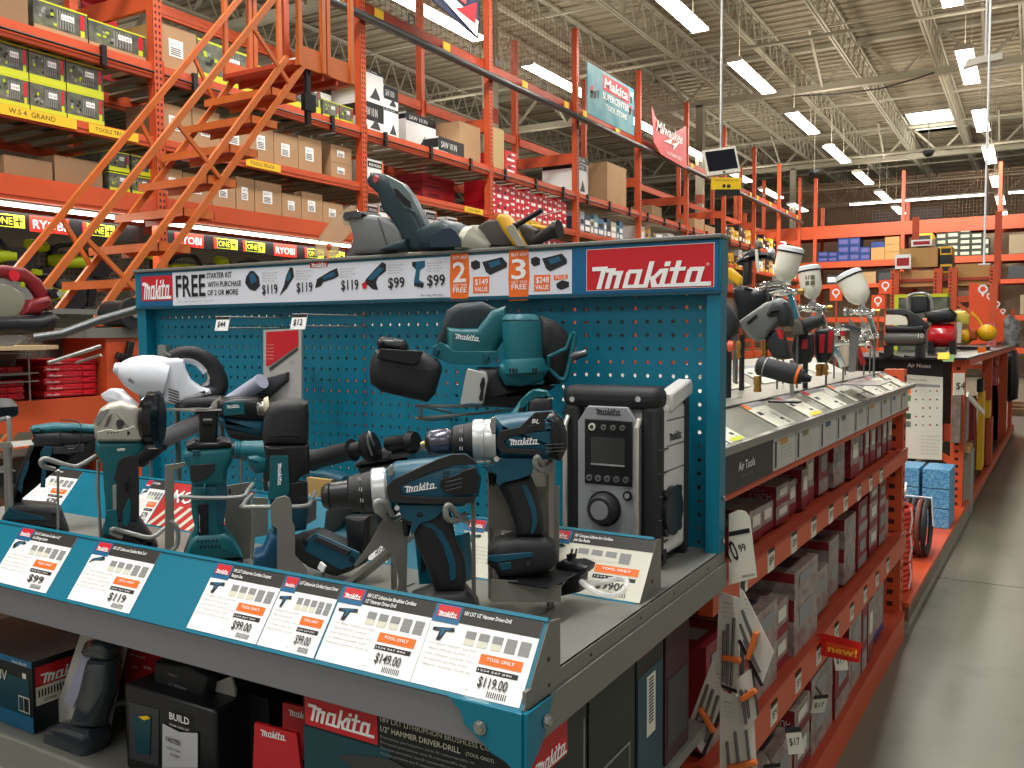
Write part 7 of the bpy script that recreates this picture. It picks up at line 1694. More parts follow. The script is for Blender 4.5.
# cartons seen under the right side of the deck
X = -.52
def sbox(u0, u1, vt, lab, m=NB, pr=None, x=X, dx=.22, gap=0):
    a = PX(u0, vt, x); c = PX(u1, vt, x); zt = min(.828, a.z)
    b = MB(); b.box((x-dx, a.y, LZ+.001), (x, c.y-.004, zt), m)
    if pr: pr(b, a.y, c.y-.004, zt, x)
    tag(b.build('tool_box', bev=.0008), lab, 'carton', 'cartons under the right side of the deck')
def p1(b, y0, y1, zt, x): qx(b, y0+.02, y1-.02, LZ+.05, LZ+.11, x, INKG); qx(b, y0+.024, y1-.024, LZ+.054, LZ+.106, x, NB, .0012)
sbox(574, 588, 712, 'narrow black carton just behind the large drill carton', pr=lambda b, y0, y1, zt, x: qx(b, y0+.006, y1-.008, zt-.09, zt-.02, x, INKG))
sbox(589, 636, 655, 'black and teal carton with picture icons under the deck side', m=NB2 if False else NB, pr=p1)
def p2(b, y0, y1, zt, x):
    qx(b, y0+.003, y1-.003, LZ, zt-.06, x, NB2); qx(b, y0+.004, y0+(y1-y0)*.7, zt-.03, zt-.008, x, REDM, .001); logo(b, (x+.0015, y0+.006, zt-.027), (0,1,0), EZ, (y1-y0)*.6, PAPER)
    qx(b, y0+(y1-y0)*.35, y0+(y1-y0)*.68, zt-.17, zt-.07, x, PAPERS, .001)
    for i in range(14): qx(b, y0+(y1-y0)*.42, y0+(y1-y0)*.6, zt-.15+i*.0055, zt-.147+i*.0055, x, INK, .0014)
sbox(637, 664, 640, 'tall teal carton with white barcode label under the deck side', pr=p2)
def p3(b, y0, y1, zt, x): qx(b, y0+.01, y1-.01, LZ+.03, zt-.1, x, CHAR)
sbox(666, 690, 625, 'dark carton beside the orange rack post under the deck', m=mat('dark_red_box', srgb(58, 30, 34), .5), pr=p3)
b = MB(); b.box((-.57, 1.36, LZ), (-.545, 1.5, LZ+.12), CHAR); tag(b.build('grey_panel'), 'grey panel edge standing beside the tall teal carton', 'panel')
# ================================================================== RIGHT-HAND RACK RUN (faces the right aisle)
RT = math.radians(1.75); RM = Matrix.Translation((-.505, 1.93, 0)) @ Matrix.Rotation(-RT, 4, 'Z'); RI = RM.inverted()
def PR(u, v, d=0.0):
    """pixel -> local coordinates on the rack plane x=-d"""
    o = RI @ EYE; r = RI.to_3x3() @ ray(u, v); return o + r*((-d-o.x)/r.x)
def LB(): b = MB(); b.T = RM; return b
def W(p): return RM @ V(p)
ya, yb = -.30, 2.12
t = thing('gondola_rack', 'orange rack bay with tilted ticket shelf and air tools display', 'pallet rack', W((-.4, 1, 0)))
def post(t, y, zt, d=.02, w=.075, holes=True):
    b = LB(); b.box((-d-.08, y, 0), (-d, y+w, zt), ORG)
    if holes:
        k = int(zt/.051)
        for i in range(k):
            z = .03+i*.051; b.add([(-d-.052, y-.0008, z), (-d-.028, y-.0008, z), (-d-.028, y-.0008, z+.02), (-d-.052, y-.0008, z+.02)], [(0,1,2,3)], HOLE); b.add([(-d+.0008, y+.025, z), (-d+.0008, y+.05, z), (-d+.0008, y+.05, z+.02), (-d+.0008, y+.025, z+.02)], [(0,1,2,3)], HOLE)
    b.build('post', t)
post(t, yb, 1.15); post(t, ya-.0, .9, d=.10)
post(t, yb, 1.1, d=.8)
LV = [(.993-.015, .993), (.765, .82), (.378, .466), (.0, .115)]
for i, (z0, z1) in enumerate(LV):
    b = LB(); b.box((-.03, ya, z0), (0, yb+.0, z1), ORG); b.box((-.032, ya, z1-.006), (.0015, yb, z1+.001), ORGD); b.build('front_beam', t)
    if i: b = LB(); b.box((-.62, ya, z1-.03), (-.02, yb, z1-.012 if i < 3 else z1-.012), ORGD); b.build('shelf', t)
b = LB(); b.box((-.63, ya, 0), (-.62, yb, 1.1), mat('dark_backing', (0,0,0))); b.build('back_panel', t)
b = LB(); b.prism([(0, ya, 1.078), (0, ya, 1.083), (-.105, ya, 1.136), (-.28, ya, 1.136), (-.40, ya, 1.195), (-.62, ya, 1.195), (-.62, ya, 1.07)], (0, .0005, 0), GREYP)
SH = mat('silver_shelf', srgb(140, 140, 128), .35, metal=.3)
for pts in ([(0, 1.083), (-.105, 1.136)], [(-.105, 1.136), (-.28, 1.136)], [(-.28, 1.136), (-.40, 1.195)], [(-.40, 1.195), (-.62, 1.195)]):
    (xa_, za_), (xb_, zb_) = pts; b.prism([(xa_, ya, za_), (xb_, ya, zb_), (xb_, yb+.1, zb_), (xa_, yb+.1, za_)], (0, 0, -.002), SH, back=V((0,0,0)))
b.build('stepped_top', t)
b = LB(); b.box((-.004, ya, 1.072), (.012, yb+.1, 1.088), STEEL); b.build('front_trim', t)
b = LB(); b.box((-.11, ya, 1.1355), (-.1, yb+.1, 1.1385), BLKS); b.build('dark_seam', t)
# cards under the trim
b = LB(); y1 = PR(768, 450).y; b.box((-.002, ya, .994), (.006, y1+.02, 1.07), BLKS); a = PR(738, 474); c = PR(759, 462)
b.text('Air Tools', (.007, a.y-.02, 1.03), (0,1,0), (0,0,1), .018, PAPER, w=(c.y-a.y)*.75); b.text('tools for every air powered job', (.007, a.y, 1.016), (0,1,0), (0,0,1), .004, INKG); tag(b.build('aisle_sign'), 'black sign with white lettering Air Tools below the tilted tickets', 'sign')
y = y1+.03; rr = random.Random(4); i = 0
CC = [srgb(190,140,60), srgb(120,130,70), srgb(70,80,120), srgb(90,90,90), srgb(130,130,120)]
while y < yb - .1:
    w_ = .20+.05*(i % 2); b = LB(); b.box((0, y, .994), (.003, y+w_-.008, 1.07), mat('info_card', srgb(190, 188, 180), .5))
    b.add([(.0035, y+.06, 1.048), (.0035, y+.12, 1.048), (.0035, y+.12, 1.062), (.0035, y+.06, 1.062)], [(0,1,2,3)], mat('card_accent_%d' % (i % 5), CC[i % 5], .5)); b.add([(.0035, y+.012, 1.0), (.0035, y+.03, 1.0), (.0035, y+.03, 1.06), (.0035, y+.012, 1.06)], [(0,1,2,3)], CHAR)
    for k in range(4): b.text('air tool features and use', (.0036, y+.06, 1.04-.009*k), (0,1,0), (0,0,1), .003, INKG, w=.1)
    tag(b.build('info_card'), 'white card under the shelf trim, %s to the right of the black sign' % ORD[i], 'information card', 'cards under the silver trim'); y += w_; i += 1
# tilted tickets, front slope and rear slope
def rticket(y0, w_, lo, lab, grp, accent, foot=None):
    (xa_, za_), (xb_, zb_) = ((0, 1.084), (-.105, 1.137)) if lo else ((-.28, 1.137), (-.40, 1.196))
    Vx = V((xb_-xa_, 0, zb_-za_)); L = Vx.length; n = V((-(zb_-za_), 0, (xb_-xa_)))*-1; n = n.normalized()
    T = frame(V((xa_, y0, za_)) + n*.0012, (0, 1, 0), Vx); b = MB(); b.T = RM @ T
    b.box((0, .006, 0), (w_, L-.006, .0008), PAPERS)
    def r(a, c, d, e, m, l=.0012): b.add([(a*w_, c*L, l), (d*w_, c*L, l), (d*w_, e*L, l), (a*w_, e*L, l)], [(0,1,2,3)], m)
    r(0, .78, 1, .94, INKG); r(0, .74, .2, .94, accent)
    r(.1, .5, .3, .62, CHAR); r(.62, .22, .8, .3, INK); r(.68, .08, .82, .18, INKG)
    if foot: r(.2, .06, .95, .16, foot, .0014)
    for k in range(4): b.text('pneumatic tool cfm psi', (.35*w_, (.62-.09*k)*L, .0013), (1,0,0), (0,1,0), .0035, INKG, w=.4*w_)
    tag(b.build('price_ticket'), lab, 'price ticket', grp)
AR = [mat('accent_red', srgb(190, 80, 60), .5), REDM, ORGT]
ylist = [PR(732, 430).y, PR(744, 430).y-.02, PR(798, 412).y, PR(822, 404).y+.05, PR(842, 396).y, PR(860, 392).y, PR(872, 388).y, PR(882, 384).y]
ylist = [-.30, -.19, .16, .45, .72, 1.05, 1.38, 1.68, 1.95]
for i, q_ in enumerate(ylist): rticket(q_, .10 if i < 2 else (.15 if i < 4 else .2), True, 'ticket on the front slope of the air tools shelf, %s from the pegboard' % ORD[i], 'tickets on the front slope', AR[i % 3], {1: LIME, 3: YTAG}.get(i))
for i, q_ in enumerate((-.15, .06, .30, .62, 1.0, 1.4, 1.75)): rticket(q_, .16 if i < 2 else .24, False, 'ticket on the rear slope of the air tools shelf, %s from the pegboard' % ORD[i], 'tickets on the rear slope', AR[(i+1) % 3])
b = LB(); b.add([(-.13, -.28, 1.1372), (-.13, -.05, 1.1372), (-.2, -.02, 1.1372), (-.24, -.2, 1.1372)], [(0,1,2,3)], PAPER); b.add([(-.17, -.2, 1.1376), (-.17, -.05, 1.1376), (-.2, -.05, 1.1376), (-.2, -.18, 1.1376)], [(0,1,2,3)], mat('pink_print', srgb(190, 110, 140), .5)); tag(b.build('leaflet'), 'loose leaflet with pink print on the flat part of the air tools shelf', 'leaflet')

# ---- stock on the shelves of this bay
DR = mat('box_dark_red', srgb(128, 30, 36), .45, var=.12, vscale=20); GW = mat('box_grey_white', srgb(160, 150, 143), .4, var=.3, vscale=30, vcol=srgb(116, 92, 88)); 
def redbox(y0, dy, z0, h, lab, d0=.03, dx=.22, style=0, grp='red and white tool cartons on the right rack', rot=0.0, name='tool_carton'):
    b = MB(); b.T = RM @ Matrix.Translation((-d0-dx/2, y0+dy/2, z0)) @ Matrix.Rotation(rot, 4, 'Z'); x0, x1 = -dx/2, dx/2; e = .0008
    b.box((x0, -dy/2, 0), (x1, dy/2, h), GW if style != 1 else DR)
    # near end (faces the camera)
    if style == 0: b.add([(x0, -dy/2-e, 0), (x1, -dy/2-e, 0), (x1, -dy/2-e, h), (x0, -dy/2-e, h)], [(0,1,2,3)], DR); b.text('HUSKY', (x1-.012, -dy/2-e*1.5, h*.62 if h < .1 else h*.8), (-1,0,0), (0,0,-1), min(h*.28, .018), PAPER, lift=-.0004, w=.06)
    if style == 0:
        for k in range(2): b.add([(x0+.02, -dy/2-e*1.6, h*(.72+.1*k)), (x1-.03, -dy/2-e*1.6, h*(.72+.1*k)), (x1-.03, -dy/2-e*1.6, h*(.75+.1*k)), (x0+.02, -dy/2-e*1.6, h*(.75+.1*k))], [(0,1,2,3)], GW)
    if style == 2:
        b.add([(x0, -dy/2-e, h*.62), (x1, -dy/2-e, h*.62), (x1, -dy/2-e, h), (x0, -dy/2-e, h)], [(0,1,2,3)], DR)
        b.add([(x0+.06, -dy/2-e, h*.2), (x0+.1, -dy/2-e, h*.15), (x0+.11, -dy/2-e, h*.4), (x0+.07, -dy/2-e, h*.45)], [(0,1,2,3)], INK)
        for k in range(6): b.add([(x1-.05+.006*k, -dy/2-e, h*.1), (x1-.047+.006*k, -dy/2-e, h*.1), (x1-.047+.006*k, -dy/2-e, h*.35), (x1-.05+.006*k, -dy/2-e, h*.35)], [(0,1,2,3)], INKG)
    # aisle face
    b.add([(x1+e, -dy/2, 0), (x1+e, dy/2, 0), (x1+e, dy/2, h*.3), (x1+e, -dy/2, h*.3)], [(0,1,2,3)], DR if style == 0 else GW)
    b.add([(x1+e*1.5, -dy*.3, h*.45), (x1+e*1.5, dy*.3, h*.45), (x1+e*1.5, dy*.3, h*.8), (x1+e*1.5, -dy*.3, h*.8)], [(0,1,2,3)], INKG if style else PAPERS)
    b.add([(x0+.02, -dy*.3, h+e), (x1-.03, -dy*.3, h+e), (x1-.03, dy*.2, h+e), (x0+.02, dy*.2, h+e)], [(0,1,2,3)], CHAR if style == 2 else INKG)
    return tag(b.build(name, bev=.001), lab, 'carton', grp)
lev = {'top': .82, 'middle': .466, 'bottom': .115}
def row(nm, z, items):
    y = None
    for i, (yy, dy, hs, st, d0) in enumerate(items):
        zz = z
        for j, h in enumerate(hs):
            redbox(yy, dy, zz+.0005, h-.001, 'red and white carton on the %s shelf, %s from the pegboard%s' % (nm, ORD[i], '' if len(hs) == 1 else ', %s of its stack' % ('bottom', 'second', 'third', 'fourth')[j]), style=st, d0=d0)
            zz += h
row('top', .82, [(-.16, .11, [.065], 0, .07), (-.02, .10, [.06], 0, .06), (.09, .1, [.075], 0, .05), (.20, .10, [.07], 0, .055), (.31, .12, [.05, .05], 0, .05), (.46, .08, [.09], 0, .06), (.56, .07, [.11], 0, .05), (.65, .09, [.14], 0, .06), (.80, .12, [.145], 1, .06), (.95, .16, [.13], 2, .05), (1.16, .14, [.14], 0, .04), (1.34, .08, [.155], 1, .05), (1.45, .08, [.155], 0, .05), (1.56, .1, [.15], 0, .05), (1.69, .09, [.14], 1, .05), (1.81, .09, [.15], 0, .05), (1.93, .1, [.15], 0, .05)])
row('middle', .466, [(-.25, .14, [.10, .12], 1, .03), (-.09, .12, [.09, .09, .06], 0, .03), (.05, .17, [.10, .10], 2, .02), (.24, .12, [.08, .09], 0, .03), (.38, .25, [.15, .07], 2, .02), (.68, .22, [.13], 2, .05), (.95, .14, [.11, .07], 2, .06), (1.13, .18, [.12, .1], 2, .05), (1.36, .16, [.12, .12], 1, .05), (1.57, .16, [.1, .1, .05], 0, .05), (1.77, .14, [.15, .1], 1, .05), (1.94, .1, [.14], 2, .06)])
row('bottom', .115, [(-.2, .18, [.1, .1], 0, .02), (0, .16, [.1, .08], 0, .015), (.18, .2, [.16], 2, .02), (.40, .16, [.12, .08], 0, .02), (.58, .26, [.12, .1], 2, .02), (.86, .2, [.2], 1, .015), (1.08, .2, [.13, .1], 2, .02), (1.30, .09, [.24], 1, .02), (1.41, .1, [.22], 0, .02)])
# blue carton
b = LB(); b.box((-.26, 1.55, .116), (-.04, 1.85, .36), mat('blue_box', srgb(26, 62, 120), .4)); b.add([(-.2, 1.549, .29), (-.1, 1.549, .29), (-.1, 1.549, .33), (-.2, 1.549, .33)], [(0,1,2,3)], YEL); b.add([(-.14, 1.549, .15), (-.07, 1.549, .15), (-.07, 1.549, .2), (-.14, 1.549, .2)], [(0,1,2,3)], PAPER); b.add([(-.039, 1.58, .15), (-.039, 1.82, .15), (-.039, 1.82, .33), (-.039, 1.58, .33)], [(0,1,2,3)], GW); tag(b.build('blue_carton'), 'blue carton with yellow panel on the bottom shelf near the post', 'carton')
# shelf price tags
for nm, zc, n, y0, dy in (('second', .792, 9, -.14, .2), ('third', .42, 9, -.12, .22)):
    for i in range(n):
        b = LB(); y = y0+i*dy; b.box((0, y, zc-.026), (.0025, y+.05, zc+.026), PAPERS); b.box((0, y, zc+.017), (.003, y+.05, zc+.026), INK); b.text('$9', (.0035, y+.006, zc-.008), (0,1,0), (0,0,1), .018, INK, w=.034)
        tag(b.build('price_tag'), 'price tag on the %s beam of the right rack, %s from the pegboard' % (nm, ORD[i]), 'price tag', 'beam price tags')
for i, (y, z, x) in enumerate(((.03, .32, .02), (.2, .33, .03), (.45, .33, .03), (.75, .35, .02))):
    b = MB(); b.T = RM @ Matrix.Translation((x, y, z)) @ Matrix.Rotation(-.85, 4, 'Z') @ Matrix.Rotation(.35*(-1)**i, 4, 'Y'); b.box((0, -.02, -.03), (.002, .02, .03), PAPERS); b.box((0, -.02, .018), (.0025, .02, .03), INK); b.text('$17', (.003, -.014, -.01), (0,1,0), (0,0,1), .016, INK, w=.026); b.box((-.03, -.002, .028), (.001, .002, .032), STEELD)
    tag(b.build('hanging_tag'), 'tilted hanging price tag below the third beam, %s from the pegboard' % ORD[i], 'price tag', 'tilted hanging tags')
# new! flag
t = thing('shelf_flag', 'red plastic flag reading new! sticking out of the third beam', 'sign', W((.02, PR(818, 645, 0).y, .40)))
yy = PR(820, 645, .0).y; b = LB(); F = mat('flag_red', srgb(206, 32, 26), .3)
P = [W((0, yy, .43)), None]; yw = W((0, yy, 0)).y
pts = [PY(u, v, yw) for u, v in ((812, 636), (823, 633), (826, 634), (862, 643), (859, 663), (820, 655), (812, 653))]
b = MB(); b.prism(pts, (0, .0008, 0), F); b.build('flag', t)
b = MB(); a = PY(828, 651, yw-.001); c = PY(857, 657, yw-.001); b.prism([PY(u, v, yw-.0012) for u, v in ((826.5, 641.5), (858, 649), (857, 659), (826.5, 651.5))], (0, .0003, 0), mat('flag_orange', srgb(222, 80, 30), .4)); b.text('new!', a-V((0,.0015,0)), c-a, EZ, .019, mat('flag_dark', srgb(250, 190, 70), .4), w=(c-a).length, bold=.014); b.build('lettering', t)

# ---- 10.99 tag and drill bit cards hanging at the end of the display
y = 1.615
t = thing('hanging_sign', 'white price card reading 10.99 hanging beside the display post', 'price card', PY(742, 584, y))
b = MB(); b.prism([PY(u, v, y) for u, v in ((729, 514), (738, 510), (745, 511), (750, 517), (757, 577), (729, 585))], (0, .001, 0), PAPERS); b.build('card', t)
b = MB(); b.prism([PY(u, v, y-.0016) for u, v in ((729, 532), (749, 528), (750, 532.5), (729, 536.5))], (0, .0004, 0), INK); a = PY(730, 562, y-.0014); b.text('10', a, PY(741, 559, y)-PY(730, 562, y), EZ, .038, INK, w=.021, bold=.014); b.text('99', PY(740, 552, y-.0014), PY(748, 550, y)-PY(740, 552, y), EZ, .014, INK, w=.014, bold=.014)
for i in range(12): p_ = PY(742+i*1.1, 578-i*.2, y-.0014); b.box((p_.x, p_.y, p_.z), (p_.x+.0008, p_.y+.0002, p_.z+.005), INK)
b.build('print', t)
b = MB(); b.box((PY(742, 583, y).x-.004, y+.004, PY(742, 700, y).z), (PY(742, 583, y).x+.004, y+.006, PY(742, 515, y).z), STEELD); b.build('clip_strip', t)
def bitcard(pts, bits, clip, lab, y):
    t = thing('drill_bit_card', lab, 'drill bits', PY(*pts[2], y), 'drill bit cards on the clip strip')
    b = MB(); b.prism([PY(u, v, y) for u, v in pts], (0, .0012, 0), mat('bit_card', srgb(196, 190, 178), .5)); b.build('card', t)
    u, v = pts[0]; q = pts[len(pts)//2+1] if len(pts) > 4 else pts[2]; b = MB()
    for i in range(4): b.text('drill bit set', PY(u+4, v+12+i*4.5, y-.0016), EX, EZ, .003, INKG if i else INK, w=.018)
    p1, p2 = V(PY(*pts[-1], y-.002)), V(PY(*pts[-2], y-.002)); b.build('print', t); b = MB(); b.bar(p1, p2, .001, .007, INK, up=(0,0,1)); b.build('bottom_band', t)
    for (a, c) in bits: b = MB(); b.tube([PY(*a, y-.004), PY(*c, y-.004)], .0028, STEELD, 8); b.build('drill_bit', t)
    b = MB(); a, c = clip; b.bar(PY(*a, y-.007), PY(*c, y-.007), .012, .010, mat('orange_clip', srgb(204, 104, 44), .4), up=(0,0,1)); b.build('bit_holder', t, bev=.002)
    u, v = pts[0]; u2, v2 = pts[-1]; 
    return t
bitcard([(719, 591), (740, 598), (738, 692), (716, 684)], [((724, 631), (723, 682)), ((728, 624), (727, 684)), ((734, 618), (731, 686))], ((722, 657), (741, 661)), 'upright drill bit card at the top left of the hanging cluster', 1.612)
bitcard([(740, 588), (744, 592), (774, 652), (762, 686), (739, 640)], [((742, 610), (756, 645)), ((740, 624), (754, 660)), ((744, 640), (760, 672))], ((748, 659), (757, 632)), 'slanted drill bit card at the upper right of the hanging cluster', 1.609)
bitcard([(712, 662), (686, 731), (703, 755), (726, 700)], [((708, 685), (692, 734)), ((713, 690), (698, 738)), ((718, 696), (705, 742))], ((700, 708), (714, 732)), 'tilted drill bit card lowest at the left of the cluster', 1.606)
bitcard([(720, 690), (753, 703), (758, 790), (720, 790)], [((727, 742), (730, 780)), ((735, 732), (740, 780)), ((746, 730), (750, 770))], ((728, 768), (757, 762)), 'wide drill bit card at the bottom of the cluster cut by the frame', 1.604)
bitcard([(735, 680), (745, 731), (758, 716), (752, 668)], [((741, 690), (746, 724)), ((746, 690), (749, 718))], ((741, 700), (756, 690)), 'narrow drill bit card overlapping the orange beam', 1.600)

# ================================================================== AIR TOOLS ON THE SHELF
BR = mat('brass', srgb(164, 124, 62), .35, metal=.7)
CUP = mat('cup_plastic', srgb(236, 234, 220), .35, coat=.2)
GUNG = mat('gun_grey', srgb(112, 114, 114), .4, metal=.35)
DKZ = 1.138
def ydeck(u, d=.18):        # depth where the sight line meets the deck at distance d behind the face
    return W(PR(u, 380, d)).y
def fitting(t, u, v0, v1, y, r=3.6, nm='brass_fitting'):
    k = pxm(u, v0, y); b = MB(); b.rev(PY(u, v0, y), PY(u, v1, y), [(0, r*k*.8), (.15, r*k), (.5, r*k), (.55, r*k*.8), (.9, r*k), (1, r*k*.9)], BR, 14); b.build(nm, t)
y = 2.42; g = G(720, 300, 10.24)
t = thing('air_nailer', 'grey air nailer body with black handle tilted on the air tools shelf', 'air tool', (PY(768, 360, y).x, y, DKZ))
body(t, 'magazine_body', g([(215,215),(480,30),(620,-20),(690,20),(700,150),(560,290),(480,400),(400,425),(340,400),(270,320),(230,260)]), y, .03, GUNG, .4)
face(t, 'badge_slot', g([(270,230),(370,145),(388,170),(290,255)]), y-.0315, BLKS, .001)
body(t, 'end_cap', g([(560,20),(680,20),(730,90),(745,190),(745,270),(620,275),(600,180),(520,190),(490,150)]), y-.005, .034, BLK, .5)
body(t, 'handle', g([(470,410),(560,310),(640,300),(700,450),(742,600),(640,612),(550,590),(500,500)]), y, .02, BLK, .6)
body(t, 'trigger', g([(590,300),(640,305),(662,400),(610,415),(585,350)]), y-.01, .01, REDM, .4)
fitting(t, 764.5, 342, 358, y); 
b = MB(); b.cyl(PY(792, 360, y), (PY(792, 372, y).x, y, DKZ), .006, STEEL); b.build('air_inlet', t)
y = 2.2
t = thing('air_tool', 'black cylindrical air tool with orange ring lying on the silver shelf', 'air tool', (PY(780, 378, y).x, y, DKZ))
lathe(t, 'barrel', (757, 365), (803, 377), y, [(0, 7), (.05, 9.5), (.8, 10), (.9, 8.5), (1, 7)], BLK, 26)
lathe(t, 'orange_ring', (797, 375.3), (799.5, 376), y, [(0, 9.5), (1, 9)], ORGT, 26); lathe(t, 'rear_seam', (765, 367), (766, 367.3), y, [(0, 10.2), (1, 10.2)], GREYW, 26)
lathe(t, 'nose', (802, 377), (811, 379), y, [(0, 6), (1, 3)], BLKS, 20); fitting(t, 757.5, 376, 392, y, 4.2)
b = MB(); b.box((PY(770, 390, y).x, y-.02, DKZ), (PY(800, 390, y).x, y+.02, DKZ+.004), BLKS); b.build('rest_plate', t)
g = G(800, 300, 10.24)
for j, (pts, yy, lab) in enumerate((([(-40,340),(20,330),(130,350),(135,560),(100,640),(20,660),(-50,640),(-80,500)], 2.8, 'black and red air nailer, left of the upright pair'), ([(155,300),(320,290),(345,360),(335,580),(280,640),(190,640),(160,560)], 2.9, 'black and red air nailer, right of the upright pair'))):
    t = thing('air_nailer', lab, 'air tool', (PY(800+(pts[0][0]+90)/10.24, 360, yy).x, yy, DKZ), 'black and red nailers')
    body(t, 'body', g(pts), yy, .03, BLKS, .4)
    ox = 0 if j == 0 else 200
    for q in range(1 if j == 0 else 2): face(t, 'red_panel', g([(20+ox+90*q-(20 if j else 0),405-q*40-(50 if j else 0)),(75+ox+90*q-(20 if j else 0),400-q*40-(50 if j else 0)),(75+ox+80*q-(30 if j else 0),500+(40 if j else 0)),(15+ox+90*q-(20 if j else 0),505+(40 if j else 0))]), yy-.032, REDC, .003)
    fitting(t, 794 if j == 0 else 819, 364, 376, yy, 3.4); 
    if j: fitting(t, 825, 364, 375, yy, 3.4)
t = thing('air_gun', 'black barrel air gun pointing right above the upright nailers', 'air tool', (PY(812, 330, 2.75).x, 2.75, DKZ))
lathe(t, 'barrel', (803, 326), (824, 319), 2.75, [(0, 5), (.1, 7), (.7, 6), (.85, 5), (1, 5.5)], BLK, 20); body(t, 'rear_block', [(791, 322), (800, 319), (805, 325), (804, 334), (794, 336)], 2.75, .02, mat('warm_block', srgb(84, 80, 72), .4), .3)
b = MB(); b.cyl(PY(806, 330, 2.78), (PY(806, 330, 2.78).x, 2.78, DKZ), .008, BLKS); b.build('stem', t)
# spray guns with white cups
def spray(cu, lid, bot, rl, y, base, lab, window=False):
    t = thing('spray_gun', lab, 'spray gun', (PY(*base, y).x, y, DKZ), 'spray guns with white cups'); k = pxm(lid[0], lid[1], y)
    a, c = PY(*lid, y), PY(*bot, y); L = (c-a).length/k
    b = MB(); b.rev(a, c, [(0.06, rl*.93*k), (.6, rl*.9*k), (.78, rl*.8*k), (.92, rl*.55*k), (1, rl*.3*k)], CUP, 32); b.build('cup', t)
    b = MB(); b.rev(a-(c-a)*.1, a+(c-a)*.06, [(0, rl*.7*k), (.3, rl*.96*k), (1, rl*k)], WHITE, 32); b.build('lid', t)
    b = MB(); b.rev(a+(c-a)*.06, a+(c-a)*.11, [(0, rl*.99*k), (1, rl*.97*k)], BLKS, 32); b.build('seal_ring', t)
    if window:
        b = MB()
        m_ = a.lerp(c, .38)
        for q in range(2):
            for r_ in range(2): b.box((m_.x-.2*rl*k+q*.42*rl*k, y-rl*.91*k, m_.z-r_*.5*rl*k), (m_.x+.12*rl*k+q*.42*rl*k, y-rl*.8*k, m_.z+.36*rl*k-r_*.5*rl*k), mat('label_olive', srgb(96, 96, 80), .5))
        b.build('cup_label', t)
    d = V((0, 0, -1)); n1 = c + d*.012
    b = MB(); b.cyl(c - d*.004, n1, .009, CHROME, n=14); b.cyl(n1, n1+d*.012, .014, STEEL, n=14); b.build('neck', t)
    bd = n1 + d*.02
    b = MB(); b.rev(bd+V((-.05,0,.002)), bd+V((.045,0,.0)), [(0, .008), (.1, .014), (.2, .009), (.35, .013), (.7, .014), (.8, .009), (1, .011)], CHROME, 18); b.build('gun_body', t)
    b = MB(); b.rev(bd+V((-.065,0,.002)), bd+V((-.05,0,.002)), [(0, .016), (.6, .018), (1, .012)], STEEL, 18); b.build('air_cap', t)
    b = MB(); b.bar(bd+V((.02,0,0)), bd+V((.045,0,-.085)), .016, .022, CHROME); b.build('handle', t, bev=.004)
    b = MB(); b.tube([bd+V((-.01,0,-.0)), bd+V((-.0,0,-.03)), bd+V((.016,0,-.055))], .003, STEEL, 8); b.build('trigger', t)
    b = MB(); b.cyl(bd+V((.045,0,0)), bd+V((.062,0,0)), .010, BR, n=14); b.build('knob', t)
    b = MB(); f_ = bd+V((.045,0,-.085)); b.cyl(f_, (f_.x, f_.y, DKZ+.002), .0035, STEELD); b.build('inlet', t)
    return t
spray(0, (790.8, 249.5), (783, 281.5), 13.4, 2.75, (783, 300), 'spray gun with the tallest tilted white cup, nearest the pegboard')
spray(0, (808.6, 268.5), (812.7, 298.5), 11.6, 2.95, (812, 310), 'spray gun with upright white cup bearing a small olive label', window=True)
spray(0, (848.2, 275), (862.5, 303.5), 13.6, 3.55, (860, 320), 'spray gun with white cup tilted left, third from the pegboard')
t = thing('tool_stand', 'flat silver upright plate carrying the third white cup', 'tool stand', (PY(853, 372, 3.1).x, 3.1, DKZ))
b = MB(); b.prism([PY(u, v, 3.1) for u, v in ((849, 318), (860, 330), (855, 372), (848.5, 372), (850, 335))], (0, .004, 0), STEEL); b.build('plate', t)
b = MB(); b.box((PY(846, 372, 3.1).x, 3.0, DKZ-.0), (PY(884, 369, 3.1).x, 3.3, DKZ+.003), STEEL); b.build('base', t)
b = MB(); b.bar(PY(845, 326, 3.09), PY(861, 330, 3.09), .01, .012, CHAR); b.build('clamp', t)
# black upright guns on the left
y = 2.6; g = G(720, 230, 10.24)
t = thing('air_wrench', 'black upright air tool with white lever behind the grey nailer', 'air tool', (PY(748, 340, y).x, y, DKZ))
body(t, 'grip', g([(245,330),(330,300),(320,560),(240,560)]), y, .02, BLK, .6)
body(t, 'head', g([(170,330),(260,260),(330,195),(380,190),(430,230),(500,240),(540,260),(530,300),(440,300),(330,320),(250,370),(190,360)]), y, .022, BLK, .5)
face(t, 'white_lever', g([(358,200),(388,195),(395,300),(408,420),(385,440),(365,330)]), y-.024, PAPERS, .004)
lathe(t, 'silver_tip', (768, 253), (775, 254), y, [(0, 4), (.5, 4.5), (1, 3)], STEEL, 16)
body(t, 'rear_cap', g([(370,110),(420,120),(430,180),(385,200),(360,150)]), y, .016, mat('cap_grey', srgb(120, 116, 108), .5), .4)
for i, (u, v) in enumerate(((742, 254), (744, 258))): lathe(t, 'silver_pin', (u, v), (u+5, v-2), y-.02, [(0, 1.4), (1, 1.4)], CHROME, 10)
body(t, 'lower_body', g([(150,600),(220,570),(350,600),(380,620),(480,600),(500,700),(440,790),(330,850),(320,1000),(200,1000),(190,800),(150,700)]), y+.03, .03, BLKS, .5)
fitting(t, 739.5, 341, 358, y, 3.6)
b = MB(); b.cyl(PY(742, 335, y), (PY(742, 335, y).x, y, DKZ), .008, BLKS); b.build('stem', t)
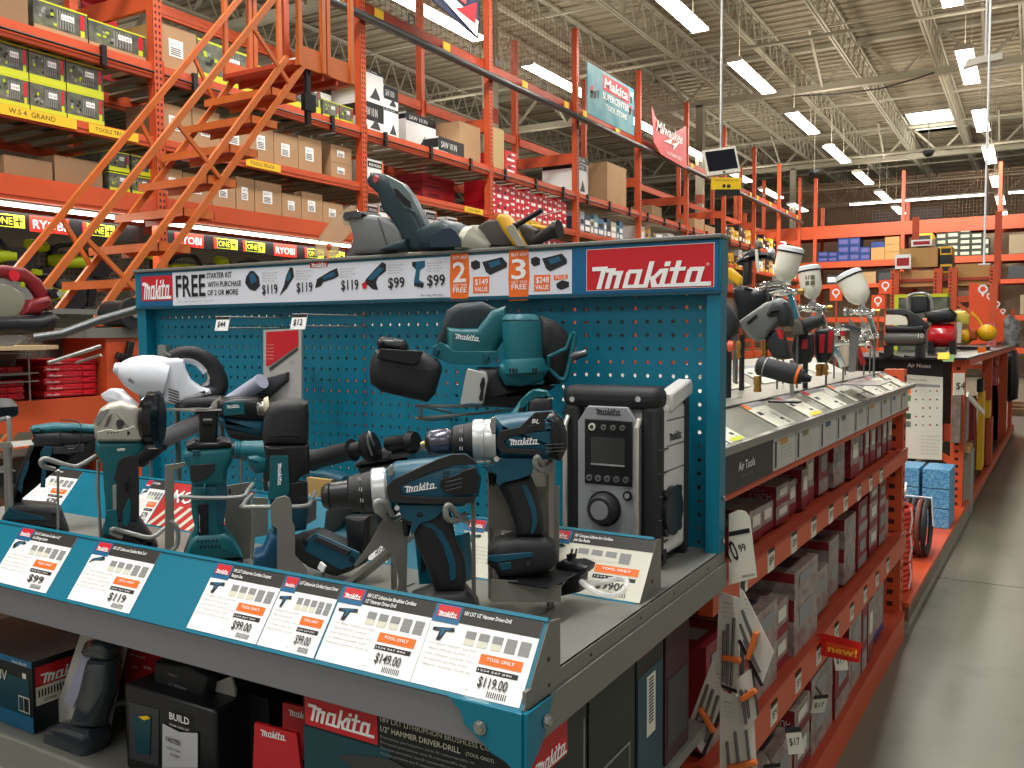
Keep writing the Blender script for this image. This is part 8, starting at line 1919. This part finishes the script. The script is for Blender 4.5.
t = thing('air_drill', 'black round air tool partly hidden by the display post', 'air tool', (PY(733, 335, 2.3).x, 2.3, DKZ))
body(t, 'body', [(722, 300), (730, 306), (738, 320), (737, 334), (730, 342), (722, 344)], 2.3, .03, BLK, .6); b = MB(); b.cyl(PY(728, 345, 2.3), (PY(728, 345, 2.3).x, 2.3, DKZ), .01, BLKS); b.build('stem', t)
lathe(t, 'red_cap', (729, 346), (734, 346), 2.28, [(0, 6), (1, 5)], mat('soft_orange', srgb(224, 100, 70), .4), 18)
t = thing('staple_gun', 'yellow tool handle showing between the display post and black air tool', 'air tool', (PY(737, 300, 2.7).x, 2.7, DKZ))
body(t, 'yellow_handle', [(729, 268), (732, 268), (742, 277), (743, 283), (738, 286), (729, 278)], 2.7, .014, YEL, .5); b = MB(); b.cyl(PY(736, 284, 2.71), (PY(736, 284, 2.71).x, 2.71, DKZ), .008, STEELD); b.build('stem', t)
# more chrome guns further along, each its own
rr = random.Random(8)
for i, (u, v, yy) in enumerate(((768, 292, 2.7), (775, 285, 3.0), (838, 330, 3.7), (870, 330, 3.9), (826, 335, 3.4), (872, 345, 3.75), (840, 345, 3.3), (880, 338, 4.0))):
    t = thing('air_gun', 'small chrome air gun, %s along the silver shelf' % ORD[i], 'air tool', (PY(u, v, yy).x, yy, DKZ), 'chrome air guns'); p_ = PY(u, v, yy); s = 1.0
    p_.x = min(p_.x, W((-.12, 0, 0)).x+.02)
    b = MB(); b.rev(p_+V((-.05, 0, 0)), p_+V((.05, 0, .01)), [(0, .006), (.15, .013), (.3, .009), (.6, .014), (.85, .01), (1, .013)], CHROME, 16); b.build('barrel', t)
    b = MB(); b.bar(p_, p_+V((.03, 0, -.08)), .015, .02, rr.choice([CHROME, BLKS, REDC])); b.build('handle', t, bev=.003)
    b = MB(); b.tube([p_+V((-.02,0,0)), p_+V((-.01,0,-.03)), p_+V((.01,0,-.05))], .0025, STEEL, 6); b.build('trigger', t)
    b = MB(); b.cyl(p_+V((.03, 0, -.08)), (p_.x+.03, yy, DKZ), .003, STEELD); b.build('inlet', t)
    b = MB(); b.cyl(p_+V((0, 0, .008)), p_+V((0, 0, .03)), .009, STEEL); b.build('top_knob', t)
t = thing('clear_bottle', 'clear plastic lubricant bottle behind the silver plate', 'bottle', (PY(844, 366, 3.45).x, 3.45, DKZ)); k = pxm(844, 350, 3.45)
b = MB(); b.rev(PY(844, 366, 3.45), PY(843, 334, 3.45), [(0, 5*k), (.6, 5.5*k), (.75, 3.5*k), (.85, 2*k), (1, 2*k)], mat('bottle_pale', srgb(206, 190, 170), .2, alpha=.8), 20); b.build('body', t)
b = MB(); b.cyl(PY(843, 336, 3.45), PY(843, 331, 3.45), 2.4*k, REDC); b.build('cap', t)

# ================================================================== AIR HOSES BAY AND BEYOND
yc = yb + .12
t = thing('gondola_rack', 'orange rack bay with the Air Hoses chart on its end', 'pallet rack', W((-.4, 3.4, 0)))
EYE_Y = 4.72     # local y of the chart plane
for yy, d, zt in ((EYE_Y, .02, 1.12), (EYE_Y, .40, 1.12)): post(t, yy, zt, d=d)
for z0, z1 in ((1.08, 1.12), (.04, .12)):
    b = LB(); b.box((-.03, yc, z0) if z0 < 1 else (-.03, EYE_Y+.07, z0), (0, 11, z1), ORG); b.build('front_beam', t)
b = LB(); b.box((-.75, yc, .09), (-.02, EYE_Y, .118), ORG); b.build('bottom_shelf', t)
b = LB(); b.box((-.9, EYE_Y-.1, 1.12), (-.0, 11, 1.135), BLKS); b.build('top_shelf', t)
b = LB(); b.bar((-.38, EYE_Y+.02, .62), (-.06, EYE_Y+.02, .40), .03, .045, ORG); b.build('diagonal_brace', t)
b = LB(); b.box((-.5, EYE_Y+.03, .56), (-.04, EYE_Y+.05, .68), ORGD); b.build('cross_beam', t)
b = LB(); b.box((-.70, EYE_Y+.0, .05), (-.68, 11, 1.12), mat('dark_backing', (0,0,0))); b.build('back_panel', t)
for yy in (7.2, 9.6): post(t, yy, 1.12, holes=False)
# chart
cy = EYE_Y - .012; yw = W((-.2, cy, 0)).y
def HP(u, v, e=0.0): return PY(u, v, yw-e)
t = thing('hose_chart', 'white hose selection chart under a black Air Hoses heading', 'chart', HP(924, 460))
b = MB(); b.prism([HP(*p) for p in ((904, 373), (943, 377), (942, 460), (903, 458))], (0, .003, 0), mat('chart_card', srgb(206, 210, 196), .5)); b.build('board', t)
b = MB(); b.prism([HP(u, v, .004) for u, v in ((879, 352), (904, 357), (904, 368), (879, 368))], (0, .003, 0), BLKS); b.prism([HP(u, v, .004) for u, v in ((904, 355), (943, 361), (943, 377), (904, 374))], (0, .002, 0), BLKS)
a, c = HP(907.5, 367, .0065), HP(930.5, 368, .0065); b.text('Air Hoses', a, c-a, EZ, .028, PAPER, w=(c-a).length); b.build('heading', t)
b = MB(); rr = random.Random(3); b.prism([HP(u, v, .0035) for u, v in ((913, 383.5), (940, 385), (940, 387.5), (913, 386.5))], (0, .0005, 0), INKG)
a, c = HP(907, 380, .0035), HP(927, 381, .0035); b.text('Choose a Hose', a, c-a, EZ, .01, INK, w=(c-a).length)
for r_ in range(5):
    for q in range(4):
        if (r_*4+q) % 7 == 1: continue
        p_ = HP(916+7*q, 391+8.5*r_, .0035); b.cyl(p_, p_-V((0, .001, 0)), .006, (REDC, CHAR, INKG)[(r_+q) % 3], n=8)
for r_ in range(6): a = HP(920, 436+3.5*r_, .0035); b.text('rubber pvc hybrid hose', a, EX, EZ, .006, INKG, w=.12)
for (v, m_) in ((391, ORGT), (398, mat('swatch_green', srgb(90, 130, 60), .5)), (416, mat('swatch_dark_green', srgb(40, 80, 50), .5)), (424, mat('swatch_grey', srgb(110, 116, 110), .5))):
    p_ = HP(904.5, v, .0035); b.box((p_.x, p_.y, p_.z-.02), (p_.x+.04, p_.y+.0006, p_.z+.02), m_)
b.build('print', t)
# goods low in the air hose bay
def lb_box(x0, x1, y0, y1, z0, z1, m, lab, name='carton', cat='carton', grp=None, bev=.002): b = LB(); b.box((x0, y0, z0), (x1, y1, z1), m); return tag(b.build(name, bev=bev), lab, cat, grp)
WIPE = mat('blue_pack', srgb(24, 104, 170), .3, var=.5, vscale=60, vcol=srgb(120, 190, 220))
for i in range(2):
    for j in range(3): 
        p_ = PR(905+17*i, 500, .1 if i == 0 else .05); lb_box(-.34+.17*i, -.19+.17*i, 3.95, 4.25, .12+.12*j, .235+.12*j, WIPE, 'bright blue hose pack, %s column, %s from the bottom beside the rack post' % (('left', 'right')[i], ORD[j]), 'hose_pack', 'package', 'bright blue hose packs')
t = thing('hose_coil', 'dark hose coil with white tie standing in front of the blue packs', 'hose', W((-.16, 2.95, .12)))
for k in range(6):
    b = LB(); c = V((-.20+.03*k, 3.2, .12+.15)); b.tube([c + V((0, .16*math.cos(a*PI/12), .14*math.sin(a*PI/12))) for a in range(24)], .013, (BLK, mat('hose_brown', srgb(110, 60, 50), .5), BLK)[k % 3], 8, closed=True); b.build('hose_loop', t)
b = LB(); b.tube([(-.23, 3.2, .43), (-.03, 3.2, .43), (-.02, 3.2, .28)], .004, PAPER, 6); b.build('tie', t)
for s in range(3):
    t = thing('hose_coil', 'orange hose coil, %s from the bottom of the stack beside the post' % ORD[s], 'hose', W((-.14, 2.5, .12+.13*s)), 'orange hose coils')
    for k in range(5):
        b = LB(); z = .132+.024*k+.13*s; b.tube([(-.14+.105*math.cos(a*PI/12), 2.5+.16*math.sin(a*PI/12), z) for a in range(24)], .012, mat('hose_orange', srgb(214, 56, 34), .4), 8, closed=True); b.build('hose_loop', t)
    b = LB(); b.tube([(-.03, 2.44, .13+.13*s), (-.022, 2.45, .19+.13*s), (-.03, 2.46, .245+.13*s)], .004, PAPER, 6); b.build('tie', t)
lb_box(-.24, -.05, 2.25, 2.34, .12, .52, DR, 'red and white boxed hose right behind the rack post', 'hose_box')
b = LB(); b.add([(-.2, 2.36, .525), (-.06, 2.36, .525), (-.08, 2.7, .58), (-.24, 2.66, .58)], [(0,1,2,3)], PAPER); b.prism([(-.2, 2.36, .5), (-.06, 2.36, .5), (-.08, 2.7, .55), (-.24, 2.66, .55)], (0, 0, .008), PAPER); b.cyl((-.14, 2.5, .505), (-.14, 2.5, .55), .01, CHAR); tag(b.build('tilted_card'), 'white tilted card on top of the orange hose coils', 'card')
b = LB(); b.box((-.02, yc, .0), (.0, 5.0, .1), mat('white_rail', srgb(150, 146, 130), .6)); tag(b.build('floor_rail'), 'pale kick rail along the foot of the air hose bay', 'rail')
for i, (u, z0, z1) in enumerate(((895, .2, .3), (893, .3, .38))): lb_box(-.30, -.2, 2.02+.0*i, 2.1, z0+.29, z1+.29, mat('white_roll', srgb(196, 194, 186), .5), 'small white roll stack behind the right rack post, %s' % ('lower', 'upper')[i], 'roll', 'roll', 'white rolls')
# compressors on top
def tank(p, q, r, m, t, nm='tank', n=28): 
    b = MB(); b.rev(p, q, [(0, r*.3), (.03, r*.7), (.1, r*.97), (.15, r), (.85, r), (.9, r*.97), (.97, r*.7), (1, r*.3)], m, n); return b.build(nm, t)
ZS = 1.136
yy = 6.6; k = pxm(905, 340, yy)
t = thing('air_compressor', 'grey tank air compressor with black handle on the Air Hoses bay', 'compressor', (PY(905, 345, yy).x, yy, ZS))
tank(PY(884, 338, yy), PY(927, 338, yy), 8*k, mat('tank_grey', srgb(84, 86, 82), .35), t)
body(t, 'deck_plate', [(886, 326), (925, 326), (926, 332), (886, 332)], yy, .06, BLKS, .3)
body(t, 'hose_arch', [(886, 309), (905, 309), (918, 315), (930, 326), (924, 332), (910, 330), (905, 318), (886, 313)], yy, .02, BLK, .5)
b = MB(); b.text('10', PY(918, 338, yy-8*k-.002), EX, EZ, .03, PAPERS); b.build('tank_number', t)
b = MB(); b.box((PY(886, 345, yy).x, yy-.1, ZS), (PY(892, 345, yy).x, yy+.1, PY(888, 345, yy).z), BLKS); b.build('foot', t)
b = MB(); b.box((PY(917, 345, yy).x, yy-.1, ZS), (PY(924, 345, yy).x, yy+.1, PY(920, 345, yy).z), BLKS); b.build('foot', t)
b = MB(); b.box((PY(886, 325, yy).x, yy-.02, PY(886, 325, yy).z), (PY(908, 314, yy).x, yy+.02, PY(886, 315, yy).z), PAPERS); b.build('label_plate', t)
yy = 7.6; k = pxm(940, 335, yy)
t = thing('air_compressor', 'bright red air compressor with black motor and chrome loop handle', 'compressor', (PY(942, 347, yy).x, yy, ZS))
tank(PY(928, 335, yy), PY(957, 336, yy), 12*k, mat('tank_red', srgb(186, 20, 30), .22, coat=.4), t)
body(t, 'motor', [(925, 312), (950, 308), (957, 314), (956, 322), (934, 324), (926, 320)], yy, .09, BLKS, .4)
b = MB(); b.tube(smooth_path([PY(u, v, yy) for u, v in ((908, 309), (908, 298), (914, 294), (926, 294), (931, 300), (932, 309))], 5), 1.6*k, STEEL, 10); b.build('loop_handle', t)
body(t, 'cap', [(911, 296), (929, 296), (930, 312), (911, 314)], yy+.06, .05, BLK, .5)
lathe(t, 'orange_knob', (920, 322), (927, 321), yy-.1, [(0, 3.5), (1, 3)], mat('knob_orange', srgb(214, 90, 50), .4), 16)
for u in (932, 953): b = MB(); p_ = PY(u, 345, yy); b.box((p_.x-.02, yy-.1, ZS), (p_.x+.02, yy+.1, p_.z+.03), BLKS); b.build('foot', t)
yy = 9.6; k = pxm(985, 333, yy)
t = thing('air_compressor', 'yellow air compressor with round tank and pale folding handle', 'compressor', (PY(975, 345, yy).x, yy, ZS))
YC = mat('compressor_yellow', srgb(226, 170, 20), .35)
b = MB(); b.ell(PY(987, 333, yy), 9*k, 9*k, 8.5*k, YC); b.build('round_tank', t)
b = MB(); b.ell(PY(967, 336, yy), 6*k, 8*k, 8*k, YC); b.build('round_tank', t)
body(t, 'shroud', [(953, 311), (966, 311), (970, 316), (969, 325), (960, 326), (955, 318)], yy, .1, mat('pale_yellow', srgb(222, 200, 90), .4), .4)
b = MB(); b.tube([PY(971, 312, yy), PY(978, 319, yy), PY(982, 326, yy)], 1.2*k, YC, 8); b.build('handle', t)
b = MB(); b.prism([PY(u, v, yy-.2) for u, v in ((957, 322), (962, 322), (961, 343), (955, 343))], (0, .01, 0), PAPERS); b.build('folding_handle', t)
body(t, 'copper_motor', [(969, 328), (977, 330), (977, 340), (969, 341)], yy, .09, mat('copper', srgb(170, 80, 40), .4), .4)
b = MB(); b.box((PY(957, 343, yy).x, yy-.1, ZS), (PY(990, 343, yy).x, yy+.1, ZS+.03), BLKS); b.build('base', t)
# lime carton behind
yy = 9.0; a = PY(895, 309, yy); c = PY(947, 293.5, yy); b = MB(); b.box((a.x, yy, ZS), (c.x, yy+.4, c.z), DGREY); b.box((a.x-.005, yy-.005, c.z-.03), (c.x+.005, yy+.4, c.z), LIME); b.box((a.x-.006, yy-.006, ZS), (a.x+.03, yy, c.z), LIME); tag(b.build('tool_carton'), 'lime edged carton standing behind the compressors', 'carton')
# coupons on the front edge
for i, (u, v, m_) in enumerate(((941, 356, YTAG), (946, 358, mat('soft_green', srgb(130, 170, 110), .5)), (980, 350, ORGT))):
    b = MB(); p_ = W((.012, PR(u, v, 0).y, 0)); p_.z = PR(u, v, 0).z; b.obox(Matrix.Translation(p_) @ Matrix.Rotation(.4*i-.6, 4, 'X'), .055, .006, .04, m_); tag(b.build('coupon_pad'), '%s coupon pad on the top edge beyond the Air Hoses chart' % ('yellow', 'green', 'orange')[i], 'coupon pad')
# goods beyond the second post (bay three)
def far(u0, v0, u1, v1, d, m, lab, name='carton', cat='carton', depth=.3, grp='goods beyond the Air Hoses chart'):
    yl = PR((u1), 400, d).y; yw_ = W((-d, yl, 0)).y
    a = PY(u0, v1, yw_); c = PY(u1, v0, yw_); z0 = max(a.z, .0); b = MB(); b.box((a.x, yw_, z0), (c.x, yw_+depth, c.z), m); return tag(b.build(name, bev=.003), lab, cat, grp)
far(953, 452, 972, 540, -.0, mat('machine_white', srgb(150, 148, 136), .5), 'tall pale machine carton standing on the floor past the second post')
far(951, 447, 970, 452, .0, TAN, 'tan carton top on the pale machine carton')
far(951, 394, 961, 443, .03, mat('clear_packs', srgb(130, 116, 104), .3, var=.5, vscale=20), 'hanging clear packs beside the second orange post', 'hanging_pack', 'package')
far(962, 396, 967, 443, .04, GW, 'grey upright carton beside the hanging packs'); far(968, 398, 975, 440, .05, DR, 'dark red upright carton left of the yellow carton')
far(976, 392, 984, 470, .0, YEL, 'tall yellow and black carton facing the right aisle'); far(976.5, 380, 983, 392, .0, BLKS, 'black carton on top of the tall yellow carton')
far(985, 419, 992, 465, -.01, mat('orange_carton', srgb(176, 76, 36), .5), 'orange carton at floor level beyond the yellow carton')
far(984, 402, 990, 418, .0, YEL, 'short yellow carton above the orange carton')
b = MB(); p_ = W((.02, PR(955, 384, 0).y, 0)); p_.z = PR(955, 384, 0).z; b.obox(Matrix.Translation(p_) @ Matrix.Rotation(-.9, 4, 'Z'), .005, .07, .13, PAPERS); b.T = Matrix.Translation(p_) @ Matrix.Rotation(-.9, 4, 'Z'); b.text('$4', (.004, -.02, -.03), (0,1,0), (0,0,1), .04, INK); tag(b.build('price_card'), 'white price card hanging on the far side of the second post', 'price card')
b = MB(); q0 = W((.03, PR(962, 394, 0).y, PR(962, 394, 0).z)); q1 = W((.1, PR(977, 413, -.06).y, PR(977, 413, -.06).z)); b.bar(q0, q1, .012, .03, PAPERS); tag(b.build('hanging_strip'), 'white slanted strip hanging past the second post', 'strip')
# red cloth, dark bags, red goods on the post
yy = 12.2; RCL = mat('red_cloth', srgb(170, 24, 44), .7)
t = thing('red_cloth', 'red cloth hanging at the rack end by the right aisle', 'cloth', PY(1000, 450, yy))
body(t, 'cloth', [(993, 368), (996, 370), (1001, 395), (1005, 418), (1008, 438), (1003, 437), (998, 433), (998, 448), (1008, 450), (1004, 452), (991, 451), (990, 420), (991, 390)], yy, .08, RCL, .5)
b = MB(); b.cyl(PY(993, 369, yy), PY(993, 355, yy+.3), .015, CHAR); b.build('hook', t)
yy = 13.4
t = thing('hanging_bags', 'black garment bags hanging on the far right rack', 'bag', PY(1012, 400, yy))
body(t, 'bag', [(1004, 352), (1017, 350), (1019, 380), (1018, 398), (1008, 402), (1003, 392)], yy, .2, BLKS, .4)
body(t, 'upper_bundle', [(1003, 318), (1010, 314), (1020, 322), (1020, 345), (1010, 352), (1003, 345)], yy, .15, mat('bundle_dark', srgb(52, 50, 50), .5, var=.6, vscale=14, vcol=srgb(150, 150, 150)), .5)
b = MB(); p_ = PY(1012, 330, yy+.2); b.cyl((p_.x, p_.y, 0), (p_.x, p_.y, 1.6), .025, ORG); b.build('rack_pole', t)
yy = 10.8
for i in range(7): 
    a = PY(986, 385-9*i, yy+.2*i); b = MB(); b.box((a.x, a.y, a.z), (a.x+.1, a.y+.15, a.z+.095), mat('red_speckle', srgb(150, 30, 40), .5, var=.5, vscale=25, vcol=srgb(200, 120, 120))); tag(b.build('red_pack'), 'small red pack on the end post, %s from the bottom' % ORD[i], 'package', 'red packs on the end post')
t = thing('end_pole', 'orange post carrying the small red packs', 'post', PY(992, 400, 12)); b = MB(); p_ = PY(991, 390, 12.5); b.box((p_.x-.04, 12.4, 0), (p_.x+.04, 12.5, 1.9), ORG); b.build('post', t)
# wooden pallet edge at the far right floor
t = thing('pallet', 'low wooden pallet with pale scraps at the far right', 'pallet', PZ(1012, 412, 0))
for i in range(3): b = MB(); p_ = PZ(1008, 415-4*i, 0); b.box((p_.x, p_.y, .0+.0*i), (p_.x+1.2, p_.y+.12, .1), KRAFT); b.build('board', t)
